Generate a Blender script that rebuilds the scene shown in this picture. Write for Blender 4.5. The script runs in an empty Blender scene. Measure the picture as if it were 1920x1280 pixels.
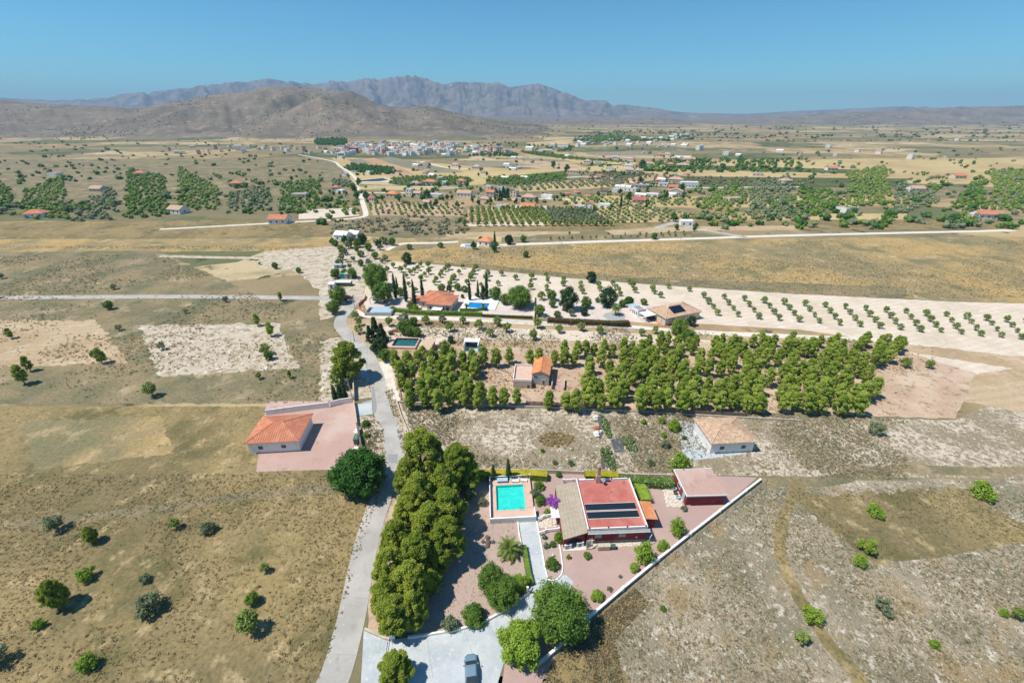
import bpy, math, random
import numpy as np
from math import radians as R, sin, cos, pi

SC = bpy.context.scene
COL = SC.collection
# ------------------------------------------------------------------ camera, world, sun, exposure
CAM_H, PITCH, FOC = 68.0, R(28.14), 800.0
cam_d = bpy.data.cameras.new("camera"); cam = bpy.data.objects.new("camera", cam_d); COL.objects.link(cam)
cam.location = (0, 0, CAM_H); cam.rotation_euler = (pi / 2 - PITCH, 0, 0)
cam_d.sensor_width = 36; cam_d.lens = 36 * FOC / 1920; cam_d.clip_start = 0.5; cam_d.clip_end = 60000
SC.camera = cam
SUN_EL, SUN_AZ = R(61), R(-100)        # the sun stands to the left and a little behind the camera
wd = bpy.data.worlds.new("World"); SC.world = wd; wd.use_nodes = True
nt = wd.node_tree; bg = nt.nodes["Background"]
sky = nt.nodes.new("ShaderNodeTexSky"); sky.sky_type = 'NISHITA'; sky.sun_disc = False
sky.sun_elevation = SUN_EL; sky.sun_rotation = SUN_AZ
sky.altitude = 300; sky.air_density = 1.0; sky.dust_density = 0.0; sky.ozone_density = 2.0
tint = nt.nodes.new("ShaderNodeMix"); tint.data_type = 'RGBA'; tint.blend_type = 'MULTIPLY'; tint.inputs["Factor"].default_value = 1
tint.inputs["B"].default_value = (0.40, 0.93, 1.14, 1)      # a deep, slightly cyan summer sky
nt.links.new(sky.outputs[0], tint.inputs["A"]); nt.links.new(tint.outputs["Result"], bg.inputs[0]); bg.inputs[1].default_value = 0.088
sl = bpy.data.lights.new("sun", 'SUN'); sl.energy = 4.6; sl.angle = R(0.5); sl.color = (1.0, 0.95, 0.86)
so = bpy.data.objects.new("sun", sl); COL.objects.link(so)
sd = np.array([sin(SUN_AZ) * cos(SUN_EL), cos(SUN_AZ) * cos(SUN_EL), sin(SUN_EL)])
from mathutils import Vector
so.rotation_euler = Vector(sd).to_track_quat('Z', 'Y').to_euler(); so.location = (0, 0, 200)
vs = SC.view_settings; vs.view_transform = 'Standard'; vs.look = 'None'; vs.exposure = 0.24; vs.gamma = 1; vs.use_curve_mapping = False
SC.cycles.max_bounces = 6; SC.cycles.transparent_max_bounces = 12; SC.cycles.volume_bounces = 0
SC.cycles.use_denoising = True

# ------------------------------------------------------------------ helpers
_c, _s = cos(PITCH), sin(PITCH)
def at(px, py, z=0.0):
    """the point of the level z that lies on the sight line of a photograph pixel (surveying the place)"""
    u = (px - 960) / FOC; v = (640 - py) / FOC
    t = (z - CAM_H) / (-_s + v * _c)
    return (u * t, (_c + v * _s) * t)
def zat(px, py, Y):
    v = (640 - py) / FOC; dy = _c + v * _s
    return (px - 960) / FOC / dy, CAM_H + Y / dy * (-_s + v * _c)
def dep(px, py, z=0.0):
    v = (640 - py) / FOC
    return (z - CAM_H) / (-_s + v * _c)

def nodes(m):
    m.use_nodes = True
    return m.node_tree, m.node_tree.nodes["Principled BSDF"]
def col4(c): return (c[0], c[1], c[2], 1)
def gmat(name, base, layers=(), fine=(0.25, 3.0), bump=(0.0, 3.0), rough=0.95, spec=0.1, rows=None):
    """layered ground / wall material. layers: (colour, scale, lo, hi, detail)"""
    m = bpy.data.materials.new(name); t, b = nodes(m); L = t.links.new
    b.inputs["Roughness"].default_value = rough
    b.inputs["Specular IOR Level"].default_value = spec
    tc = t.nodes.new("ShaderNodeTexCoord"); co = tc.outputs["Object"]
    cur = None
    rgb = t.nodes.new("ShaderNodeRGB"); rgb.outputs[0].default_value = col4(base); cur = rgb.outputs[0]
    for k, (c, sc, lo, hi, det) in enumerate(layers):
        n = t.nodes.new("ShaderNodeTexNoise"); n.inputs["Scale"].default_value = sc; n.inputs["Detail"].default_value = det
        n.inputs["Roughness"].default_value = 0.62
        mp = t.nodes.new("ShaderNodeMapping"); mp.inputs["Location"].default_value = (17.3 * k, -9.1 * k, 3.7 * k)
        L(co, mp.inputs[0]); L(mp.outputs[0], n.inputs["Vector"])
        r = t.nodes.new("ShaderNodeMapRange"); r.inputs["From Min"].default_value = lo; r.inputs["From Max"].default_value = hi
        L(n.outputs["Fac"], r.inputs["Value"])
        x = t.nodes.new("ShaderNodeMix"); x.data_type = 'RGBA'; L(r.outputs[0], x.inputs["Factor"])
        L(cur, x.inputs["A"]); x.inputs["B"].default_value = col4(c); cur = x.outputs["Result"]
    if rows:
        (c, per, ang, width, strength) = rows
        mp = t.nodes.new("ShaderNodeMapping"); mp.inputs["Rotation"].default_value = (0, 0, ang); L(co, mp.inputs[0])
        w = t.nodes.new("ShaderNodeTexWave"); w.inputs["Scale"].default_value = 2 * pi / per / 20; w.inputs["Distortion"].default_value = 1.2
        w.inputs["Detail Scale"].default_value = 1.0
        L(mp.outputs[0], w.inputs["Vector"])
        r = t.nodes.new("ShaderNodeMapRange"); r.inputs["From Min"].default_value = 1 - width; r.inputs["From Max"].default_value = 1 - width * .5
        r.inputs["To Max"].default_value = strength
        L(w.outputs["Fac"], r.inputs["Value"])
        x = t.nodes.new("ShaderNodeMix"); x.data_type = 'RGBA'; L(r.outputs[0], x.inputs["Factor"])
        L(cur, x.inputs["A"]); x.inputs["B"].default_value = col4(c); cur = x.outputs["Result"]
    if fine:
        n = t.nodes.new("ShaderNodeTexNoise"); n.inputs["Scale"].default_value = fine[1]; n.inputs["Detail"].default_value = 6
        n.inputs["Roughness"].default_value = 0.75
        L(co, n.inputs["Vector"])
        r = t.nodes.new("ShaderNodeMapRange"); r.inputs["From Min"].default_value = 0.3; r.inputs["From Max"].default_value = 0.7
        r.inputs["To Min"].default_value = 1 - fine[0]; r.inputs["To Max"].default_value = 1 + fine[0]
        L(n.outputs["Fac"], r.inputs["Value"])
        x = t.nodes.new("ShaderNodeVectorMath"); x.operation = 'SCALE'; L(cur, x.inputs[0]); L(r.outputs[0], x.inputs["Scale"])
        cur = x.outputs[0]
    L(cur, b.inputs["Base Color"])
    if bump[0]:
        n = t.nodes.new("ShaderNodeTexNoise"); n.inputs["Scale"].default_value = bump[1]; n.inputs["Detail"].default_value = 5
        L(co, n.inputs["Vector"])
        bp = t.nodes.new("ShaderNodeBump"); bp.inputs["Strength"].default_value = 1; bp.inputs["Distance"].default_value = bump[0]
        L(n.outputs["Fac"], bp.inputs["Height"]); L(bp.outputs[0], b.inputs["Normal"])
    return m
def plain(name, c, rough=0.7, spec=0.3, metal=0.0, var=0.12, sc=1.5):
    m = gmat(name, c, [], (var, sc), (0, 1), rough, spec); m.node_tree.nodes["Principled BSDF"].inputs["Metallic"].default_value = metal
    return m
def leafmat(name, c1, c2, c3=None, tr=0.22, flow=None):
    """foliage: colour varies from tree to tree and from clump to clump; thin leaves let light through"""
    m = bpy.data.materials.new(name); t, b = nodes(m); L = t.links.new
    oi = t.nodes.new("ShaderNodeObjectInfo"); tc = t.nodes.new("ShaderNodeTexCoord")
    n = t.nodes.new("ShaderNodeTexNoise"); n.inputs["Scale"].default_value = 0.9; n.inputs["Detail"].default_value = 4
    L(tc.outputs["Object"], n.inputs["Vector"])
    a = t.nodes.new("ShaderNodeMath"); a.operation = 'MULTIPLY_ADD'; L(oi.outputs["Random"], a.inputs[0]); a.inputs[1].default_value = 0.55; a.inputs[2].default_value = -0.28
    a2 = t.nodes.new("ShaderNodeMath"); a2.operation = 'ADD'; L(a.outputs[0], a2.inputs[0])
    r = t.nodes.new("ShaderNodeMapRange"); r.inputs["From Min"].default_value = 0.32; r.inputs["From Max"].default_value = 0.68
    L(n.outputs["Fac"], r.inputs["Value"]); L(r.outputs[0], a2.inputs[1]); a2.use_clamp = True
    x = t.nodes.new("ShaderNodeMix"); x.data_type = 'RGBA'; L(a2.outputs[0], x.inputs["Factor"])
    x.inputs["A"].default_value = col4(c1); x.inputs["B"].default_value = col4(c2); cur = x.outputs["Result"]
    if flow:   # blossoms: single leaf faces of another colour, by a fine cell pattern
        gg = t.nodes.new("ShaderNodeNewGeometry")
        r2 = t.nodes.new("ShaderNodeMath"); r2.operation = 'LESS_THAN'; L(gg.outputs["Random Per Island"], r2.inputs[0]); r2.inputs[1].default_value = flow[1]
        x = t.nodes.new("ShaderNodeMix"); x.data_type = 'RGBA'; L(r2.outputs[0], x.inputs["Factor"])
        L(cur, x.inputs["A"]); x.inputs["B"].default_value = col4(flow[0]); cur = x.outputs["Result"]
    L(cur, b.inputs["Base Color"]); b.inputs["Roughness"].default_value = 0.65; b.inputs["Specular IOR Level"].default_value = 0.15
    tl = t.nodes.new("ShaderNodeBsdfTranslucent"); L(cur, tl.inputs["Color"])
    ms = t.nodes.new("ShaderNodeMixShader"); ms.inputs[0].default_value = tr
    out = t.nodes["Material Output"]
    L(b.outputs[0], ms.inputs[1]); L(tl.outputs[0], ms.inputs[2]); L(ms.outputs[0], out.inputs["Surface"])
    return m

def tag(o, label=None, cat=None, group=None, kind=None):
    if label: o["label"] = label
    if cat: o["category"] = cat
    if group: o["group"] = group
    if kind: o["kind"] = kind
    return o
def link(name, me, parent=None):
    o = bpy.data.objects.new(name, me); COL.objects.link(o)
    if parent is not None: o.parent = parent
    return o
def empty(name, loc, rz=0, label=None, cat=None, group=None):
    o = bpy.data.objects.new(name, None); o.empty_display_size = 0.3; COL.objects.link(o)
    o.location = (loc[0], loc[1], loc[2] if len(loc) > 2 else 0); o.rotation_euler = (0, 0, rz)
    return tag(o, label, cat, group)
def npmesh(name, V, F, mats, idx=None):
    V = np.asarray(V, np.float32); F = np.asarray(F, np.int32)
    me = bpy.data.meshes.new(name); k = F.shape[1]
    me.vertices.add(len(V)); me.vertices.foreach_set("co", V.ravel())
    me.loops.add(F.size); me.loops.foreach_set("vertex_index", F.ravel())
    me.polygons.add(len(F)); me.polygons.foreach_set("loop_start", np.arange(0, F.size, k, dtype=np.int32))
    for m in mats: me.materials.append(m)
    if idx is not None: me.polygons.foreach_set("material_index", np.asarray(idx, np.int32))
    me.update(calc_edges=True)
    return me
class MB:
    """collects simple solids; build() links them as one mesh object"""
    def __init__(s): s.v = []; s.f = []; s.i = []; s.m = 0
    def mesh(s, vs, fs):
        n = len(s.v); s.v += [tuple(v) for v in vs]; s.f += [tuple(n + a for a in f) for f in fs]; s.i += [s.m] * len(fs); return s
    def box(s, x0, y0, z0, x1, y1, z1):
        return s.mesh([(x0,y0,z0),(x1,y0,z0),(x1,y1,z0),(x0,y1,z0),(x0,y0,z1),(x1,y0,z1),(x1,y1,z1),(x0,y1,z1)],
                      [(0,3,2,1),(4,5,6,7),(0,1,5,4),(1,2,6,5),(2,3,7,6),(3,0,4,7)])
    def rbox(s, cx, cy, z0, lx, ly, h, a=0):
        c, d = cos(a), sin(a); P = [(-lx/2,-ly/2),(lx/2,-ly/2),(lx/2,ly/2),(-lx/2,ly/2)]
        q = [(cx + x*c - y*d, cy + x*d + y*c) for x, y in P]
        return s.prism(q, z0, z0 + h)
    def prism(s, poly, z0, z1):
        n = len(poly)
        a = sum(poly[i][0]*poly[(i+1)%n][1] - poly[(i+1)%n][0]*poly[i][1] for i in range(n))
        if a < 0: poly = poly[::-1]
        vs = [(x, y, z0) for x, y in poly] + [(x, y, z1) for x, y in poly]
        return s.mesh(vs, [tuple(range(n-1, -1, -1)), tuple(range(n, 2*n))] + [(i, (i+1)%n, n+(i+1)%n, n+i) for i in range(n)])
    def tube(s, pts, rads, k=6):
        n0 = []
        vs = []
        for j, p in enumerate(pts):
            p = Vector(p); q = Vector(pts[min(j+1, len(pts)-1)]) - Vector(pts[max(j-1, 0)])
            q.normalize(); u = q.orthogonal().normalized(); w = q.cross(u)
            if j and u.dot(pu) < 0: u, w = -u, -w
            pu = u
            for i in range(k):
                a = 2*pi*i/k; vs.append(tuple(p + (u*cos(a) + w*sin(a)) * rads[j]))
        fs = []
        for j in range(len(pts)-1):
            for i in range(k): fs.append((j*k+i, j*k+(i+1)%k, (j+1)*k+(i+1)%k, (j+1)*k+i))
        fs.append(tuple(range(k-1, -1, -1))); fs.append(tuple((len(pts)-1)*k + i for i in range(k)))
        return s.mesh(vs, fs)
    def lathe(s, prof, cx=0, cy=0, k=8):
        vs = [(cx + r*cos(2*pi*i/k), cy + r*sin(2*pi*i/k), z) for r, z in prof for i in range(k)]
        fs = [(j*k+i, j*k+(i+1)%k, (j+1)*k+(i+1)%k, (j+1)*k+i) for j in range(len(prof)-1) for i in range(k)]
        fs.append(tuple((len(prof)-1)*k + i for i in range(k)))
        return s.mesh(vs, fs)
    def data(s, name, mats):
        me = bpy.data.meshes.new(name); me.from_pydata(s.v, [], s.f)
        for m in (mats if isinstance(mats, (list, tuple)) else [mats]): me.materials.append(m)
        me.polygons.foreach_set("material_index", s.i); me.update()
        return me
    def build(s, name, mats, parent=None): return link(name, s.data(name, mats), parent)
def copy_tree(o, parent=None):
    c = o.copy(); COL.objects.link(c)
    if parent is not None: c.parent = parent
    for ch in list(o.children): copy_tree(ch, c)
    return c
ONES = "zeroth first second third fourth fifth sixth seventh eighth ninth tenth eleventh twelfth thirteenth fourteenth fifteenth sixteenth seventeenth eighteenth nineteenth".split()
def ordn(n):
    if n < 20: return ONES[n]
    t = ["", "", "twent", "thirt", "fort", "fift", "sixt", "sevent", "eight", "ninet"]
    a, b = divmod(n, 10)
    if a >= 10: return "hundred-and-" + ordn(n - 100) if n > 100 else "hundredth"
    return t[a] + "ieth" if b == 0 else t[a] + "y-" + ONES[b]
def world_poly(px): return [at(x, y) for x, y in px]

# ------------------------------------------------------------------ noise on arrays
_rs = np.random.RandomState(11); _T = _rs.rand(256, 256)
def vn(x, y):
    xi = np.floor(x).astype(int); yi = np.floor(y).astype(int); fx = x - xi; fy = y - yi
    fx = fx*fx*(3-2*fx); fy = fy*fy*(3-2*fy); a = xi & 255; b = yi & 255; a1 = (a+1) & 255; b1 = (b+1) & 255
    return (_T[a,b]*(1-fx) + _T[a1,b]*fx)*(1-fy) + (_T[a,b1]*(1-fx) + _T[a1,b1]*fx)*fy
def fbm(x, y, o=5):
    r = 0; a = 0.5
    for k in range(o): r = r + a*vn(x*2**k + 13*k, y*2**k - 7*k); a *= 0.5
    return r
def ridged(x, y, o=5):
    r = 0; a = 0.5
    for k in range(o): r = r + a*(1 - np.abs(2*vn(x*2**k + 5*k, y*2**k + 31*k) - 1)); a *= 0.52
    return r
def sstep(t): t = np.clip(t, 0, 1); return t*t*(3-2*t)

# ------------------------------------------------------------------ colours
STRAW = (0.30, 0.225, 0.105); DULL = (0.20, 0.165, 0.085); PALE = (0.62, 0.52, 0.40); TAN = (0.44, 0.32, 0.19)
M = {}
M['straw'] = gmat("dry_grass_ground", STRAW, [((0.20, 0.16, 0.08), 0.03, .43, .58, 6), ((0.14, 0.125, 0.055), 0.10, .52, .66, 7), ((0.42, 0.32, 0.17), 0.3, .55, .7, 5), ((0.17, 0.13, 0.06), 0.9, .54, .66, 5)], (0.3, 1.6), (0.25, 1.0))
M['golden'] = gmat("golden_dry_field", (0.43, 0.295, 0.125), [((0.27, 0.215, 0.115), 0.02, .44, .60, 6), ((0.20, 0.18, 0.095), 0.05, .50, .64, 7), ((0.48, 0.36, 0.20), 0.12, .55, .7, 5), ((0.22, 0.185, 0.10), 0.5, .56, .68, 5)], (0.3, 1.4), (0.3, 1.0))
M['scrub'] = gmat("scrub_ground", (0.27, 0.21, 0.12), [((0.16, 0.15, 0.085), 0.05, .42, .6, 5), ((0.40, 0.31, 0.19), 0.11, .56, .7, 6), ((0.12, 0.13, 0.07), 0.35, .58, .68, 5)], (0.35, 1.4), (0.3, 0.8))
M['pale'] = gmat("pale_orchard_soil", (0.66, 0.56, 0.45), [((0.56, 0.46, 0.35), 0.08, .45, .65, 5), ((0.72, 0.64, 0.54), 0.25, .55, .7, 4), ((0.40, 0.33, 0.24), 0.6, .63, .72, 5)], (0.16, 2.2), (0.12, 1.5), rows=((0.53, 0.44, 0.34), 2.6, R(72), 0.5, 0.35))
M['tan'] = gmat("tan_soil", (0.48, 0.36, 0.23), [((0.38, 0.27, 0.16), 0.04, .45, .6, 5), ((0.56, 0.44, 0.31), 0.15, .55, .7, 5)], (0.2, 1.2), (0.12, 1.0), rows=((0.36, 0.27, 0.17), 3.0, R(80), 0.5, 0.3))
M['orange'] = gmat("ploughed_orange_soil", (0.42, 0.26, 0.145), [((0.48, 0.32, 0.19), 0.02, .45, .6, 4)], (0.15, 0.5), rows=((0.33, 0.21, 0.12), 9.0, R(20), 0.5, 0.3))
M['yellow'] = gmat("stubble_field", (0.50, 0.39, 0.19), [((0.42, 0.31, 0.15), 0.01, .42, .6, 5), ((0.30, 0.24, 0.12), 0.03, .58, .7, 5)], (0.18, 0.4))
M['greyfield'] = gmat("fallow_field", (0.27, 0.235, 0.165), [((0.21, 0.20, 0.13), 0.008, .4, .6, 4), ((0.34, 0.28, 0.18), 0.02, .55, .7, 5)], (0.2, 0.3), rows=((0.19, 0.175, 0.115), 12.0, R(15), 0.5, 0.3))
M['green'] = gmat("green_crop_field", (0.12, 0.13, 0.055), [((0.085, 0.105, 0.04), 0.03, .4, .6, 5), ((0.22, 0.19, 0.10), 0.07, .56, .7, 5)], (0.3, 0.5), (0.3, 0.5), rows=((0.07, 0.09, 0.035), 7.0, R(60), 0.5, 0.6))
M['scrublot'] = gmat("dry_scrub_field", (0.35, 0.285, 0.195), [((0.235, 0.205, 0.135), 0.09, .42, .58, 7), ((0.56, 0.50, 0.41), 0.7, .55, .66, 7), ((0.17, 0.15, 0.095), 1.1, .54, .64, 6), ((0.30, 0.22, 0.12), 0.16, .56, .66, 6), ((0.62, 0.57, 0.48), 2.6, .60, .68, 4)], (0.35, 4.5), (0.3, 2.5))
M['lot'] = gmat("stony_lot_ground", (0.55, 0.46, 0.36), [((0.60, 0.51, 0.40), 0.12, .45, .6, 5), ((0.29, 0.235, 0.15), 0.11, .42, .55, 8), ((0.26, 0.215, 0.145), 0.8, .46, .56, 7), ((0.68, 0.61, 0.51), 1.6, .58, .66, 5), ((0.15, 0.13, 0.09), 1.9, .60, .66, 5)], (0.3, 3.5), (0.25, 2.0))
M['garden'] = gmat("brown_pink_gravel", (0.43, 0.325, 0.275), [((0.45, 0.35, 0.29), 0.15, .45, .65, 5), ((0.31, 0.23, 0.18), 1.8, .58, .68, 5)], (0.22, 5.0), (0.05, 6.0))
M['pink'] = gmat("pink_gravel", (0.42, 0.295, 0.26), [((0.47, 0.34, 0.295), 0.12, .45, .65, 5), ((0.40, 0.28, 0.24), 2.0, .56, .68, 5)], (0.15, 6.0), (0.04, 6.0))
M['red'] = gmat("reddish_gravel", (0.47, 0.31, 0.26), [((0.54, 0.40, 0.34), 0.10, .45, .65, 5), ((0.40, 0.27, 0.20), 0.4, .58, .7, 5)], (0.14, 4.0), (0.04, 4.0))
M['soil'] = gmat("woodland_soil", (0.47, 0.33, 0.235), [((0.56, 0.43, 0.32), 0.10, .45, .62, 5), ((0.29, 0.21, 0.13), 0.5, .54, .66, 5)], (0.25, 3.0), (0.12, 2.0))
M['verge'] = gmat("stony_verge", (0.52, 0.44, 0.34), [((0.33, 0.26, 0.16), 0.3, .48, .62, 6), ((0.68, 0.62, 0.53), 0.6, .56, .66, 5)], (0.25, 4.0), (0.15, 3.0))
M['road'] = gmat("worn_asphalt_road", (0.385, 0.36, 0.325), [((0.48, 0.45, 0.41), 0.15, .42, .62, 6), ((0.34, 0.32, 0.29), 0.5, .56, .68, 6), ((0.52, 0.49, 0.44), 1.5, .62, .7, 5)], (0.06, 6.0), (0.01, 20))
M['patch'] = gmat("newer_asphalt_and_shadow", (0.29, 0.29, 0.29), [], (0.1, 5.0))  # also drive joints and the wire shadows painted across the road
M['concrete'] = gmat("pale_blue_concrete", (0.43, 0.465, 0.48), [((0.52, 0.54, 0.54), 0.25, .40, .60, 7), ((0.38, 0.42, 0.445), 0.45, .52, .66, 7), ((0.60, 0.60, 0.57), 1.1, .58, .68, 6)], (0.09, 3.0), (0.01, 10))
M['lane'] = gmat("pale_gravel_lane", (0.68, 0.62, 0.53), [((0.58, 0.51, 0.42), 0.3, .5, .65, 5)], (0.1, 2.0))
M['paving'] = gmat("pale_paving", (0.60, 0.50, 0.44), [((0.66, 0.58, 0.52), 0.2, .45, .65, 5), ((0.50, 0.40, 0.34), 0.5, .58, .7, 5)], (0.12, 3.0))
M['white'] = plain("white_paint", (0.80, 0.79, 0.77), 0.6, 0.3, 0, 0.05)
M['whitewall'] = gmat("white_rendered_wall", (0.80, 0.775, 0.73), [((0.62, 0.59, 0.54), 0.8, .56, .7, 5)], (0.05, 2.0))
M['cream'] = plain("cream_render", (0.62, 0.54, 0.43), 0.85, 0.1, 0, 0.08)
M['grey'] = plain("grey_render", (0.42, 0.41, 0.38), 0.85, 0.1)
M['beige'] = gmat("beige_wall", (0.55, 0.46, 0.36), [((0.44, 0.37, 0.29), 0.7, .5, .66, 5)], (0.1, 2.0))
M['darkred'] = gmat("dark_red_render", (0.25, 0.045, 0.05), [((0.29, 0.065, 0.065), 0.6, .45, .65, 5)], (0.08, 2.0))
M['redroof'] = gmat("red_roof_coating", (0.44, 0.135, 0.105), [((0.50, 0.185, 0.15), 0.35, .42, .62, 7), ((0.52, 0.24, 0.205), 0.5, .60, .78, 6), ((0.38, 0.115, 0.09), 0.8, .55, .70, 6)], (0.10, 3.0))
M['tile'] = gmat("terracotta_tiles", (0.52, 0.20, 0.115), [((0.60, 0.27, 0.17), 0.5, .45, .62, 6), ((0.42, 0.15, 0.09), 1.5, .58, .68, 5)], (0.12, 3.0))
M['tile2'] = gmat("orange_tiles", (0.60, 0.235, 0.10), [((0.66, 0.31, 0.16), 0.8, .45, .62, 6)], (0.1, 3.0))
M['tilepale'] = gmat("pale_mottled_tiles", (0.46, 0.295, 0.19), [((0.58, 0.43, 0.31), 1.6, .45, .58, 6), ((0.38, 0.22, 0.15), 3.0, .56, .66, 5)], (0.18, 4.0))
M['tilemix'] = gmat("cream_and_red_tiles", (0.66, 0.53, 0.38), [((0.45, 0.20, 0.13), 4.5, .53, .6, 3)], (0.12, 4.0))
M['brown'] = gmat("brown_tile_sheet_roof", (0.36, 0.30, 0.225), [((0.41, 0.35, 0.27), 0.5, .45, .65, 5), ((0.30, 0.25, 0.185), 1.6, .56, .68, 5)], (0.08, 4.0))
M['deck'] = gmat("terracotta_pink_deck", (0.63, 0.44, 0.35), [((0.56, 0.38, 0.30), 0.8, .5, .65, 4)], (0.08, 4.0))
M['black'] = plain("black_collector_mat", (0.012, 0.022, 0.03), 0.35, 0.5)
M['solar'] = plain("blue_black_solar_glass", (0.008, 0.014, 0.03), 0.2, 0.5)
M['window'] = plain("window_glass", (0.04, 0.05, 0.06), 0.15, 0.6)
M['shutter'] = plain("grey_shutter", (0.36, 0.37, 0.35), 0.6)
M['darkwood'] = plain("weathered_wood", (0.16, 0.125, 0.10), 0.9, 0.1, 0, 0.3, 4)
M['reed'] = gmat("brown_reed_screen", (0.20, 0.155, 0.125), [((0.27, 0.22, 0.18), 0.7, .5, .65, 5)], (0.2, 5.0))
M['post'] = plain("galvanised_metal", (0.38, 0.38, 0.37), 0.5, 0.5, 0.3)
M['pole'] = plain("concrete_pole", (0.42, 0.40, 0.37), 0.8, 0.2)
M['trunk'] = gmat("bark", (0.16, 0.115, 0.08), [((0.25, 0.19, 0.14), 2.0, .5, .65, 4)], (0.2, 6.0))
M['brick'] = gmat("chimney_brick", (0.50, 0.33, 0.25), [((0.60, 0.46, 0.38), 1.5, .5, .65, 4)], (0.12, 6.0))
M['bluegrey'] = plain("blue_grey_sheet", (0.38, 0.52, 0.60), 0.45, 0.4)
M['blue'] = plain("blue_cover", (0.10, 0.20, 0.50), 0.4, 0.4)
M['greennet'] = plain("green_shade_net", (0.04, 0.26, 0.17), 0.8)
M['greenbox'] = plain("dark_green_metal", (0.06, 0.14, 0.105), 0.4, 0.4)
M['darknet'] = gmat("black_weed_membrane", (0.09, 0.09, 0.10), [((0.22, 0.22, 0.23), 1.2, .5, .65, 5)], (0.2, 4.0))
M['stone'] = plain("white_stone", (0.66, 0.63, 0.56), 0.8, 0.1, 0, 0.2)
M['stonedark'] = plain("dark_rock", (0.13, 0.11, 0.095), 0.9, 0.1, 0, 0.25, 4)
M['terracotta'] = plain("terracotta_pot", (0.45, 0.16, 0.07), 0.8)
M['carpaint'] = plain("pale_blue_car_paint", (0.22, 0.34, 0.42), 0.25, 0.5, 0.3, 0.02)
M['maroon'] = plain("maroon_car_paint", (0.12, 0.015, 0.03), 0.3, 0.5, 0.2, 0.02)
M['carwhite'] = plain("white_car_paint", (0.7, 0.7, 0.7), 0.3, 0.5, 0.0, 0.02)
M['tyre'] = plain("tyre_rubber", (0.02, 0.02, 0.02), 0.8)
M['pooltile'] = gmat("turquoise_pool_lining", (0.04, 0.56, 0.52), [((0.06, 0.64, 0.59), 1.5, .45, .6, 3)], (0.05, 2.0))
M['poolblue'] = gmat("blue_pool_lining", (0.01, 0.22, 0.58), [((0.03, 0.30, 0.66), 1.5, .45, .6, 3)], (0.05, 2.0))
M['poolgreen'] = gmat("dark_green_pool_lining", (0.03, 0.12, 0.15), [((0.05, 0.16, 0.18), 1.0, .45, .6, 3)], (0.15, 2.0))
def watermat():
    m = bpy.data.materials.new("pool_water"); m.use_nodes = True; t = m.node_tree; t.nodes.clear(); L = t.links.new
    o = t.nodes.new("ShaderNodeOutputMaterial"); tr = t.nodes.new("ShaderNodeBsdfTransparent"); tr.inputs[0].default_value = (0.82, 0.98, 0.97, 1)
    g = t.nodes.new("ShaderNodeBsdfGlossy"); g.inputs["Roughness"].default_value = 0.05
    f = t.nodes.new("ShaderNodeFresnel"); f.inputs[0].default_value = 1.33; x = t.nodes.new("ShaderNodeMixShader")
    n = t.nodes.new("ShaderNodeTexNoise"); n.inputs["Scale"].default_value = 2.5; tc = t.nodes.new("ShaderNodeTexCoord"); L(tc.outputs["Object"], n.inputs["Vector"])
    b = t.nodes.new("ShaderNodeBump"); b.inputs["Distance"].default_value = 0.04; L(n.outputs["Fac"], b.inputs["Height"])
    L(b.outputs[0], g.inputs["Normal"]); L(b.outputs[0], f.inputs["Normal"])
    L(f.outputs[0], x.inputs[0]); L(tr.outputs[0], x.inputs[1]); L(g.outputs[0], x.inputs[2]); L(x.outputs[0], o.inputs[0])
    return m
M['water'] = watermat()
LF = {
 'pine': leafmat("pine_needles", (0.19, 0.27, 0.03), (0.43, 0.48, 0.07), tr=.3),
 'pine2': leafmat("woodland_pine_needles", (0.24, 0.34, 0.04), (0.50, 0.58, 0.11), tr=.3),
 'dark': leafmat("dark_glossy_leaves", (0.035, 0.115, 0.018), (0.08, 0.19, 0.03)),
 'mid': leafmat("garden_leaves", (0.10, 0.19, 0.03), (0.21, 0.32, 0.05)),
 'bright': leafmat("bright_leaves", (0.19, 0.31, 0.03), (0.33, 0.45, 0.06)),
 'almond': leafmat("almond_leaves", (0.17, 0.25, 0.045), (0.31, 0.39, 0.10)),
 'olive': leafmat("olive_leaves", (0.19, 0.23, 0.12), (0.29, 0.33, 0.18)),
 'conifer': leafmat("dark_conifer_needles", (0.028, 0.07, 0.022), (0.065, 0.12, 0.038), tr=0.1),
 'yellow': leafmat("yellow_clipped_leaves", (0.36, 0.33, 0.02), (0.52, 0.44, 0.04)),
 'purple': leafmat("purple_blossom", (0.36, 0.08, 0.46), (0.52, 0.18, 0.60)),
 'magenta': leafmat("magenta_blossom", (0.22, 0.02, 0.12), (0.32, 0.05, 0.18)),
 'flower': leafmat("leaves_with_white_flowers", (0.07, 0.14, 0.018), (0.15, 0.23, 0.04), flow=((0.75, 0.75, 0.62), 0.14)),
 'weed': leafmat("grey_brown_weeds", (0.19, 0.17, 0.10), (0.33, 0.28, 0.185)),
 'dryweed': leafmat("dry_straw_tufts", (0.34, 0.255, 0.12), (0.50, 0.39, 0.20)),
 'redtip': leafmat("red_tipped_hedge_leaves", (0.05, 0.10, 0.02), (0.17, 0.07, 0.035)),
 'palm': leafmat("palm_fronds", (0.13, 0.19, 0.035), (0.26, 0.31, 0.08)),
}
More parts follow.
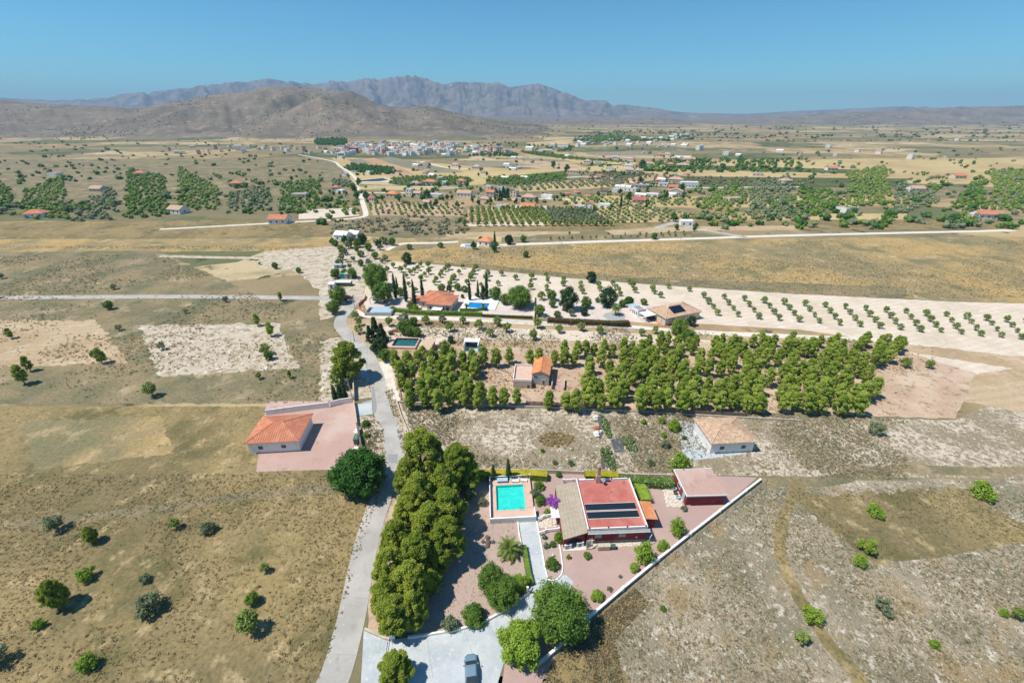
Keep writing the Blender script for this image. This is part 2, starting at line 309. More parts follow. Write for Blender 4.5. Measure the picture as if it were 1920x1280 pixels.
# ------------------------------------------------------------------ terrain: plain, near hills, low hills, far range
def prof(pts, Y):
    a, z = zip(*[zat(x, y, Y) for x, y in pts]); return lambda q: np.interp(q, a, z)
HILL = prof([(-900,200),(-300,176),(-100,185),(100,196),(250,204),(380,186),(480,170),(560,165),(622,171),(660,175),(690,189),(710,198),(740,203),(770,203),(795,198),(815,201),(850,211),(890,219),(940,226),(1000,234),(1050,244),(1100,253),(1160,262),(1500,264),(3000,266)], 2250)
LOW = prof([(-900,214),(300,218),(900,222),(960,219),(1040,224),(1100,222),(1180,223),(1240,220),(1297,228),(1400,222),(1600,212),(1750,204),(1900,200),(2300,190),(3000,196)], 4000)
MNT = prof([(-900,150),(-300,176),(100,188),(300,172),(400,160),(500,150),(560,158),(622,156),(640,155),(665,153),(690,149),(710,152),(735,148),(775,145),(800,147),(815,156),(835,162),(857,157),(900,157),(935,158),(955,165),(985,161),(1010,160),(1035,167),(1070,178),(1090,187),(1100,190),(1115,188),(1135,189),(1150,199),(1168,196),(1200,200),(1230,203),(1260,209),(1297,212),(1400,214),(1500,208),(1700,200),(1900,206),(2200,196),(3000,188)], 7600)
def terrain():
    az = np.linspace(R(-72), R(72), 1200)
    rad = np.concatenate([[30, 60, 120, 240, 480, 900, 1150, 1250], np.geomspace(1300, 5800, 125), np.geomspace(5860, 9400, 150), [10500, 12500]])
    A, D = np.meshgrid(az, rad); X = D*np.sin(A); Y = D*np.cos(A); q = np.tan(A)
    Yd = Y
    # near hill
    t = (Yd - 1330) / (2250 - 1330); spur = 0.55*(ridged(q*9 + 3, D/2600, 4) - .5)
    g = sstep(np.clip(t + spur*np.clip(t, 0, 1)*1.1*(1-np.clip(t, 0, 1)), 0, 1)) ; back = 1 - sstep((Yd - 2300)/1500)
    h = np.maximum(HILL(q), 0)
    bump = ((ridged(X/330, Y/330, 5) - .62)*.75 + (ridged(X/90, Y/90, 4) - .6)*.13)*h*np.clip(t*2, 0, 1)*np.clip((1.02-t)*3, 0, 1)
    zh = (h*g + bump)*np.where(t < 1, 1, back)*np.clip(h/15, 0, 1)
    zh = np.where(t > 0, zh, 0)
    # low hills behind
    t2 = (Yd - 2900)/1100; l = np.maximum(LOW(q), 0)
    zl = (l*sstep(t2 + .25*(fbm(q*14, D/900, 3) - .5)*np.clip((1-t2)*4, 0, 1)) + np.clip(t2*3, 0, 1)*np.clip((1-t2)*4, 0, 1)*(ridged(X/300, Y/300, 5) - .6)*l*.8)*np.where(t2 < 1, 1, 1 - .6*sstep((Yd - 4000)/1200))
    zl = np.where(t2 > 0, zl, 0)
    # far range
    t3 = (Yd - 5950)/(7600 - 5950); m = np.maximum(MNT(q), 0)
    sp = ridged(q*16 + .8*fbm(X/900, Y/900, 3), D*0+2.2, 4)
    tt = np.clip(t3, 0, 1)
    gg = tt**1.5*0.75 + 0.25*sstep(tt*1.6 - .5)
    rel = (sp - .55)*2.3*tt*(1-tt)**.6 + (ridged(X/420, Y/420, 6) - .6)*.55*np.clip(tt*1.5, 0, 1)*np.clip((1-tt)*5, 0.0, 1) + (ridged(X/130, Y/130, 4) - .6)*.22*np.clip(tt*1.5, 0, 1)
    m = m*(1 + .07*(ridged(q*60, q*0+5.5, 4) - .6))
    zm = m*np.clip(gg + rel, 0, 1.005)*np.where(t3 < 1, 1, 1 - .8*sstep((Yd - 7700)/2500)); zm = np.where(t3 > 0, zm, 0)
    Z = np.maximum(np.maximum(zh, zl), zm); Z[D < 1290] = 0
    wl = np.clip(np.maximum(zh/9, zl/7), 0, 1); wm = np.clip(zm/60, 0, 1)
    V = np.stack([X, Y, Z], -1).reshape(-1, 3); nr, nc = A.shape
    i = np.arange(nr-1)[:, None]*nc + np.arange(nc-1)[None]
    F = np.stack([i, i+1, i+nc+1, i+nc], -1).reshape(-1, 4)[:, ::-1]
    # the flat ground under and behind the camera
    n0 = len(V); k = 64
    ring = [(30*sin(a), 30*cos(a), 0) for a in az[::30]] + [(30*sin(az[-1]), 30*cos(az[-1]), 0)]
    me = npmesh("ground", V, F, [M['plain']])
    for nm, w in (("hill", wl), ("mount", wm)):
        at_ = me.attributes.new(nm, 'FLOAT', 'POINT'); at_.data.foreach_set("value", w.astype(np.float32).ravel())
    me.polygons.foreach_set("use_smooth", np.ones(len(F), bool))
    o = link("ground", me); tag(o, kind="structure")
    b = MB(); b.mesh([(-12000, -2500, -.02), (12000, -2500, -.02), (12000, 3900, -.02), (3600, 1180, -.02), (0, 28, -.02), (-3600, 1180, -.02), (-12000, 3900, -.02)], [(0, 1, 2, 3, 4, 5, 6)])
    tag(b.build("ground_behind", M['plain']), kind="structure")
    return X, Y, Z
def plainmat():
    m = bpy.data.materials.new("valley_ground"); t, b = nodes(m); L = t.links.new
    b.inputs["Roughness"].default_value = .95; b.inputs["Specular IOR Level"].default_value = .08
    tc = t.nodes.new("ShaderNodeTexCoord"); co = tc.outputs["Object"]
    def N(sc, det=5, off=0, rough=.6, stretch=None):
        n = t.nodes.new("ShaderNodeTexNoise"); n.inputs["Scale"].default_value = sc; n.inputs["Detail"].default_value = det; n.inputs["Roughness"].default_value = rough
        mp = t.nodes.new("ShaderNodeMapping"); mp.inputs["Location"].default_value = (off, off*.7, 0)
        if stretch: mp.inputs["Scale"].default_value = stretch
        L(co, mp.inputs[0]); L(mp.outputs[0], n.inputs["Vector"]); return n.outputs["Fac"]
    def ramp(f, lo, hi):
        r = t.nodes.new("ShaderNodeMapRange"); r.inputs["From Min"].default_value = lo; r.inputs["From Max"].default_value = hi; L(f, r.inputs["Value"]); return r.outputs[0]
    def mix(f, a, c):
        x = t.nodes.new("ShaderNodeMix"); x.data_type = 'RGBA'; L(f, x.inputs["Factor"])
        for s_, v in (("A", a), ("B", c)):
            if isinstance(v, tuple): x.inputs[s_].default_value = col4(v)
            else: L(v, x.inputs[s_])
        return x.outputs["Result"]
    # patchwork of fields: small strips near, larger further off
    mp = t.nodes.new("ShaderNodeMapping"); mp.inputs["Rotation"].default_value = (0, 0, R(9)); mp.inputs["Scale"].default_value = (1/150, 1/80, 1)
    wob = t.nodes.new("ShaderNodeVectorMath"); wob.operation = 'MULTIPLY_ADD'
    nz = t.nodes.new("ShaderNodeTexNoise"); nz.inputs["Scale"].default_value = .004; L(co, nz.inputs["Vector"])
    L(nz.outputs["Color"], wob.inputs[0]); wob.inputs[1].default_value = (90, 60, 0); L(co, wob.inputs[2]); L(wob.outputs[0], mp.inputs[0])
    vo = t.nodes.new("ShaderNodeTexVoronoi"); vo.distance = 'CHEBYCHEV'; vo.inputs["Scale"].default_value = 1; vo.inputs["Randomness"].default_value = .75; vo.voronoi_dimensions = '2D'
    L(mp.outputs[0], vo.inputs["Vector"])
    sp = t.nodes.new("ShaderNodeSeparateColor"); L(vo.outputs["Color"], sp.inputs[0])
    cr = t.nodes.new("ShaderNodeValToRGB"); cr.color_ramp.interpolation = 'CONSTANT'
    cols = [(0.33,0.24,0.12), (0.20,0.175,0.095), (0.44,0.34,0.18), (0.14,0.15,0.07), (0.40,0.28,0.16), (0.25,0.20,0.11), (0.50,0.40,0.24), (0.10,0.12,0.055), (0.30,0.23,0.13)]
    el = cr.color_ramp.elements
    el[0].position = 0; el[0].color = col4(cols[0]); el[1].position = .12; el[1].color = col4(cols[1])
    for k, c in enumerate(cols[2:]): e = el.new(.22 + k*.112); e.color = col4(c)
    L(sp.outputs[0], cr.inputs[0])
    f = mix(ramp(N(.02, 6), .48, .62), cr.outputs[0], (0.22, 0.18, 0.10))
    f = mix(ramp(N(.07, 6, 40), .60, .66), f, (0.075, 0.085, 0.04))
    f = mix(ramp(N(.012, 3, 90), .62, .70), f, (0.48, 0.37, 0.22))
    hl = mix(ramp(N(.006, 6, 5), .4, .62), (0.225, 0.18, 0.135), (0.145, 0.125, 0.09))
    hl = mix(ramp(N(.03, 6, 35), .55, .70), hl, (0.32, 0.255, 0.18))
    hl = mix(ramp(N(.09, 5, 15, .8), .57, .63), hl, (0.075, 0.07, 0.042))
    mt = mix(ramp(N(.0035, 8, 5, .65), .42, .62), (0.225, 0.18, 0.155), (0.10, 0.096, 0.078))
    mt = mix(ramp(N(.008, 8, 35, .7, (1, 1, .25)), .56, .68), mt, (0.37, 0.28, 0.225))
    mt = mix(ramp(N(.025, 6, 15, .8), .57, .65), mt, (0.06, 0.062, 0.045))
    a1 = t.nodes.new("ShaderNodeAttribute"); a1.attribute_name = "hill"; a2 = t.nodes.new("ShaderNodeAttribute"); a2.attribute_name = "mount"
    jit = N(.004, 6, 77)
    def w(a):
        s_ = t.nodes.new("ShaderNodeMath"); s_.operation = 'MULTIPLY_ADD'; L(jit, s_.inputs[0]); s_.inputs[1].default_value = 1.2; L(a.outputs["Fac"], s_.inputs[2])
        return ramp(s_.outputs[0], .85, 1.15)
    cur = mix(w(a1), f, hl); cur = mix(w(a2), cur, mt)
    L(cur, b.inputs["Base Color"])
    bp = t.nodes.new("ShaderNodeBump"); bp.inputs["Distance"].default_value = 1.2; L(N(.15, 6), bp.inputs["Height"]); L(bp.outputs[0], b.inputs["Normal"])
    return m
M['plain'] = plainmat()
TX, TY, TZ = terrain()
def tz(x, y):
    """height of the far terrain under a point"""
    d = math.hypot(x, y)
    if d < 1280: return 0.0
    i = int(np.abs(TX[:, 0]**2 + TY[:, 0]**2 - d*d).argmin()); j = int((math.atan2(x, y) + R(72))/R(144)*1199 + .5)
    return float(TZ[i, min(max(j, 0), 1199)])

# ------------------------------------------------------------------ fields, plots, roads (sheets 4 mm apart)
_rng = random.Random(5)
SHEETS = []
def inside(P, X, Y):
    P = np.array(P); n = len(P); r = np.zeros(len(X), bool); j = n-1
    for i in range(n):
        xi, yi = P[i]; xj, yj = P[j]
        c = ((yi > Y) != (yj > Y)) & (X < (xj-xi)*(Y-yi)/((yj-yi) + 1e-12) + xi); r ^= c; j = i
    return r
def settle_sheets():
    """each sheet lies 4 mm above the highest sheet that it overlaps"""
    done = []
    def dense(P):
        Q = []
        for i in range(len(P)):
            a, b = P[i], P[(i+1) % len(P)]
            for k in range(6): Q.append((a[0]+(b[0]-a[0])*k/6, a[1]+(b[1]-a[1])*k/6))
        return np.array(Q)
    for lay, cnt, o, P, S in sorted(SHEETS, key=lambda s: s[:2]):
        A = np.array(P); D = dense(S); b = (A.min(0), A.max(0)); lev = 0
        for (P2, D2, b2, l2) in done:
            if l2 <= lev or (b[0] > b2[1]+.5).any() or (b2[0] > b[1]+.5).any(): continue
            if inside(P2, D[:, 0], D[:, 1]).any() or inside(P, D2[:, 0], D2[:, 1]).any(): lev = l2
        done.append((P, D, b, lev+1)); o.location.z = .004*(lev+1)
def patch(name, px, mat, layer, jit=0.0, step=None):
    P = world_poly(px); out = []
    n = len(P)
    for i in range(n):
        a, b = P[i], P[(i+1) % n]; d = math.hypot(b[0]-a[0], b[1]-a[1]); dist = max(40, (a[1]+b[1])/2)
        st = step or max(1.2, dist*.012); k = max(1, int(d/st)) if jit else 1
        for j in range(k):
            s_ = j/k; jx = jit*(_rng.random()-.5)*2*(0 if j == 0 else 1)*(dist/100); jy = jit*(_rng.random()-.5)*2*(0 if j == 0 else 1)*(dist/100)
            out.append((a[0]+(b[0]-a[0])*s_ + jx, a[1]+(b[1]-a[1])*s_ + jy))
    ar = sum(out[i][0]*out[(i+1)%len(out)][1] - out[(i+1)%len(out)][0]*out[i][1] for i in range(len(out)))
    if ar < 0: out = out[::-1]
    me = bpy.data.meshes.new(name); me.from_pydata([(x, y, 0) for x, y in out], [], [tuple(range(len(out)))])
    me.materials.append(M[mat]); o = tag(link(name, me), kind="structure"); SHEETS.append((layer, len(SHEETS), o, out, P)); return o
def smooth_path(P, n=6):
    out = []
    for i in range(len(P)-1):
        p0, p1, p2, p3 = P[max(i-1,0)], P[i], P[i+1], P[min(i+2,len(P)-1)]
        for k in range(n):
            t = k/n; out.append(tuple(.5*((2*p1[a]) + (-p0[a]+p2[a])*t + (2*p0[a]-5*p1[a]+4*p2[a]-p3[a])*t*t + (-p0[a]+3*p1[a]-3*p2[a]+p3[a])*t**3) for a in (0, 1)))
    out.append(P[-1]); return out
def offset(P, o):
    r = []
    for i, p in enumerate(P):
        a, b = P[max(i-1,0)], P[min(i+1,len(P)-1)]; dx, dy = b[0]-a[0], b[1]-a[1]; l = math.hypot(dx, dy) or 1
        r.append((p[0] - dy/l*o, p[1] + dx/l*o))
    return r
def ribbon(name, px, w, mat, layer, world=False, sm=6, jit=0):
    P = px if world else world_poly(px)
    if sm: P = smooth_path(P, sm)
    l = offset(P, w/2); r = offset(P, -w/2); n = len(P)
    J = lambda p: (p[0] + _rng.uniform(-jit, jit), p[1] + _rng.uniform(-jit, jit))
    l = [J(p) for p in l]; r = [J(p) for p in r]
    V = [(x, y, 0) for x, y in l] + [(x, y, 0) for x, y in r]
    F = [(i, n+i, n+i+1, i+1) for i in range(n-1)]
    me = bpy.data.meshes.new(name); me.from_pydata(V, [], F); me.materials.append(M[mat])
    o = tag(link(name, me), kind="structure"); SHEETS.append((layer, len(SHEETS), o, l + r[::-1], l[::2] + r[::-2])); return o

# far fields (beyond the upper track)
patch("orchard_field", [(-600,300),(560,297),(622,300),(668,340),(676,375),(622,378),(-600,392)], 'scrub', 1)
patch("dry_field", [(622,296),(660,296),(800,305),(980,318),(1120,312),(1297,300),(1900,296),(2500,300),(2500,345),(1297,345),(1000,340),(800,352),(672,352)], 'yellow', 1)
patch("fallow_field", [(650,299),(678,298),(702,307),(668,308)], 'greyfield', 2)
patch("ploughed_field", [(678,298),(702,296),(730,306),(762,319),(784,331),(764,330),(722,316),(700,308)], 'orange', 3)
patch("fallow_field", [(706,297),(732,294),(800,308),(860,320),(900,330),(850,328),(800,322),(760,315),(730,306)], 'greyfield', 2)
patch("orange_field", [(700,308),(722,315),(764,330),(790,333),(740,332),(690,322)], 'tan', 2)
patch("green_orchard_field", [(733,333),(790,329),(870,331),(890,338),(870,348),(760,350),(728,344)], 'green', 2)
patch("dull_field", [(672,345),(800,350),(870,349),(1000,352),(1160,352),(1297,352),(2500,350),(2500,372),(1297,366),(1090,372),(860,370),(676,356)], 'scrub', 2)
patch("reservoir_bank", [(672,337),(722,333),(738,338),(728,341),(676,342)], 'pale', 3)
patch("green_field", [(915,333),(960,330),(1080,318),(1180,322),(1297,331),(1700,335),(1700,352),(1297,352),(1180,350),(1100,352),(1050,344),(960,350),(910,345)], 'green', 3)
patch("vineyard", [(975,283),(1010,284),(1100,297),(1180,303),(1297,309),(1600,318),(1600,326),(1297,318),(1160,312),(1060,300),(980,287)], 'green', 2)
patch("ochre_field", [(1155,338),(1230,326),(1262,328),(1240,336),(1180,344)], 'tan', 4)
patch("ochre_field", [(960,300),(1060,304),(1110,316),(1040,318),(965,312)], 'tan', 3)
patch("pale_field", [(1050,318),(1130,310),(1190,311),(1200,318),(1110,322)], 'yellow', 4)
patch("olive_grove_ground", [(960,350),(1060,338),(1160,337),(1180,345),(1130,352),(1060,356),(960,360)], 'yellow', 4)
patch("brown_field", [(1060,322),(1110,322),(1150,332),(1120,338),(1060,334)], 'scrub', 5)
patch("olive_grove_ground", [(690,381),(760,379),(870,386),(868,406),(800,404),(700,404)], 'tan', 3)
patch("scrub_field", [(622,412),(690,403),(790,404),(868,408),(880,430),(860,440),(820,448),(720,446),(622,438)], 'scrub', 2, .3)
patch("scrub_field", [(-700,420),(622,412),(622,445),(-700,452)], 'straw', 1, .3)
patch("orchard_ground", [(876,392),(960,390),(1010,388),(1020,424),(876,426)], 'tan', 3)
patch("grove_ground", [(1010,390),(1120,387),(1200,384),(1297,402),(1700,400),(1700,412),(1297,413),(1200,420),(1016,424)], 'yellow', 3)
patch("grove_ground", [(1060,366),(1297,368),(1700,366),(1700,384),(1297,390),(1140,386),(1060,384)], 'yellow', 3, .2)
patch("white_soil_orchard", [(560,393),(665,390),(674,404),(622,409),(560,411)], 'pale', 3)
patch("straw_field", [(850,425),(1297,415),(1900,412),(1900,430),(1297,430),(1150,432),(1000,436),(840,438)], 'straw', 4, .2)
patch("pale_track_field", [(838,436),(1000,434),(1087,434),(1087,438),(960,442),(850,446),(836,443)], 'tan', 5)
patch("pale_orange_field", [(1132,432),(1200,428),(1290,425),(1500,423),(1500,432),(1297,433),(1240,436),(1180,440),(1150,440)], 'tan', 5)
patch("orchard_ground", [(940,445),(1087,438),(1150,440),(1297,434),(1297,446),(1087,453),(940,456)], 'scrub', 4, .2)
patch("straw_field", [(-900,452),(622,446),(720,448),(860,447),(1000,457),(1297,448),(2600,440),(2600,600),(1700,560),(1297,541),(1172,531),(1060,522),(960,512),(815,497),(745,491),(700,480),(622,470),(-900,480)], 'golden', 3, .3)
patch("weedy_strip", [(735,492),(815,492),(900,496),(1060,512),(1297,524),(1700,538),(1700,560),(1297,541),(1060,522),(960,512),(815,497)], 'scrub', 4, .5)
patch("brown_plot", [(725,470),(760,458),(810,457),(812,466),(780,469),(735,470)], 'scrub', 4)
patch("stony_plot", [(560,466),(622,462),(700,456),(745,452),(720,468),(700,482),(740,492),(700,505),(640,545),(590,540),(560,510),(480,500),(500,472)], 'verge', 4, .4)
# near belt
patch("pale_orchard_soil", [(745,490.5),(815,496),(886,503),(960,511),(1060,521),(1172,530),(1297,539),(1500,552),(1800,566),(2100,574),(2160,690),(1850,668),(1500,618),(1297,606),(1000,592),(690,585),(668,540),(700,505)], 'pale', 5, .15)
patch("garden_paving", [(690,566),(760,556),(880,556),(1000,560),(1000,592),(800,588),(688,590)], 'paving', 6, .1)
patch("garden_paving", [(1010,560),(1180,563),(1297,580),(1297,612),(1180,603),(1010,596)], 'paving', 6, .1)
patch("tan_strip", [(640,597),(690,597),(1000,603),(1297,618),(1750,650),(2200,700),(2200,840),(1850,760),(1297,668),(900,660),(700,660),(655,628)], 'tan', 5, .3)
patch("pale_orchard_soil", [(700,612),(1000,617),(1180,624),(1260,630),(1297,636),(1700,660),(1900,690),(1800,705),(1297,650),(1100,640),(860,634),(800,650),(720,640),(690,625)], 'pale', 6, .4)
patch("hillside_ground", [(-900,480),(300,470),(540,580),(622,560),(668,545),(660,560),(636,590),(632,612),(648,632),(676,664),(694,700),(700,760),(622,756),(-900,760)], 'scrub', 4, .4)
patch("sandy_ground", [(600,500),(668,505),(680,540),(655,560),(640,590),(600,600)], 'verge', 5, .5)
patch("stony_verge", [(600,640),(645,632),(672,664),(690,700),(696,745),(660,752),(600,750)], 'verge', 5, .6)
patch("woodland_soil", [(735,650),(860,655),(1000,650),(1297,640),(1700,660),(1830,700),(1790,785),(1297,769),(1000,765),(757,754),(728,690)], 'soil', 8, .3)
patch("red_gravel_plot", [(500,752),(664,752),(672,790),(676,840),(672,870),(622,880),(480,884)], 'red', 6)
patch("dry_lot", [(760,756),(1000,766),(1297,772),(1790,788),(1850,760),(2200,835),(2400,905),(1297,890),(1000,886),(880,886),(805,850),(765,800)], 'lot', 7, .15)
patch("stony_verge", [(664,780),(700,780),(720,800),(727,860),(700,880),(672,878),(676,830)], 'verge', 6, .4)
patch("stony_verge", [(712,690),(732,690),(752,758),(772,800),(790,850),(752,880),(748,830),(736,780),(722,740)], 'verge', 7, .3)
patch("dry_grass_field", [(-1500,760),(520,762),(500,884),(622,880),(735,870),(720,930),(690,1000),(668,1080),(640,1170),(622,1240),(600,1290),(-1500,1290)], 'straw', 5, .3)
patch("pine_floor", [(740,868),(900,884),(900,1180),(690,1190),(690,1090),(712,1000),(738,930)], 'soil', 6, .3)
patch("dry_grass_field", [(1040,1290),(1100,1165),(1297,1001),(1420,900),(2600,900),(2600,1290)], 'scrublot', 6, .2)
patch("dry_grass_field", [(1020,1290),(1060,1212),(1110,1165),(1190,1100),(1215,1130),(1150,1200),(1180,1290)], 'straw', 7, .8)
patch("brown_gravel_garden", [(838,880),(1000,886),(1000,1000),(1000,1110),(880,1180),(770,1196),(800,1150),(830,1040),(850,950)], 'garden', 8)
patch("pink_gravel_garden", [(985,888),(1297,890),(1420,895),(1297,1000),(1100,1165),(1040,1230),(1010,1290),(940,1290),(960,1150),(1000,1060)], 'pink', 9)
patch("concrete_driveway", [(971,968),(1006,965),(1013,1006),(1020,1050),(1027,1088),(1034,1090),(1045,1086),(1053,1077),(1062,1078),(1075,1090),(1060,1130),(1000,1165),(950,1225),(930,1290),(676,1290),(679,1240),(682,1182),(700,1186),(728,1196),(740,1198),(770,1194),(850,1183),(880,1176),(910,1165),(950,1144),(990,1113),(997,1100),(991,1060),(979,1012)], 'concrete', 10)
patch("membrane_sheet", [(1121,776),(1131,776),(1128,822),(1124,824)], 'darknet', 8, .1)
patch("membrane_sheet", [(1145,824),(1169,820),(1171,847),(1152,847)], 'darknet', 8, .1)
patch("membrane_sheet", [(1125,842),(1133,842),(1135,878),(1128,880)], 'darknet', 8, .1)
patch("white_concrete_yard", [(1271,789),(1400,795),(1400,850),(1298,863),(1280,850)], 'concrete', 9)
patch("concrete_apron", [(664,758),(697,750),(699,776),(668,780)], 'concrete', 8)
patch("concrete_apron", [(655,690),(688,690),(697,708),(690,716),(676,704)], 'concrete', 8)
patch("rocky_verge", [(706,680),(728,674),(738,700),(750,752),(742,756),(722,716)], 'lane', 8, .4)
# land beyond the photograph's edges
patch("ploughed_field", [(40,790),(300,778),(330,850),(60,880)], 'golden', 6, .9)
patch("ploughed_field", [(-200,600),(180,600),(240,680),(-260,700)], 'tan', 6, .7)
patch("pale_orchard_soil", [(260,610),(520,606),(560,690),(300,705)], 'verge', 6, .7)
patch("ploughed_field", [(1480,930),(1800,915),(1960,1010),(1640,1060)], 'straw', 8, 1.2)
ribbon("dirt_track", [(-400,1010),(0,985),(250,960),(480,925),(690,915)], 2.4, 'scrub', 9, jit=.4)
ribbon("dirt_track", [(1430,905),(1560,900),(1700,880),(2100,890)], 2.4, 'scrub', 9, jit=.4)
ribbon("dirt_track", [(1500,905),(1460,1010),(1500,1120),(1620,1290)], 2.0, 'straw', 9, jit=.4)
# roads and tracks
ROADP = [(560,1400),(600,1320),(630,1262),(657,1165),(672,1090),(684,1030),(698,980),(716,930),(732,885),(739,859),(737,829),(730,795),(719,776),(712,739),(706,707),(695,679),(686,660),(673,648),(650,626),(638,610),(641,595),(655,577),(664,566),(672,556)]
ribbon("road", ROADP, 4.3, 'road', 11)
patch("road_repair", [(727,852),(746,851),(745,868),(728,866)], 'patch', 12)
patch("road_repair", [(697,724),(701,724),(707,762),(705,774),(700,774)], 'patch', 12)
ribbon("dirt_track", [(672,556),(678,535),(690,515),(684,500),(655,492),(622,488),(300,480)], 4, 'verge', 9, jit=.3)
ribbon("side_road", [(668,562),(645,560),(622,559),(300,556),(-200,560)], 4.0, 'road', 10)
ribbon("gravel_lane", [(672,580),(690,592),(760,595),(870,598),(1000,605),(1090,609),(1180,613),(1297,622),(1700,640)], 3.2, 'lane', 9, jit=.1)
ribbon("upper_track", [(724,469.5),(740,461),(760,456.5),(809,455.6),(859,453.3)], 3.6, 'lane', 6)
ribbon("upper_track", [(925,462),(960,458.5),(1031,456),(1087,454),(1147,452),(1297,447.5),(1500,441),(1900,432)], 4.6, 'lane', 6)
ribbon("valley_road", [(300,430),(622,412.5),(665,409),(682,406),(686,402),(684,392),(680,380),(675,360),(671,347),(668,336),(655,323),(636,311),(622,302),(560,290)], 4.0, 'lane', 6, sm=3)
ribbon("village_road", [(790,303),(812,309),(842,315),(880,317)], 5, 'lane', 6, sm=3)
ribbon("field_track", [(672,349),(720,349.5),(790,350),(860,352)], 4, 'lane', 5, sm=0)
ribbon("field_track", [(683,361.5),(730,361.5),(760,362)], 4, 'lane', 5, sm=0)
ribbon("field_track", [(1230,428),(1262,418),(1280,418),(1297,427),(1400,445)], 5, 'road', 7, sm=3)
ribbon("valley_lane", [(1060,333),(1120,331),(1200,344),(1260,350),(1297,352),(1500,350)], 5, 'lane', 6, sm=3)
ribbon("valley_lane", [(900,370),(960,374),(1050,373),(1090,377)], 4, 'lane', 5, sm=3)
patch("reservoir", [(675,338),(718,334),(729,337.5),(712,340),(677,340.5)], 'black', 5)
# ------------------------------------------------------------------ foliage
def _ico():
    p = (1+5**.5)/2
    v = np.array([(-1,p,0),(1,p,0),(-1,-p,0),(1,-p,0),(0,-1,p),(0,1,p),(0,-1,-p),(0,1,-p),(p,0,-1),(p,0,1),(-p,0,-1),(-p,0,1)], float)
    f = np.array([(0,11,5),(0,5,1),(0,1,7),(0,7,10),(0,10,11),(1,5,9),(5,11,4),(11,10,2),(10,7,6),(7,1,8),(3,9,4),(3,4,2),(3,2,6),(3,6,8),(3,8,9),(4,9,5),(2,4,11),(6,2,10),(8,6,7),(9,8,1)])
    return v/np.linalg.norm(v[0]), f
ICO_V, ICO_F = _ico()
def leafcloud(rs, lobes, n, size, core=.74, up=.25, jit=.55, aspect=1.5, shell=(.80, 1.12), rmin=0):
    lobes = np.asarray(lobes, float); c = lobes[:, :3]; r = lobes[:, 3]
    p = r**2/np.sum(r**2); k = rs.choice(len(lobes), n, p=p)
    d = rs.normal(size=(n, 3)); d[:, 2] += up; d /= np.linalg.norm(d, axis=1)[:, None]
    sh = rs.uniform(shell[0], shell[1], n); st = rs.rand(n) < .10; sh = np.where(st, sh*rs.uniform(1.1, 1.45, n), sh)   # stray shoots
    P = c[k] + d*(r[k]*sh)[:, None]
    keep = np.ones(n, bool)
    for j in range(len(lobes)):
        q = np.linalg.norm(P - c[j], axis=1); keep &= (q > r[j]*.72) | (k == j)
    P, d, k = P[keep], d[keep], k[keep]; m = len(P)
    nr = d + jit*rs.normal(size=(m, 3)); nr[:, 2] += .45; nr /= np.linalg.norm(nr, axis=1)[:, None]
    a = np.cross(nr, rs.normal(size=(m, 3))); a /= np.linalg.norm(a, axis=1)[:, None]; b = np.cross(nr, a)
    s = size*rs.uniform(.6, 1.25, m)[:, None]
    V = np.stack([P + a*s*aspect*.6, P - a*s*.35*aspect + b*s*.5, P - a*s*.35*aspect - b*s*.5], 1).reshape(-1, 3)
    F = np.arange(3*m).reshape(-1, 3)
    if core:
        c, r = c[r > rmin], r[r > rmin]
        cv = (ICO_V[None]*(r*core)[:, None, None]*rs.uniform(.85, 1.1, (len(r), 12, 1)) + c[:, None]).reshape(-1, 3)
        cf = (ICO_F[None] + (np.arange(len(r))*12)[:, None, None]).reshape(-1, 3)
        F = np.concatenate([F, cf + len(V)]); V = np.concatenate([V, cv])
    return V, F
def surf_lobes(rs, n, H0, H1, prof_, rl, inner=.25, flat=1):
    """lobes spread through a body of revolution: radius prof_(t) for t in 0..1 from H0 up to H1"""
    L_ = []
    for i in range(n):
        t = (i + rs.rand())/n; a = i*2.39996 + rs.uniform(-.4, .4); Rm = prof_(t); rr = rs.uniform(*rl)
        q = Rm*math.sqrt(rs.uniform(inner, 1)); q = max(0, q - rr*.4)
        L_.append((q*cos(a), q*sin(a), H0 + (H1-H0)*t, rr))
    return L_
def cluster(rs, big, k, f):
    """each branch clump becomes a handful of tufts on its outer side, so that dark gaps stay between the clumps"""
    out = []
    for (x, y, z, r) in big:
        out.append((x, y, z, r*.72))
        for _ in range(k):
            d = rs.normal(size=3); d[2] = abs(d[2])*.9 + .1; d += np.array([x, y, 0])/(math.hypot(x, y)+.4)*.7; d /= np.linalg.norm(d)
            out.append((x + d[0]*r*.75, y + d[1]*r*.75, z + d[2]*r*.75, r*f*rs.uniform(.7, 1.15)))
    return out
def trunk_mesh(rs, h, r, limbs, top, spread):
    b = MB(); lean = (rs.uniform(-.12, .12)*h, rs.uniform(-.12, .12)*h)
    b.tube([(0, 0, -.1), (lean[0]*.3, lean[1]*.3, h*.5), (lean[0], lean[1], h)], [r*1.25, r, r*.75], 7)
    for i in range(limbs):
        a = i*2.4 + rs.uniform(-.4, .4); z0 = h*rs.uniform(.75, 1); e = (lean[0] + spread*cos(a), lean[1] + spread*sin(a), top*rs.uniform(.7, 1))
        m = (lean[0] + spread*.45*cos(a), lean[1] + spread*.45*sin(a), z0 + (e[2]-z0)*.6)
        b.tube([(lean[0]*.9, lean[1]*.9, z0), m, e], [r*.6, r*.42, r*.15], 5)
    return b
TREES = {}
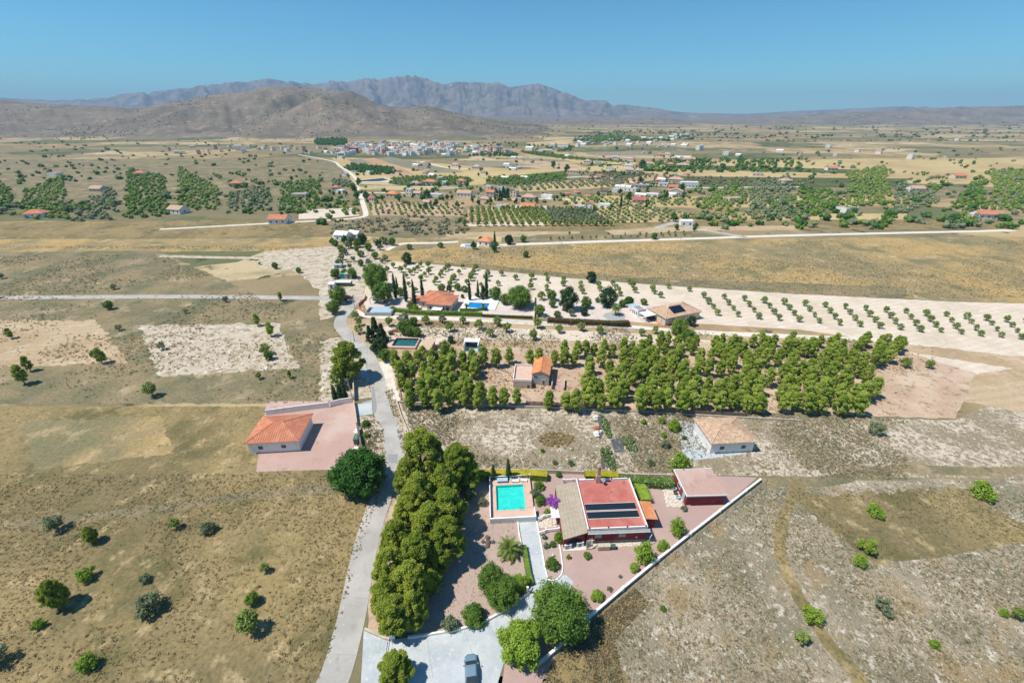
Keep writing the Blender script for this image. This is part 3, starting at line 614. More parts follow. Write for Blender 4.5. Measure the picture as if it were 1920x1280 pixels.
def mkkind(kind, leaf, nvar, spec):
    """spec(rs) -> lobes, nleaf, size, leaf kwargs, trunk builder (MB), crown radius, crown centre height"""
    out = []
    for v in range(nvar):
        rs = np.random.RandomState(abs(hash_(kind)) % 9973 + v*17)
        lobes, n, size, kw, tb, Rr, Hc = spec(rs)
        V, F = leafcloud(rs, lobes, n, size, **kw)
        out.append((tb.data(kind + "_trunk", M['trunk']), npmesh(kind + "_crown", V, F, [LF[leaf]]), Rr, Hc))
    TREES[kind] = out
def hash_(s):
    h = 7
    for ch in s: h = h*31 + ord(ch)
    return h
def s_pineL(rs):
    w = rs.uniform(.9, 1.08)
    B_ = surf_lobes(rs, 62, 1.1, 7.8, lambda t: 2.6*w*min(1, (t+.10)*2.4)**.6*(1 - t**2.0)**.55 + .1, (.32, .78), .45)
    return cluster(rs, B_, 9, .36), 46000, .15, dict(jit=1.0, up=.6, core=.8, shell=(.35, 1.6), rmin=.3), trunk_mesh(rs, 3.5, .2, 5, 6, 1.2), 2.9, 4.4
def s_pine(rs):
    w = rs.uniform(.85, 1.1)
    B_ = surf_lobes(rs, 24, 1.0, 5.2, lambda t: 1.5*w*min(1, (t+.12)*2.2)**.6*(1 - t**1.8)**.6 + .08, (.28, .62), .4)
    return cluster(rs, B_, 7, .38), 10500, .15, dict(jit=1.0, up=.6, core=.8, shell=(.35, 1.6), rmin=.24), trunk_mesh(rs, 1.8, .12, 4, 3.6, .9), 1.78, 2.9
def broad(n=60, nl=12000, size=.17, R_=2.5, H0=1.0, H1=4.6, flat=.45, lob=(.45, .8)):
    def f(rs):
        w = rs.uniform(.92, 1.08)
        L_ = surf_lobes(rs, n, H0, H1, lambda t: R_*w*math.sqrt(max(0.02, 1 - (2*t-1)**2*(.75 if t < .5 else .95))), lob, .3)
        return L_, nl, size, dict(jit=.8, up=.4, core=.6, shell=(.6, 1.25)), trunk_mesh(rs, H0+.4, .06*R_, 4, (H0+H1)/2, R_*.5), R_, (H0+H1)/2
    return f
def s_almond(rs):
    L_ = surf_lobes(rs, 15, 1.15, 2.9, lambda t: 1.45*math.sqrt(max(.05, 1-(1.7*t-.75)**2)), (.24, .5), .25)
    return L_, 800, .22, dict(jit=.9, up=.3, core=.6, shell=(.7, 1.3)), trunk_mesh(rs, .9, .11, 5, 2.3, .9), 1.5, 2.0
def s_olive(rs):
    L_ = surf_lobes(rs, 18, 1.0, 3.0, lambda t: 1.65*math.sqrt(max(.05, 1-(1.8*t-.85)**2)), (.3, .6), .25)
    return L_, 1000, .2, dict(jit=.8, up=.3, core=.65), trunk_mesh(rs, .8, .16, 4, 2.2, .9), 1.75, 2.0
def s_cyp(rs):
    L_ = [(rs.normal()*.07, rs.normal()*.07, z, .52*min(1, (z/6.8+.08)*4)**.5*(1-(z/6.9)**1.7)**.6 + .05) for z in np.linspace(.4, 6.8, 30)]
    return L_, 4200, .12, dict(jit=.5, up=.6), trunk_mesh(rs, .6, .09, 0, 1, .1), .6, 3.4
def s_con(rs):
    L_ = surf_lobes(rs, 60, .5, 7.2, lambda t: 2.3*(1-t)**.8*min(1, (t+.1)*5)**.5 + .08, (.3, .6), .3)
    return L_, 6500, .2, dict(jit=.7, up=.1), trunk_mesh(rs, 1.2, .16, 0, 1, .1), 2.2, 3.2
def s_bush(rs):
    L_ = surf_lobes(rs, 22, .18, 1.25, lambda t: 1.0*math.sqrt(max(.05, 1-(t*.98)**2)) , (.2, .36), .25)
    return L_, 3200, .10, dict(jit=.8, up=.4, core=.6, shell=(.65, 1.2)), trunk_mesh(rs, .25, .05, 2, .6, .3), 1.0, .7
def s_loose(rs):
    L_ = surf_lobes(rs, 20, .2, 1.5, lambda t: .95*math.sqrt(max(.05, 1-(1.5*t-.6)**2)), (.14, .34), .15)
    return L_, 1300, .15, dict(jit=1.0, up=.5, core=.5, shell=(.6, 1.5)), trunk_mesh(rs, .3, .04, 4, 1.0, .5), 1.0, .85
def s_low(rs):
    L_ = surf_lobes(rs, 5, .9, 2.6, lambda t: 1.1*math.sqrt(max(.05, 1-(1.6*t-.7)**2)), (.55, .85), .2)
    return L_, 130, .5, dict(jit=.7, up=.3, core=.85, shell=(.8, 1.15)), trunk_mesh(rs, 1.0, .12, 0, 2, .4), 1.6, 1.8
mkkind('pine_tree', 'pine', 5, s_pineL)
mkkind('young_pine', 'pine2', 6, s_pine)
mkkind('fig_tree', 'dark', 2, broad(80, 22000, .2, 3.0, .8, 4.2))
mkkind('garden_tree', 'mid', 3, broad(60, 12000, .15, 2.4, .7, 4.3))
mkkind('feathery_tree', 'bright', 2, broad(60, 14000, .16, 2.4, .5, 4.2, lob=(.3, .7)))
mkkind('leafy_tree', 'mid', 3, broad(30, 3000, .25, 2.4, .9, 4.4))
mkkind('dark_tree', 'conifer', 3, broad(32, 3200, .25, 2.4, .6, 4.6))
mkkind('almond_tree', 'almond', 6, s_almond)
mkkind('olive_tree', 'olive', 4, s_olive)
mkkind('cypress_tree', 'conifer', 3, s_cyp)
mkkind('conifer_tree', 'conifer', 3, s_con)
mkkind('round_bush', 'mid', 3, s_bush)
mkkind('bright_bush', 'bright', 3, s_bush)
mkkind('loose_shrub', 'bright', 3, s_loose)
mkkind('olive_shrub', 'olive', 2, s_loose)
mkkind('grove_tree', 'almond', 4, s_low)
mkkind('grove_olive', 'olive', 3, s_low)
mkkind('far_tree', 'dark', 4, s_low)
_tr = random.Random(3)
def tree(kind, px, py, rpx, label, cat='tree', group=None, base=False, name=None, sz=1.0, world=None, scale=None):
    V = TREES[kind]; tm, cm, Rr, Hc = V[_tr.randrange(len(V))]
    if world is None:
        s = 1.0
        for _ in range(4):
            zc = 0 if base else Hc*s*sz
            s = rpx/(FOC/dep(px, py, Hc*s*sz))/Rr
        x, y = at(px, py, zc)
    else: x, y = world; s = scale
    o = empty(name or kind, (x, y, tz(x, y)), _tr.uniform(0, 6.28), label, cat, group)
    t = link("trunk", tm, o); c = link("crown" if cat == 'tree' else "foliage", cm, o)
    for q in (t, c): q.scale = (s, s, s*sz)
    if cat != 'tree': t.name = "stem"
    return o
def palm(px, py, h, fl, label, nf=34, group=None):
    x, y = at(px, py, 0); rs = np.random.RandomState(int(px))
    o = empty("palm_tree", (x, y), 0, label, "palm tree", group)
    b = MB(); b.tube([(0, 0, -.1), (.03, 0, h*.5), (0, .02, h)], [.24, .19, .22], 9); b.build("trunk", M['trunk'], o)
    V, F = [], []
    for i in range(nf):
        a = i*2.39996; el = R(75 - 95*(i/nf)**.8 + rs.uniform(-6, 6)); L_ = fl*rs.uniform(.85, 1.05); p = np.array([0, 0, h]); pts = []; n = 9
        for j in range(n+1):
            pts.append(p.copy()); e2 = el - R(75)*(j/n)**1.5
            p = p + L_/n*np.array([cos(a)*cos(e2), sin(a)*cos(e2), sin(e2)])
        sd_ = np.array([-sin(a), cos(a), 0])
        for j in range(1, n):
            for side in (-1, 1):
                for q in (0, .5):
                    c = pts[j]*(1-q) + pts[j+1]*q; w = fl*.21*(1 - (j/n)**2*.6); d = (pts[j+1]-pts[j]); d /= np.linalg.norm(d)
                    tip = c + side*sd_*w + d*w*.6 + np.array([0, 0, -.12*w]); k = len(V)
                    V += [c - d*.07, c + d*.09, tip]; F.append((k, k+1, k+2))
    link("fronds", npmesh("palm_fronds_mesh", V, F, [LF['palm']]), o)
    return o
def hedge(px, py_pts, w, h, leaf, label, dens=26, size=.14, cat="hedge", top=None, name="hedge", dz=0, world=None):
    """a clipped hedge: a solid leafy core and leaves over its faces; top = another leaf colour for the top face"""
    P = world or [at(*p) for p in py_pts]; rs = np.random.RandomState(len(py_pts)*7 + int(P[0][0]*10) % 999)
    V, F, I = [], [], []
    cx, cy = P[0]; o = empty(name, (cx, cy, dz), 0, label, cat)
    P = [(p[0]-cx, p[1]-cy) for p in P]; core = MB()
    for i in range(len(P)-1):
        a, b = np.array(P[i]), np.array(P[i+1]); d = b-a; L_ = np.linalg.norm(d); d /= L_; nn = np.array([-d[1], d[0]])
        core.rbox((a+b)[0]/2, (a+b)[1]/2, 0, L_*.98, w*.84, h*.93, math.atan2(d[1], d[0]))
        N = int(dens*L_*(w + 2*h))
        for _ in range(N):
            f = rs.rand()*(w+2*h); s_ = rs.rand()*L_
            if f < w: p = (f-w/2, h*rs.uniform(.93, 1.05)); nr = (0, 0, 1.)
            elif f < w+h: p = (-w/2*rs.uniform(.88, 1.1), f-w); nr = (-nn[0], -nn[1], .2)
            else: p = (w/2*rs.uniform(.88, 1.1), f-w-h); nr = (nn[0], nn[1], .2)
            c = np.array([*(a + d*s_ + nn*p[0]), p[1]]); nr = np.array(nr) + .5*rs.normal(size=3); nr /= np.linalg.norm(nr)
            u = np.cross(nr, rs.normal(size=3)); u /= np.linalg.norm(u); v = np.cross(nr, u); z = size*rs.uniform(.6, 1.2); k = len(V)
            V += [c + u*z*.9, c - u*z*.5 + v*z*.6, c - u*z*.5 - v*z*.6]; F.append((k, k+1, k+2)); I.append(1 if top and f < w else 0)
    link("leaves", npmesh("hedge_leaves", V, F, [LF[leaf]] + ([LF[top]] if top else []), I), o)
    core.build("inner_growth", LF[leaf], o)
    if top:
        tb = MB()
        for i in range(len(P)-1):
            a, b = np.array(P[i]), np.array(P[i+1]); d = b-a; L_ = np.linalg.norm(d); tb.rbox((a+b)[0]/2, (a+b)[1]/2, h*.932, L_*.985, w*.92, h*.06, math.atan2(d[1], d[0]))
        tb.build("clipped_top", LF[top], o)
    return o
def tufts(name, px, n, size, mats, seed, thr=.5, nsc=.11, k=7, up=.5):
    """ground cover nobody could count"""
    P = world_poly(px); A = np.array(P); rs = np.random.RandomState(seed)
    X = rs.uniform(A[:, 0].min(), A[:, 0].max(), n*5); Y = rs.uniform(A[:, 1].min(), A[:, 1].max(), n*5)
    g = fbm(X*nsc + 50, Y*nsc + 50, 4); ok = inside(P, X, Y) & (rs.rand(len(X)) < np.clip((g - thr + .12)*6, .05, 1))
    X, Y = X[ok][:n], Y[ok][:n]; m = len(X); s = size*rs.uniform(.4, 1.4, m)**1.3
    d = rs.normal(size=(m, k, 3)); d[:, :, 2] = np.abs(d[:, :, 2]) + up*.4; d /= np.linalg.norm(d, axis=2)[:, :, None]
    C = np.stack([X, Y, 0*X + .03], -1)[:, None] + d*s[:, None, None]*rs.uniform(.3, .8, (m, k, 1))
    u = np.cross(d, rs.normal(size=d.shape)); u /= np.linalg.norm(u, axis=2)[:, :, None]; v = np.cross(d, u); z = (s*.55)[:, None, None]
    V = np.stack([C + d*z*1.1, C + u*z, C - u*z*.6 + v*z*.7], 2).reshape(-1, 3); F = np.arange(len(V)).reshape(-1, 3)
    I = np.repeat(rs.randint(0, len(mats), m), k)
    return tag(link(name, npmesh(name, V, F, [LF[q] for q in mats], I)), kind="stuff")
# ------------------------------------------------------------------ walls, fences
def wall(px, h, th, mat, label, name="wall", cap=None, cat="wall", z0=0, world=None, part=None, posts=None):
    P = world or [at(*p) for p in px]; c = P[0]; o = None
    b = MB(); Q = [(p[0]-c[0], p[1]-c[1]) for p in P]; l = offset(Q, th/2); r = offset(Q, -th/2)
    def strip(b, l, r, z0, z1):
        n = len(l); vs = [(x, y, z0) for x, y in l] + [(x, y, z0) for x, y in r] + [(x, y, z1) for x, y in l] + [(x, y, z1) for x, y in r]
        fs = []
        for i in range(n-1): fs += [(2*n+i, 3*n+i, 3*n+i+1, 2*n+i+1), (i, 2*n+i, 2*n+i+1, i+1), (n+i+1, 3*n+i+1, 3*n+i, n+i)]
        fs += [(0, n, 3*n, 2*n), (n-1, 3*n-1, 4*n-1, 2*n-1)]
        b.mesh(vs, fs)
    strip(b, l, r, -.05, h)
    if not (cap or posts):
        o = b.build(name, M[mat]); o.location = (c[0], c[1], z0); return tag(o, label, cat)
    o = empty(name, (c[0], c[1], z0), 0, label, cat); b.build("masonry", M[mat], o)
    if cap: b = MB(); strip(b, offset(Q, th/2+.05), offset(Q, -th/2-.05), h+.002, h+.07); b.build("coping", M[cap], o)
    if posts:
        sp, ph, pw, pm = posts; me = MB().box(-pw/2, -pw/2, 0, pw/2, pw/2, ph).data("post", M[pm])
        for x, y in along(Q, sp): q = link("post", me, o); q.location = (x, y, 0)
    return o
def along(P, sp):
    out = []; acc = 0
    for i in range(len(P)-1):
        d = math.hypot(P[i+1][0]-P[i][0], P[i+1][1]-P[i][1]); s = acc
        while s < d: out.append((P[i][0] + (P[i+1][0]-P[i][0])*s/d, P[i][1] + (P[i+1][1]-P[i][1])*s/d)); s += sp
        acc = s - d
    out.append(P[-1]); return out
def balustrade(P, h, label, z0=0, parent=None, sp=.24, name="balustrade", cat="balustrade", fat=.07):
    """rail, base rail, end pillars, and every baluster a part; P in world or in the parent's own frame"""
    o = empty(name, (P[0][0], P[0][1], z0), 0, label, cat) if parent is None else parent
    ox, oy = (P[0] if parent is None else (0, 0)); zb = 0 if parent is None else z0
    bal = MB().lathe([(.04, .08), (fat, .2), (.04, .45*h/.8), (fat*.9, .6*h/.8), (.045, h-.1)], k=6).data("baluster", M['white'])
    pil = MB().box(-.14, -.14, 0, .14, .14, h+.12).data("pillar", M['white'])
    for i in range(len(P)-1):
        a, b = P[i], P[i+1]; L_ = math.hypot(b[0]-a[0], b[1]-a[1]); an = math.atan2(b[1]-a[1], b[0]-a[0]); m = ((a[0]+b[0])/2-ox, (a[1]+b[1])/2-oy)
        MB().rbox(m[0], m[1], zb+h-.1, L_, .2, .1, an).build("handrail", M['white'], o)
        MB().rbox(m[0], m[1], zb, L_, .2, .08, an).build("base_rail", M['white'], o)
        n = max(1, int(L_/sp))
        for j in range(1, n):
            q = link("baluster", bal, o); q.location = (a[0]-ox + (b[0]-a[0])*j/n, a[1]-oy + (b[1]-a[1])*j/n, zb)
    for p in P: q = link("pillar", pil, o); q.location = (p[0]-ox, p[1]-oy, zb)
    return o
def window(parent, x, y, z, w, h, face='y', mat='shutter', frame='white', name="window"):
    """a window set in a wall: frame proud of the wall with glass or shutter in it; face: wall normal -y, +x or -x"""
    def bx(b, u0, u1, z0, z1, d0, d1):
        if face == 'y': b.box(x+u0, y-d1, z0, x+u1, y-d0, z1)
        elif face == 'x': b.box(x+d0, y+u0, z0, x+d1, y+u1, z1)
        elif face == '-x': b.box(x-d1, y+u0, z0, x-d0, y+u1, z1)
    b = MB(); t = .09
    bx(b, 0, w, z, z+t, 0, .06); bx(b, 0, w, z+h-t, z+h, 0, .06); bx(b, 0, t, z+t, z+h-t, 0, .06); bx(b, w-t, w, z+t, z+h-t, 0, .06)
    f = b.build(name, M[frame], parent); b = MB(); bx(b, t, w-t, z+t, z+h-t, .003, .03); b.build("pane" if mat == 'window' else "shutter", M[mat], f)
    return f
def tiled_roof(parent, quads, mat, name="roof", th=.14, pitch_rows=0, ridge=None):
    """roof planes with thickness and raised tile courses running down the slope; each quad: eave-left, eave-right, top-right, top-left"""
    b = MB()
    for q in quads:
        v = [Vector(p) for p in q]; nrm = (v[1]-v[0]).cross(v[-1]-v[0]).normalized(); lo = [p - nrm*th for p in v]; n = len(v)
        b.mesh([tuple(p) for p in v] + [tuple(p) for p in lo], [tuple(range(n)), tuple(range(2*n-1, n-1, -1))] + [(i, n+i, n+(i+1)%n, (i+1)%n) for i in range(n)])
    r = b.build(name, M[mat], parent)
    if pitch_rows:
        for q in quads:
            v = [Vector(p) for p in q]; nrm = (v[1]-v[0]).cross(v[-1]-v[0]).normalized(); W_ = (v[1]-v[0]).length; n = max(2, int(W_/pitch_rows)); c = MB()
            d = (v[1]-v[0]).normalized(); tl, tr_ = (v[3], v[2]) if len(v) == 4 else (v[2], v[2]); a0 = (tl-v[0]).dot(d); a1 = (tr_-v[0]).dot(d)
            upv = nrm.cross(d); Ht = (tl-v[0]).dot(upv)
            for j in range(n):
                s = (j+.5)/n*W_; f = 1.0
                if s < a0: f = s/a0
                elif s > a1: f = (W_-s)/max(1e-6, W_-a1)
                if f < .06: continue
                p0 = v[0] + d*s; p1 = p0 + upv*Ht*f; hw = pitch_rows*.26
                c.mesh([tuple(p0-d*hw+nrm*.003), tuple(p0+d*hw+nrm*.003), tuple(p1+d*hw+nrm*.003), tuple(p1-d*hw+nrm*.003), tuple(p0+nrm*.07), tuple(p1+nrm*.07)], [(0, 4, 5, 3), (4, 1, 2, 5), (0, 1, 4), (3, 5, 2)])
            k = c.build("tile_courses", M[mat], r); k["kind"] = "stuff"
    if ridge:
        c = MB()
        for a, e in ridge: c.tube([a, e], [.13, .13], 6)
        c.build("ridge_tiles", M[mat], r)
    return r

def mound(px, py, w, d, h, leaf, lab, cat, name, n=2500, size=.14, rz=0):
    """an irregular low mass of plants: overlapping leafy lumps of uneven height"""
    x, y = at(px, py); rs = np.random.RandomState(int(px*3+py)); L_ = []
    for i in range(int(14 + w*d*2.2)):
        a = rs.uniform(0, 6.28); q = math.sqrt(rs.rand()); e = 1 - .55*q; r = rs.uniform(.25, .5)*min(1, h+.3)
        L_.append((q*cos(a)*w/2, q*sin(a)*d/2, h*e*rs.uniform(.35, .9) - r*.4, r))
    V, F = leafcloud(rs, L_, n, size, core=.65, jit=.9, up=.6, shell=(.6, 1.3)); o = link(name, npmesh(name, V, F, [LF[leaf]])); o.location = (x, y, 0); o.rotation_euler.z = rz
    return tag(o, lab, cat)
# ================================================================== the near villa
HA = R(2.6)
hx, hy = 13.3, 50.55
H = empty("villa", (hx, hy), HA, "dark red villa with flat red roof, white parapet and black mats", "house")
W_, D_, HW = 10.65, 11.3, 3.25
b = MB(); b.box(0, 0, 0, W_, .3, HW); b.box(0, D_-.3, 0, W_, D_, HW); b.box(0, .302, 0, .3, D_-.302, HW); b.box(W_-.3, .302, 0, W_, D_-.302, HW); b.build("wall", M['darkred'], H)
MB().box(-.02, -.02, -.02, W_+.02, D_+.02, .35).build("plinth", M['beige'], H)
RT = 3.42
MB().box(-.05, -.1, HW+.003, W_+.05, D_+.05, RT).build("roof", M['redroof'], H)
b = MB(); b.box(-.05, -.1, RT+.003, .17, D_+.05, RT+.42); pp = b.build("parapet", M['white'], H); MB().box(W_-.17, -.1, RT+.003, W_+.05, D_+.05, RT+.42).build("parapet", M['white'], H)
MB().box(-.09, -.12, RT+.423, -.051, D_+.07, RT+.45).build("parapet_edge", M['redroof'], pp)
# front and rear pierced parapets: base, rail, little balusters, red urn stubs
bal = MB().lathe([(.035, 0), (.055, .1), (.03, .2), (.045, .3)], k=5).data("baluster", M['white'])
for yy, nm in ((-.1, "front_parapet"), (D_-.15, "rear_parapet")):
    p = MB().box(.172, yy, RT+.003, W_-.172, yy+.2, RT+.1).build(nm, M['white'], H)
    MB().box(.172, yy, RT+.34, W_-.172, yy+.2, RT+.42).build("handrail", M['white'], p)
    for j in range(60):
        q = link("baluster", bal, p); q.location = (.3 + j*(W_-.6)/59, yy+.1, RT+.07)
    for j in range(4):
        MB().lathe([(.13, RT+.423), (.13, RT+.55), (.05, RT+.62), (.09, RT+.7), (.02, RT+.8)], .3 + j*(W_-.6)/3, yy+.1, 6).build("finial", M['darkred'], p)
# corrugated canopy at the front
n = 90; vs = []; fs = []
for i in range(n+1):
    x = -.0 + (W_+.5)*i/n; dz = .035*(i % 2); vs += [(x, -.12, HW+.02+dz), (x, -.46, HW-.30+dz), (x, -.12, HW-.03+dz), (x, -.46, HW-.35+dz)]
for i in range(n): a = 4*i; fs += [(a, a+1, a+5, a+4), (a+2, a+6, a+7, a+3), (a+1, a+3, a+7, a+5)]
MB().mesh(vs, fs).build("canopy", M['shutter'], H)
MB().box(.0, -.53, HW-.40, W_+.5, -.47, HW-.30).build("gutter", M['whitewall'], H)
window(H, 1.35, 0, 1.05, 1.45, 1.15, mat='shutter', frame='darkwood'); window(H, 5.6, 0, 1.1, 1.45, 1.15, mat='shutter', frame='darkwood')
window(H, W_, 7.0, 1.1, 1.2, 1.1, 'x', 'window', 'white')
for x in (3.6, 4.4): MB().box(x, -.13, 2.35, x+.25, -.003, 2.6).build("wall_lamp", M['white'], H)
MB().box(8.9, -.07, .9, 9.15, -.003, 1.25).build("meter_box", M['white'], H)
MB().tube([(4.7, -.06, .1), (4.7, -.06, 2.5)], [.05, .05], 6).build("drainpipe", M['darkred'], H)
b = MB(); b.box(3.75, 10.5, RT, 4.65, 11.1, 5.4); b.box(3.9, 10.55, 5.402, 4.5, 11.05, 7.6); ch = b.build("chimney", M['brick'], H)
b = MB(); b.box(3.82, 10.47, 7.602, 4.58, 11.13, 7.72); b.box(4.0, 10.6, 7.722, 4.4, 11.0, 8.0); b.build("chimney_cap", M['brick'], ch)
b = MB(); b.tube([(5.05, 10.3, RT), (5.05, 10.3, 5.3)], [.03, .025], 5); b.lathe([(.02, 4.2), (.3, 4.35), (.42, 4.55)], 5.05, 10.15, 10); b.build("satellite_dish", M['post'], H)
# porch: tile-sheet roof, arch wall, side posts
pl = [(-4.45, -1.25), (-.08, -.45), (-.08, 11.2), (-4.2, 10.9)]
zz = [2.72, 3.3, 3.3, 2.72]
b = MB(); vs = [(x, y, z) for (x, y), z in zip(pl, zz)] + [(x, y, z-.14) for (x, y), z in zip(pl, zz)]
b.mesh(vs, [(0,1,2,3), (7,6,5,4), (0,4,5,1), (1,5,6,2), (2,6,7,3), (3,7,4,0)]); pr = b.build("porch_roof", M['brown'], H)
b = MB()
for i in range(1, 11):     # raised battens between the roof sheets
    f = i/11
    for k in (0,):
        p0 = [pl[0][j] + (pl[3][j]-pl[0][j])*f for j in (0, 1)]; p1 = [pl[1][j] + (pl[2][j]-pl[1][j])*f for j in (0, 1)]
        b.mesh([(p0[0], p0[1]-.035, 2.725), (p0[0], p0[1]+.035, 2.725), (p1[0], p1[1]+.035, 3.305), (p1[0], p1[1]-.035, 3.305), (p0[0], p0[1], 2.745), (p1[0], p1[1], 3.325)], [(0, 3, 5, 4), (4, 5, 2, 1), (0, 4, 1), (3, 2, 5)])
for i in range(1, 7):
    f = i/7; q0 = [pl[0][j] + (pl[1][j]-pl[0][j])*f for j in (0, 1)]; q1 = [pl[3][j] + (pl[2][j]-pl[3][j])*f for j in (0, 1)]; z = 2.72 + .58*f
    b.mesh([(q0[0]-.03, q0[1], z+.006), (q0[0]+.03, q0[1], z+.014), (q1[0]+.03, q1[1], z+.014), (q1[0]-.03, q1[1], z+.006), (q0[0], q0[1], z+.028), (q1[0], q1[1], z+.028)], [(0, 4, 5, 3), (4, 1, 2, 5), (0, 1, 4), (3, 5, 2)])
k = b.build("roof_batten", M['beige'], pr); k["kind"] = "stuff"
# arch wall facing the garden, aligned with the porch front edge
def archwall():
    x0, x1, zt = -4.25, -.35, 2.62; cx = -2.35; hw_ = 1.35; N_ = 16; top = []; arc = []
    for i in range(N_+1):
        a = pi - pi*i/N_; arc.append((cx + hw_*cos(a), 1.05 + 1.1*sin(a)))
    outl = [(x0, 0), (x0, zt), (x1, zt + .35), (x1, 0), (cx+hw_, 0)] + arc[::-1] + [(cx-hw_, 0)]
    F_ = []
    def y(x): return -1.0 + (x + 4.45)*.18
    b = MB(); n = len(outl)
    vs = [(x, y(x), z) for x, z in outl] + [(x, y(x)+.28, z) for x, z in outl]
    b.mesh(vs, [tuple(range(n)), tuple(range(2*n-1, n-1, -1))] + [(i, n+i, n+(i+1) % n, (i+1) % n) for i in range(n)])
    return b
archwall().build("porch_arch", M['darkred'], H)
b = MB(); b.box(-4.25, -.6, 0, -4.0, 10.6, 2.5); b.build("porch_side", M['darkred'], H)
MB().box(-4.3, -1.5, 0, -.3, 0, .12).build("porch_floor", M['stone'], H)
balustrade([(-4.0, -1.15), (-3.0, -1.0)], .95, None, .12, H); balustrade([(-1.75, -.8), (-.75, -.62)], .95, None, .12, H)
# side annex with an orange tiled lean-to roof
b = MB(); b.box(W_+.03, 2.5, 0, W_+2.6, 6.2, 2.55); an = b.build("annex", M['darkred'], H)
tiled_roof(H, [[(W_+2.85, 2.25, 2.62), (W_+2.85, 6.35, 2.62), (W_+.02, 6.35, 2.95), (W_+.02, 2.25, 2.95)]], 'tile2', "annex_roof", .1, .42)
window(H, W_+2.6, 4.0, .9, .9, 1.0, 'x', 'window', 'white')
b = MB(); b.tube([(W_+.4, -.9, 0), (W_+.4, -.9, 2.0), (W_+.9, -.5, 2.2)], [.04, .04, .04], 5); b.tube([(W_+1.2, .3, 0), (W_+1.2, .3, 2.0)], [.04, .04], 5); b.build("side_rail", M['white'], H)
def hp(x, y):  # villa frame -> world
    return (hx + x*cos(HA) - y*sin(HA), hy + x*sin(HA) + y*cos(HA))
# solar heating mats on the roof: two rows of five
for r_, (y0, nm) in enumerate(((4.05, "rear"), (2.25, "front"))):
    o = empty("solar_mat", (*hp(.55, y0), RT + .02), HA, "long black pool-heating mat on the red roof, %s the front canopy" % ("farther from" if r_ == 0 else "nearer"), "solar mat", "black heating mats on the red villa roof")
    me = MB().box(0, 0, 0, 1.86, 1.45, .05).data("panel", M['black'])
    for j in range(5): q = link("panel", me, o); q.location = (j*1.89, 0, 0)
    b = MB(); b.tube([(-.05, -.06, .05), (9.5, -.06, .05)], [.05, .05], 6); b.tube([(-.05, 1.5, .05), (9.5, 1.5, .05)], [.04, .04], 6); b.build("header_pipe", M['whitewall'], o)
def thingbox(name, label, cat, loc, rz, parts, group=None):
    o = empty(name, loc, rz, label, cat, group)
    for nm, mat, fn in parts: b = MB(); fn(b); b.build(nm, M[mat], o)
    return o
# things at the villa front
for k, x in enumerate((1.75, 2.85)):
    thingbox("air_conditioner", "beige air conditioning box before the red facade, %s" % ("nearer the porch arch" if k == 0 else "beside the dark blue bin"), "air conditioner", (*hp(x, -1.75), .15), HA,
        [("casing", 'beige', lambda b: b.box(0, 0, 0, 1.05, .75, .95)), ("grille", 'post', lambda b: b.box(.12, -.02, .12, .92, -.003, .82))], "air conditioning boxes before the facade")
thingbox("storage_bin", "dark blue bin beside the beige air conditioning boxes", "bin", (*hp(4.1, -1.7), .1), HA, [("body", 'window', lambda b: b.box(0, 0, 0, .8, .6, .75)), ("lid", 'greenbox', lambda b: b.box(-.03, -.03, .753, .83, .63, .82))])
thingbox("canvas_blind", "sagging beige canvas awning between porch arch and first window", "awning", (*hp(-.3, -1.5), 0), HA,
    [("canvas", 'beige', lambda b: b.mesh([(0, .1, 1.9), (.55, .55, 2.35), (1.15, .9, 2.1), (1.25, .2, .9), (.1, .0, .3), (.65, .2, 1.2)], [(0, 5, 1), (1, 5, 2), (2, 5, 3), (0, 4, 5), (5, 4, 3)])),
     ("frame", 'white', lambda b: (b.tube([(0, .1, 2.4), (1.3, .2, 2.4)], [.04, .04], 5), b.tube([(0, .1, .0), (0, .1, 2.4)], [.04, .04], 5)))])
# crazy paving along the facade: separate white stones
def paving(px, n, label, name="stone_terrace", size=.42, mat='stone', seed=1, cat="paving"):
    P = world_poly(px); c = P[0]; rs = random.Random(seed); Q = [(x-c[0], y-c[1]) for x, y in P]
    o = MB().prism(Q, -.02, .07).build(name, M['beige']); o.location = (c[0], c[1], 0); tag(o, label, cat)
    pts = []; xs = [q[0] for q in Q]; ys = [q[1] for q in Q]; t = 0
    while len(pts) < n and t < 6000:
        t += 1; x, y = rs.uniform(min(xs), max(xs)), rs.uniform(min(ys), max(ys))
        if inside(Q, np.array([x]), np.array([y]))[0] and all((x-a)**2 + (y-b_)**2 > (size*1.02)**2 for a, b_ in pts): pts.append((x, y))
    ms = []
    for v in range(4):
        k = rs.randrange(5, 7); b = MB(); b.prism([(size*.5*rs.uniform(.75, 1.1)*cos(2*pi*i/k), size*.5*rs.uniform(.75, 1.1)*sin(2*pi*i/k)) for i in range(k)], 0, .035); ms.append(b.data("paving_stone", M[mat]))
    for x, y in pts: q = link("paving_stone", rs.choice(ms), o); q.location = (x, y, .07); q.rotation_euler.z = rs.uniform(0, 6)
    return o
paving([(1057, 1021), (1062, 1031), (1098, 1029), (1140, 1026), (1200, 1022), (1206, 1012), (1150, 1014), (1102, 1019)], 110, "strip of white crazy paving along the front of the dark red villa")
paving([(1243, 914), (1262, 912), (1278, 930), (1279, 951), (1250, 949)], 70, "square of white stones laid beside the outbuilding on the pink gravel", seed=4, size=.5)
paving([(1009, 966), (1040, 962), (1044, 988), (1011, 990)], 60, "stone landing with white slabs between the two white balustrades by the driveway", seed=5, size=.5)
balustrade([at(1010, 977), at(1020, 971), at(1033, 969)], .85, "short white balustrade curving below the bougainvillea, upper side of the stone landing")
balustrade([at(1012, 1003), at(1024, 998), at(1048, 995)], .85, "short white balustrade with red finials, lower side of the stone landing beside the driveway")
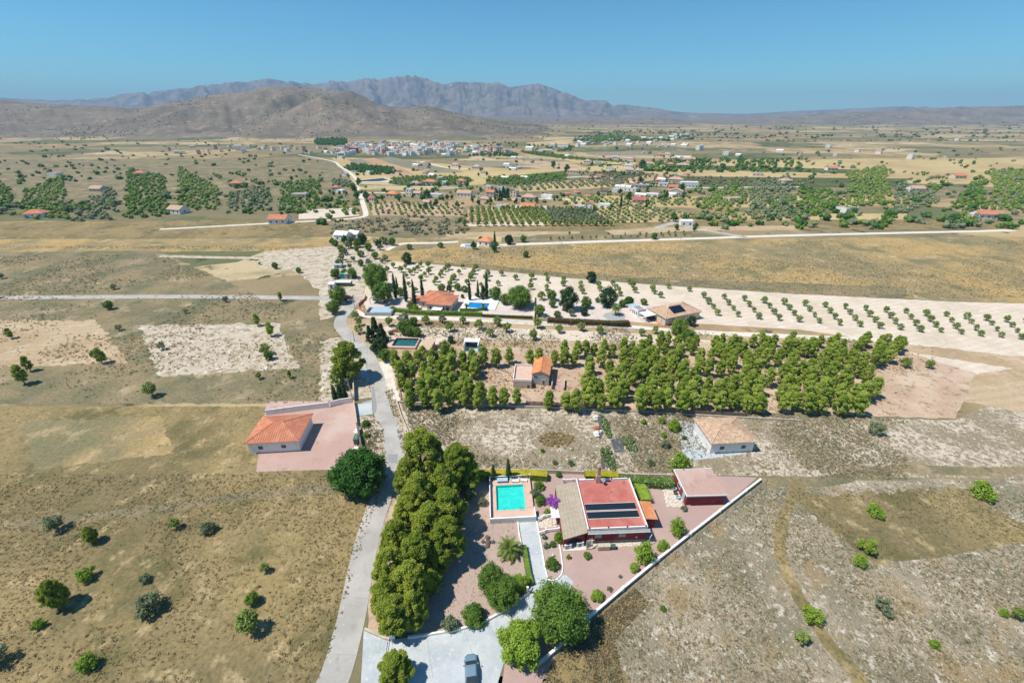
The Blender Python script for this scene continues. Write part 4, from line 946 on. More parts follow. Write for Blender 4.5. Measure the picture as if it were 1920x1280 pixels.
balustrade([at(1056, 905), at(1075, 904), at(1095, 904)], 1.0, "white balustrade behind the brown porch roof in front of the yellow hedge")
thingbox("sunshade", "white flat sunshade beside the purple bougainvillea and the brown porch roof", "sunshade", (*at(1034, 985), 0), R(4),
    [("top", 'white', lambda b: b.box(0, .0, 2.0, 1.5, 3.0, 2.08)), ("leg", 'white', lambda b: b.box(.05, .05, 0, .15, .15, 1.997)), ("leg", 'white', lambda b: b.box(.05, 2.85, 0, .15, 2.95, 1.997))])
# ------------------------------------------------------------------ pool terrace
PA = R(3.6); px0, py0 = -3.95, 54.9
P_ = empty("pool_terrace", (px0, py0), PA, "raised swimming pool terrace with white walls, pink deck and turquoise water left of the villa", "swimming pool")
PW, PD, DZ = 8.3, 9.9, .75
wx0, wx1, wy0, wy1 = 1.15, 6.75, 2.0, 8.2
b = MB(); b.box(0, 0, -.02, wx0, PD, DZ); b.box(wx1, 0, -.02, PW, PD, DZ); b.box(wx0, 0, -.02, wx1, wy0, DZ); b.box(wx0, wy1, -.02, wx1, PD, DZ); b.build("deck", M['deck'], P_)
b = MB(); b.box(wx0, wy0, -.02, wx1, wy1, .16); b.box(wx0+.001, wy0+.001, .16, wx0+.05, wy1-.001, DZ-.01); b.box(wx1-.05, wy0+.001, .16, wx1-.001, wy1-.001, DZ-.01); b.box(wx0+.05, wy0+.001, .16, wx1-.05, wy0+.05, DZ-.01); b.box(wx0+.05, wy1-.05, .16, wx1-.05, wy1-.001, DZ-.01)
bs = b.build("basin", M['pooltile'], P_)
MB().mesh([(wx0+.05, wy0+.05, .6), (wx1-.05, wy0+.05, .6), (wx1-.05, wy1-.05, .6), (wx0+.05, wy1-.05, .6)], [(0, 1, 2, 3)]).build("water", M['water'], P_)
b = MB(); t = .16
b.box(wx0-.25, wy0-.25, DZ+.003, wx1+.25, wy0-.01, DZ+.04); b.box(wx0-.25, wy1+.01, DZ+.003, wx1+.25, wy1+.25, DZ+.04); b.box(wx0-.25, wy0-.008, DZ+.003, wx0-.01, wy1+.008, DZ+.04); b.box(wx1+.01, wy0-.008, DZ+.003, wx1+.25, wy1+.008, DZ+.04)
b.build("coping", M['deck'], P_)
b = MB(); b.box(-.18, -.2, -.02, -.003, PD, 1.65); b.build("side_wall", M['white'], P_)
MB().box(-.18, -.42, -.02, PW+.2, -.202, .95).build("front_wall", M['whitewall'], P_)
b = MB(); b.box(-.18, -.45, .952, PW+.2, -.18, 1.45); b.build("front_parapet", M['white'], P_)
b = MB(); b.box(PW+.003, -.2, -.02, PW+.18, 1.9, 1.5); b.build("end_wall", M['white'], P_)
balustrade([(0, PD+.1), (PW*.5, PD+.1), (PW, PD+.1)], .8, None, DZ, P_, sp=.26, fat=.05)
MB().box(-.18, PD+.003, -.02, PW+.18, PD+.25, DZ-.003).build("rear_wall", M['whitewall'], P_)
b = MB()
for x in (5.6, 6.05): b.tube([(x, 2.9, .2), (x, 2.4, 1.0), (x, 2.05, 1.35), (x, 1.75, 1.2), (x, 1.7, DZ)], [.03]*5, 5)
for z in (.15, .45): b.tube([(5.6, 2.9-(z)*.3, z), (6.05, 2.9-z*.3, z)], [.03, .03], 5)
b.build("ladder", M['post'], P_)
b = MB()
for k in range(3): b.box(wx0+.052, wy0+.052+k*.35, .162, wx0+1.4, wy0+.4+k*.35, .5-k*.12)
b.build("steps", M['pooltile'], P_)
def pp_(x, y): return (px0 + x*cos(PA) - y*sin(PA), py0 + x*sin(PA) + y*cos(PA))
thingbox("cover_roller", "blue pool cover box standing at the back of the pink pool deck", "cover box", (*pp_(1.5, 8.85), DZ), PA, [("box", 'blue', lambda b: b.prism([(0, 0), (2.1, 0), (2.1, .75), (0, .75)], 0, .5)), ("lid", 'bluegrey', lambda b: b.mesh([(-.04, -.04, .503), (2.14, -.04, .503), (2.14, .8, .62), (-.04, .8, .62), (-.04, -.04, .55), (2.14, -.04, .55), (2.14, .8, .67), (-.04, .8, .67)], [(4,5,6,7), (0,1,5,4), (1,2,6,5), (2,3,7,6), (3,0,4,7), (0,3,2,1)]))])
def sunbed(x, y, rz, label, z):
    thingbox("sunbed", label, "sunbed", (x, y, z), rz, [("frame", 'white', lambda b: (b.box(0, 0, .25, .65, 1.3, .32), b.box(.03, .03, 0, .1, .1, .25), b.box(.55, .03, 0, .62, .1, .25), b.box(.03, 1.2, 0, .1, 1.27, .25), b.box(.55, 1.2, 0, .62, 1.27, .25))),
      ("backrest", 'white', lambda b: b.mesh([(0, 1.3, .3), (.65, 1.3, .3), (.65, 1.8, .75), (0, 1.8, .75), (0, 1.34, .26), (.65, 1.34, .26), (.65, 1.84, .7), (0, 1.84, .7)], [(0,1,2,3), (7,6,5,4), (0,4,5,1), (1,5,6,2), (2,6,7,3), (3,7,4,0)]))], "white wicker loungers at the turquoise pool")
sunbed(*pp_(5.9, 8.7), PA + R(85), "white lounger lying at the back right corner of the turquoise pool deck", DZ); sunbed(*pp_(7.6, 8.7), PA + R(80), "white lounger beside the rear balustrade of the turquoise pool, closest to the deck corner", DZ)
# ------------------------------------------------------------------ garden walls and kerbs
wall([(765,1196), (800,1191), (850,1183), (880,1176), (912,1164), (950,1143), (990,1113), (997,1102)], .45, .28, 'whitewall', "low white curved wall between the gravel garden and the concrete driveway", cat="wall")
thingbox("gate_pillar", "white wall pillar at the driveway entrance below the big pines", "pillar", (*at(731, 1199), 0), R(6), [("pillar", 'white', lambda b: b.box(0, 0, 0, .75, .35, 2.1)), ("coping", 'bluegrey', lambda b: b.box(-.05, -.05, 2.103, .8, .4, 2.2))])
wall([(684,1180), (700,1187), (720,1196), (731,1199)], .4, .35, 'beige', "low beige kerb wall between road verge and driveway entrance")
b = MB(); g0 = at(729, 1202); g1 = at(716, 1290); b = MB()
for k, o_ in enumerate((-.12, .12)):
    L2 = offset([g0, g1], o_); b.mesh([(L2[0][0]-.05, L2[0][1], .045), (L2[0][0]+.05, L2[0][1], .045), (L2[1][0]+.05, L2[1][1], .045), (L2[1][0]-.05, L2[1][1], .045), (L2[0][0], L2[0][1], .09), (L2[1][0], L2[1][1], .09)], [(0, 3, 5, 4), (4, 5, 2, 1), (0, 4, 1)])
tag(b.build("gate_rail", M['stonedark']), "dark sliding gate rail set across the pale driveway entrance", "gate rail")
wall([(1006,975), (1011,1002), (1016,1030), (1021,1060), (1027,1086), (1034,1089), (1045,1086), (1053,1077), (1055,1066), (1052,1040), (1047,1012), (1046,1003)], .22, .2, 'white', "white kerb looping round the planting island beside the driveway", "kerb", cat="kerb")
patch("planting_island", [(1012,1003), (1046,1004), (1052,1040), (1054,1066), (1052,1077), (1044,1085), (1034,1088), (1028,1085), (1021,1055)], 'garden', 13)
wall([(970,970), (973,1000), (979,1028), (985,1060), (992,1095)], .3, .22, 'whitewall', "low white kerb wall along the clipped hedge beside the driveway")
hedge(None, [(982,1026), (986,1050), (991,1078), (996,1098)], .95, .9, 'mid', "clipped green hedge running along the left edge of the driveway", 34, .1)
thingbox("gate_post", "slim white post at the end of the driveway hedge by the garden tree", "post", (*at(989, 1112), 0), 0, [("post", 'white', lambda b: b.box(-.12, -.12, 0, .12, .12, 1.6)), ("cap", 'white', lambda b: b.box(-.17, -.17, 1.603, .17, .17, 1.7))])
bw = wall([(1006,1250), (1040,1222), (1100,1164), (1175,1100), (1235,1050), (1297,1001), (1350,960), (1425,902)], .75, .28, 'beige', "long beige boundary wall running diagonally beside the dry scrub field", cap='whitewall')
Pb = world_poly([(1006,1250), (1040,1222), (1100,1164), (1175,1100), (1235,1050), (1297,1001), (1350,960), (1425,902)]); cb = Pb[0]
me = MB().box(-.3, -.2, 0, .3, .2, .95).data("pier", M['whitewall'])
for x, y in along(Pb, 9.0)[1:-1]: q = link("pier", me, bw); q.location = (x-cb[0], y-cb[1], 0); q.rotation_euler.z = R(40)
F1 = offset(Pb, -1.2)
fo = empty("wire_fence", (F1[0][0], F1[0][1]), 0, "thin wire mesh fence on short posts outside the diagonal boundary wall", "fence")
me = MB().tube([(0, 0, -.1), (0, 0, 1.5)], [.04, .04], 5).data("post", M['darkwood'])
for x, y in along(F1, 3.0): q = link("post", me, fo); q.location = (x-F1[0][0], y-F1[0][1], 0)
b = MB()
for z in (.4, .9, 1.4):
    for i in range(len(F1)-1): b.tube([(F1[i][0]-F1[0][0], F1[i][1]-F1[0][1], z), (F1[i+1][0]-F1[0][0], F1[i+1][1]-F1[0][1], z)], [.015, .015], 4)
b.build("wire", M['darkwood'], fo)
# hedges at the back of the garden
hedge(None, [(893,896), (930,895), (985,895), (1026,898)], 1.7, 1.6, 'mid', "long clipped hedge with yellow top behind the pool terrace", 26, .14, top='yellow')
hedge(None, [(1096,898), (1130,898), (1158,900)], 1.7, 1.7, 'mid', "clipped hedge with yellow top behind the red villa roof", 26, .14, top='yellow')
hedge(None, [(1160,905), (1200,908), (1262,911)], 2.1, 1.7, 'flower', "wide green hedge dotted with white flowers right of the villa chimney", 22, .17)
hedge(None, [(1196,910), (1203,925), (1211,945)], 2.4, 1.4, 'bright', "thick bright green hedge against the right wall of the villa", 24, .15)
wall([(880,886), (930,884), (1026,886), (1095,889), (1170,893), (1290,896)], .9, .2, 'beige', "low beige wall between the villa garden and the stony lot")
# gravel-garden plants and ornaments
palm(955, 1036, 1.1, 2.6, "palm with arching fronds standing alone on the brown gravel left of the driveway")
def rock(px, py, s, label, mat='stonedark'):
    rs = random.Random(int(px*7+py)); b = MB(); v = [tuple(c*s*rs.uniform(.7, 1.15) for c in p) for p in ICO_V]; b.mesh([(x, y, z*.7 + s*.35) for x, y, z in v], [tuple(f) for f in ICO_F])
    o = b.build("rock", M[mat]); x, y = at(px, py); o.location = (x, y, 0); tag(o, label, "rock", "dark rocks in the gravel garden left of the palm" if mat == 'stonedark' and px < 940 else None)
rock(914, 1008, .5, "dark rock in the gravel left of the palm, nearest the house of its cluster"); rock(915, 1017, .62, "biggest dark rock in the middle of the cluster left of the palm"); rock(924, 1016, .42, "dark rock at the palm side of the rock cluster"); rock(906, 1016, .42, "dark rock on the pine side of the rock cluster in the gravel"); rock(914, 1024, .5, "dark rock in the gravel left of the palm, nearest the driveway curve")
thingbox("broken_pot", "orange terracotta pot lying on the gravel beneath the palm", "pot", (*at(955, 1045), .3), .4, [("pot", 'terracotta', lambda b: b.tube([(-.4, 0, 0), (.1, 0, .05), (.45, 0, .1)], [.2, .34, .38], 10)), ("soil", 'stonedark', lambda b: b.tube([(.455, 0, .1), (.47, 0, .1)], [.3, .3], 10))])
thingbox("ornament", "small white garden ornament at the back of the round bush in the planting island", "ornament", (*at(1037, 1043), 0), .4, [("base", 'white', lambda b: b.box(-.2, -.15, 0, .2, .15, .25)), ("figure", 'white', lambda b: b.lathe([(.14, .25), (.18, .5), (.08, .7), (.12, .85), (.03, .98)], 0, 0, 8))])
# ------------------------------------------------------------------ outbuilding at the right
OB = empty("outbuilding", (*at(1284, 947), 0), R(2), "dark red outbuilding with flat faded pink roof right of the stone square", "outbuilding")
b = MB(); b.box(0, 0, -.02, 7.5, 6.4, 2.7); b.build("wall", M['darkred'], OB)
MB().box(-.2, -.25, 2.703, 7.7, 6.6, 2.85).build("roof", M['red'], OB)
b = MB(); b.box(-.32, -.25, 2.706, -.203, 6.6, 3.0); b.box(-.32, -.37, 2.706, 7.82, -.253, 3.0); b.box(-.32, 6.603, 2.706, 7.82, 6.72, 3.0); b.build("roof_edge", M['white'], OB)
MB().box(-.05, .8, .02, -.003, 1.7, 2.1).build("door", M['bluegrey'], OB); window(OB, 0, 3.0, 1.0, 1.2, 1.0, '-x', 'window', 'white')
for k, (dx, dy, mt) in enumerate(((-.9, 1.6, 'bluegrey'), (-1.0, 2.8, 'stonedark'), (-.8, 3.8, 'bluegrey'))):
    x, y = at(1284, 947)
    thingbox("storage_tub", ["pale blue tub by the outbuilding wall nearest its front corner", "dark tub between two pale blue tubs by the outbuilding", "pale blue tub by the outbuilding farthest from its front corner"][k], "tub", (x+dx, y+dy, .07), 0, [("tub", mt, lambda b: b.lathe([(.3, 0), (.4, .55), (.43, .6), (.36, .6), (.3, .1)], 0, 0, 10))])
thingbox("clothes_airer", "fallen white clothes airer on the gravel between hedge and stone square", "clothes airer", (*at(1228, 914), 0), R(30),
   [("frame", 'white', lambda b: [b.tube([p, q], [.035, .035], 5) for p, q in (((0, 0, .04), (1.9, .2, .5)), ((0, .7, .04), (1.9, .9, .5)), ((1.9, .2, .5), (1.9, .9, .5)), ((.3, -.3, .04), (1.6, 1.2, .04)), ((.9, .1, .25), (.9, .8, .25)))])])
# ------------------------------------------------------------------ cars
def car(px, py, rz, mat, label, L_=4.3, world=None):
    x, y = world or at(px, py); o = empty("parked_car", (x, y), rz, label, "car"); w = .88; b = MB()
    # lofted body: sections along y
    def loft(b, secs):
        vs = []; fs = []; n = len(secs[0])
        for s in secs: vs += s
        for i in range(len(secs)-1):
            for j in range(n): fs.append((i*n+j, i*n+(j+1) % n, (i+1)*n+(j+1) % n, (i+1)*n+j))
        fs += [tuple(range(n-1, -1, -1)), tuple((len(secs)-1)*n + j for j in range(n))]; b.mesh(vs, fs)
    def sec(y, w, z0, z1, r=.14):
        return [(-w, y, z0), (w, y, z0), (w*1.02, y, (z0+z1)/2), (w-.04, y, z1-r), (w-r-.04, y, z1), (-w+r+.04, y, z1), (-w+.04, y, z1-r), (-w*1.02, y, (z0+z1)/2)]
    loft(b, [sec(-L_/2, w*.80, .35, .66), sec(-L_/2+.25, w*.94, .25, .78), sec(-L_/2+1.0, w, .22, .92), sec(0, w, .22, .96), sec(L_/2-1.1, w, .22, .96), sec(L_/2-.3, w*.95, .25, .86), sec(L_/2, w*.82, .35, .7)])
    b.build("body", M[mat], o)
    g = MB(); loft(g, [sec(-L_/2+1.0, w*.86, .9, .955, .02), sec(-L_/2+1.75, w*.80, .9, 1.36, .08), sec(L_/2-1.25, w*.80, .9, 1.40, .08), sec(L_/2-.45, w*.84, .85, .98, .02)]); g.build("windows", M['window'], o)
    r = MB(); loft(r, [sec(-L_/2+1.7, w*.74, 1.30, 1.41, .05), sec(-.1, w*.77, 1.36, 1.49, .05), sec(L_/2-1.2, w*.74, 1.33, 1.44, .05)]); r.build("roof", M[mat], o)
    tm = MB().tube([(-.11, 0, 0), (.11, 0, 0)], [.32, .32], 14); tm = tm.data("wheel", M['tyre']); rm = MB().tube([(-.125, 0, 0), (.125, 0, 0)], [.19, .19], 10).data("rim", M['post'])
    for sx in (-1, 1):
        for yy in (-L_/2+.85, L_/2-.85):
            q = link("wheel", tm, o); q.location = (sx*(w-.08), yy, .32); q2 = link("rim", rm, q)
        MB().box(sx*.62-.14, -L_/2-.01, .52, sx*.62+.14, -L_/2+.13, .64).build("headlight", M['carwhite'], o)
        MB().box(sx*.66-.12, L_/2-.13, .6, sx*.66+.12, L_/2+.01, .74).build("tail_light", M['maroon'], o)
        MB().box(sx*(w+.1)-.09, -L_/2+1.45, .93, sx*(w+.1)+.09, -L_/2+1.6, 1.06).build("mirror", M[mat], o)
    return o
car(884, 1262, R(188), 'carpaint', "pale blue-grey car parked on the concrete drive below the curved wall")
car(652, 560, R(95), 'maroon', "maroon car parked beneath the trees at the bend of the side road")
# ------------------------------------------------------------------ big pine belt by the road
pines = [(793,852,42), (858,872,34), (766,893,30), (832,912,34), (787,930,38), (838,955,36), (765,962,30), (806,985,38), (742,1010,32), (836,1010,36), (782,1040,38), (822,1048,24), (733,1062,34), (768,1092,38), (724,1118,34), (772,1140,30), (738,1150,34), (808,1088,20), (880,890,22)]
plab = ["tall bushy pine at the top of the roadside belt, nearest the walled verge", "pine at the top right of the roadside belt beside the yellow-topped hedge", "small roadside pine just below the topmost pine of the belt", "pine in the roadside belt level with the pool's rear wall", "broad pine on the road side of the belt level with the fig tree", "round pine bulging toward the pool in the roadside belt", "pine leaning over the road edge level with the turquoise water", "big pine in the middle of the belt level with the pool's front wall", "narrow pine on the road side halfway down the belt", "pine bulging over the gravel halfway down the belt", "big pine of the belt level with the palm", "small pine on the gravel side of the belt just under its widest bulge", "pine hanging over the road in the lower half of the belt", "large pine in the centre of the belt's lower half", "pine at the lower road edge of the belt", "pine at the bottom gravel side of the belt above the curved wall", "lowest pine of the belt right above the entrance pillar", "small pine on the inner edge of the belt's lower half", "small dark pine squeezed between the belt and the yellow-topped hedge"]
for (x, y, r), l in zip(pines, plab): tree('pine_tree', x, y, r*1.08, l, group="big pines in the roadside belt")
tree('fig_tree', 674, 884, 50, "big dark green fig tree beside the road at the corner of the red gravel plot")
tree('garden_tree', 1050, 1148, 52, "large rounded garden tree at the end of the driveway by the diagonal wall")
tree('feathery_tree', 974, 1206, 40, "feathery light green tree at the bottom of the drive below the large rounded tree")
tree('garden_tree', 920, 1085, 25, "dark green tree left of the driveway hedge, upper one of three grown together", sz=1.3)
tree('garden_tree', 942, 1108, 30, "broad dark green tree above the curved white wall, middle of the driveway trees", sz=.9)
tree('feathery_tree', 975, 1092, 18, "small bright green tree touching the end of the driveway hedge", sz=.8)
tree('pine_tree', 740, 1252, 34, "light green pine crown at the very bottom beside the gate rail", sz=.8)
G = lambda *a, **k: tree(*a, cat='shrub', **k)
G('round_bush', 889, 1152, 23, "wide green shrub on the gravel above the curved white wall", name="shrub")
G('olive_shrub', 843, 1168, 16, "small olive-brown shrub in the gravel by the curved wall left of the wide green shrub", name="shrub")
G('olive_shrub', 880, 922, 16, "grey-green shrub between the pine belt and the pool terrace", name="shrub", sz=.9)
G('round_bush', 1036, 1055, 13, "round clipped bush inside the white-kerbed planting island", name="shrub", sz=1.1)
G('bright_bush', 1047, 1006, 9, "upright clipped green bush beside the porch arch and lower balustrade", name="shrub", sz=1.9)
G('round_bush', 1101, 1040, 8, "small round green bush on pink gravel before the first villa window", name="shrub")
G('bright_bush', 1120, 1116, 13, "bright green round bush on pink gravel next to the large rounded tree", name="shrub")
G('bright_bush', 1190, 1063, 10, "small bright bush on pink gravel nearest the middle of the diagonal wall", name="shrub")
G('loose_shrub', 1208, 1037, 19, "big loose green shrub on pink gravel by the diagonal wall", name="shrub", sz=1.3)
G('loose_shrub', 1271, 988, 16, "loose green shrub on the gravel below the outbuilding", name="shrub", sz=1.3)
G('loose_shrub', 1244, 1022, 11, "small yellowish shrub between the two loose green shrubs by the diagonal wall", name="shrub")
G('olive_shrub', 1143, 1103, 5, "tiny brownish plant on pink gravel right of the bright round bush", name="shrub")
G('olive_shrub', 1163, 1080, 3.5, "very small dry plant on pink gravel below the small bright bush", name="shrub")
G('loose_shrub', 1066, 1043, 4, "tiny upright plant on pink gravel beside the planting island kerb", name="shrub", sz=1.5)
G('olive_shrub', 1283, 952, 6, "small grey-green plant at the front corner of the outbuilding", name="shrub")
G('round_bush', 1010, 910, 10, "round green bush at the back right corner of the pool terrace", name="shrub")
G('olive_shrub', 1004, 924, 10, "loose greyish shrub right of the pool terrace below the round bush", name="shrub")
G('round_bush', 1014, 937, 11, "dark round bush between pool terrace and bougainvillea", name="shrub")
G('bright_bush', 1026, 959, 7, "bright small bush under the purple bougainvillea", name="shrub")
G('round_bush', 1048, 889, 6, "small round tree-like bush in front of the white rear balustrade", name="shrub", sz=1.2)
G('bright_bush', 1024, 893, 8, "leafy bush at the end of the long yellow-topped hedge", name="shrub")
G('olive_shrub', 1021, 1006, 5, "small brown plant in the gravel at the top of the planting island", name="shrub")
G('olive_shrub', 1024, 1022, 6, "small spiky plant in the upper part of the planting island", name="shrub")
G('round_bush', 1036, 1019, 7, "loose green plant in the planting island next to the upright clipped bush", name="shrub")
G('olive_shrub', 905, 940, 9, "dry yellowish-green shrub against the outer left wall of the pool terrace", name="shrub")
for i, (x, y, h) in enumerate(((925, 886, 1.0), (953, 880, 1.3))):
    tree('cypress_tree', x, y, 4.6 if i == 0 else 5.2, ["shorter slim cypress behind the pool balustrade", "taller slim cypress behind the pool balustrade"][i], "tree", name="cypress_tree", sz=.8 if i == 0 else .95)
# bougainvillea: arching sprays of purple blossom
def bougain(px, py, r, label, leaf='purple', z=2.2):
    x, y = at(px, py, z); rs = np.random.RandomState(4); o = empty("bougainvillea", (x, y), 0, label, "flowering shrub")
    L_ = []
    for i in range(26):
        a = i*2.4; e = rs.uniform(.35, .95)
        for t in np.linspace(.1, 1, 7): L_.append((r*e*t*cos(a), r*e*t*sin(a), z + 1.1*e*math.sin(t*2.3) - .3, .17 + .16*(1-t)))
    V, F = leafcloud(rs, L_, 6500, .12, core=.6, jit=.9, shell=(.6, 1.4)); link("blossom", npmesh("blossom", V, F, [LF[leaf]]), o)
    b = MB()
    for i in range(6): a = i*1.05; b.tube([(0, 0, 0), (.15*cos(a), .15*sin(a), 1.4), (.6*cos(a), .6*sin(a), z+.3)], [.06, .05, .02], 5)
    b.build("stem", M['trunk'], o); return o
bougain(1036, 942, 1.6, "purple flowering bougainvillea against the left edge of the brown porch roof")
# ------------------------------------------------------------------ roadside walls, fences, left plot
wall([(744,753), (752,780), (763,806), (775,832), (790,850)], .6, .3, 'beige', "low beige wall climbing from the pine belt along the stony roadside verge")
wall([(744,754), (800,758), (1000,764), (1185,772), (1297,779), (1500,790)], .55, .25, 'beige', "long low beige wall under the woodland fence at the top of the stony lot")
def paneled_fence(px, h, label, sp=2.0, mat='reed', board=.0):
    P = world_poly(px); c = P[0]; o = empty("reed_fence", (c[0], c[1]), 0, label, "fence"); pm = MB().box(-.05, -.05, 0, .05, .05, h+.15).data("post", M['darkwood'])
    pts = along(P, sp)
    bm_ = MB(); rs = random.Random(9)
    for i in range(14): bm_.box(-sp/2 + .03 + i*(sp-.06)/14, -.03 + rs.uniform(-.012, .012), .05, -sp/2 + .03 + (i+.86)*(sp-.06)/14, .03, h*rs.uniform(.93, 1.03))
    bd = bm_.data("panel", M[mat])
    for i, (x, y) in enumerate(pts):
        q = link("post", pm, o); q.location = (x-c[0], y-c[1], 0)
        if i+1 < len(pts):
            x2, y2 = pts[i+1]; q = link("panel", bd, o); q.location = ((x+x2)/2-c[0], (y+y2)/2-c[1], 0); q.rotation_euler.z = math.atan2(y2-y, x2-x); q.scale = (math.hypot(x2-x, y2-y)/sp, 1, 1)
paneled_fence([(987,760), (1080,765), (1160,770), (1180,771)], 1.5, "longer brown reed fence before the pine wood, below the small orange-roofed house")
paneled_fence([(1216,773), (1297,778), (1400,783)], 1.5, "brown reed fence at the right end of the pine wood front")
def meshfence(px, h, label, sp=3.0):
    P = world_poly(px); c = P[0]; o = empty("mesh_fence", (c[0], c[1]), 0, label, "fence"); me = MB().tube([(0, 0, -.05), (0, 0, h)], [.035, .035], 5).data("post", M['post'])
    for x, y in along(P, sp): q = link("post", me, o); q.location = (x-c[0], y-c[1], 0)
    b = MB(); Q = [(x-c[0], y-c[1]) for x, y in P]
    for z in np.linspace(.15, h-.05, 4):
        for i in range(len(Q)-1): b.tube([(*Q[i], z), (*Q[i+1], z)], [.012, .012], 3)
    b.build("wire", M['post'], o)
meshfence([(757,752), (870,757), (985,762)], 1.7, "thin metal mesh fence in front of the left part of the pine wood")
wall([(620,762), (640,757), (661,754)], 1.6, .25, 'whitewall', "white wall along the top of the red gravel plot")
wall([(500,778), (560,770), (618,763)], 1.6, .25, 'whitewall', "white wall continuing west above the red gravel plot") 
wall([(664,756), (667,775), (670,800)], 1.3, .3, 'beige', "upper part of the roadside wall of the red gravel plot beside the concrete apron")
wall([(672,806), (676,830), (680,852), (682,862)], 1.5, .45, 'darkwood', "dark hedge-covered roadside wall of the red gravel plot next to the green cabinet")
wall([(622,878), (645,876), (668,871)], .5, .25, 'whitewall', "low white kerb wall at the bottom of the red gravel plot behind the fig tree")
wall([(661,700), (664,725), (665,752)], 1.7, .3, 'beige', "weathered garden wall running up from the red gravel plot toward the roadside pine")
thingbox("electrical_cabinet", "dark green metal cabinet on the red gravel beside the roadside wall", "cabinet", (*at(664, 834), 0), R(4), [("casing", 'greenbox', lambda b: b.box(0, 0, 0, 1.0, 1.9, 1.5)), ("lid", 'greenbox', lambda b: b.box(-.06, -.06, 1.503, 1.06, 1.96, 1.62)), ("vent", 'post', lambda b: (b.box(.3, .5, 1.623, .6, .8, 1.68), b.box(.3, 1.1, 1.623, .6, 1.4, 1.68)))])
thingbox("concrete_slab", "white slab on the red gravel just above the green cabinet", "slab", (*at(663, 812), 0), 0, [("slab", 'whitewall', lambda b: b.box(0, 0, -.02, 1.3, 1.6, .2))])
thingbox("concrete_slab", "small white slab on the red gravel just below the green cabinet", "slab", (*at(663, 842), 0), 0, [("slab", 'whitewall', lambda b: b.box(0, 0, -.02, 1.1, .7, .18))])
def pole(px, py, h, label, arms=1, mat='pole', r=.13, cat="utility pole", dx=0):
    o = empty("utility_pole", (*at(px, py), 0), 0, label, cat); MB().tube([(0, 0, -.1), (dx*.5, 0, h*.5), (dx, 0, h)], [r, r*.85, r*.65], 7).build("pole", M[mat], o)
    for k in range(arms):
        MB().box(dx-.7, -.05, h-.3-k*.6, dx+.7, .05, h-.18-k*.6).build("crossarm", M['darkwood'], o)
        for s in (-.6, 0, .6): MB().lathe([(.05, h-.17-k*.6), (.07, h-.1-k*.6), (.03, h-.02-k*.6)], dx+s, 0, 6).build("insulator", M['whitewall'], o)
    return o
def lamp_post(px, py, h, label):
    o = empty("street_lamp", (*at(px, py), 0), 0, label, "street lamp"); MB().tube([(0, 0, -.1), (0, 0, h)], [.09, .06], 7).build("pole", M['post'], o)
    MB().tube([(0, 0, h-.3), (-.25, 0, h), (-1.0, 0, h+.12)], [.04, .04, .03], 5).build("arm", M['post'], o); MB().box(-1.5, -.14, h+.06, -.95, .14, h+.2).build("lamp_head", M['shutter'], o)
pole(755, 752, 8.5, "tall wooden utility pole at the left corner of the pine wood fence", 1, 'darkwood', dx=-.4)
pole(664, 757, 8.0, "thin grey utility pole leaning by the top of the red gravel plot", 1, 'pole', dx=-.5)
pole(671, 599, 9.5, "tall utility pole at the road bend beside the roofed water tank", 1, 'pole', dx=-.6)
pole(665, 640, 4.0, "short dark post on the road verge above the roadside pine", 0, 'darkwood', r=.1)
pole(1132, 520, 9.0, "grey utility pole at the right edge of the brown field above the pale orchard", 1)
pole(902, 500, 7.5, "utility pole standing in the dry field left of the lone bush", 1)
pole(1051, 478, 8.5, "utility pole in the middle of the dry field below the track", 1)
pole(1272, 470, 8.0, "utility pole near the right end of the dry field", 1)
pole(974, 453, 7.5, "pale pole by the track right of the blue-pool cottage", 1, 'white')
# ------------------------------------------------------------------ stony lot planting
def strip(px, py, w, d, label): mound(px, py, w, d, .8, 'flower', label, "flower bed", "flower_bed", 5200, .17, R(3))
strip(1136, 801, 1.6, 8.6, "narrow upper bed of white-flowered plants beside the black membrane in the lot")
strip(1141, 858, 2.1, 8.8, "lower bed of white-flowered plants reaching the villa garden wall")
strip(1180, 833, 2.5, 5.4, "short bed of white-flowered plants right of the grey membrane square")
for (x, y, m_, l) in ((1116, 786, 'stone', "pale junk heap beside the upper black membrane strip"), (1119, 806, 'terracotta', "orange crate stack at the left edge of the black membrane"), (1118, 816, 'white', "white appliance box at the lower end of the black membrane"), (1126, 812, 'carwhite', "small white barrel on the black membrane")):
    thingbox({"stone": "junk_heap", "terracotta": "crate", "white": "appliance", "carwhite": "barrel"}[m_], l, {"stone": "junk", "terracotta": "crate", "white": "appliance", "carwhite": "barrel"}[m_], (*at(x, y), .03), R(5),
      [("body", m_, (lambda b: b.lathe([(.28, 0), (.33, .3), (.33, .6), (.28, .85), (.2, .87)], 0, 0, 10)) if m_ == 'carwhite' else (lambda b: (b.rbox(0, 0, 0, 1.0, 1.6, .5, .1), b.rbox(.1, .1, .503, .8, 1.1, .35, -.2)))),
       ("lid", m_, (lambda b: b.lathe([(.2, .873), (.2, .9)], 0, 0, 10)) if m_ == 'carwhite' else (lambda b: b.rbox(.1, .1, .856, .5, .7, .12, .3)))])
G('bright_bush', 1264, 797, 13, "bright green bush at the top right of the stony lot beside the white yard", name="shrub")
G('loose_shrub', 1277, 871, 21, "big loose green shrub behind the outbuilding at the end of the flower hedge", name="shrub", sz=1.2)
G('loose_shrub', 1240, 788, 7, "small shrub near the top right of the stony lot", name="shrub")
G('loose_shrub', 1207, 790, 6, "small yellowish shrub in the upper stony lot between flower bed and white yard", name="shrub")
G('loose_shrub', 1244, 815, 6, "small bright shrub in the right part of the stony lot", name="shrub")
G('olive_shrub', 1248, 832, 9, "grey-green shrub in the right part of the stony lot near the white yard", name="shrub")
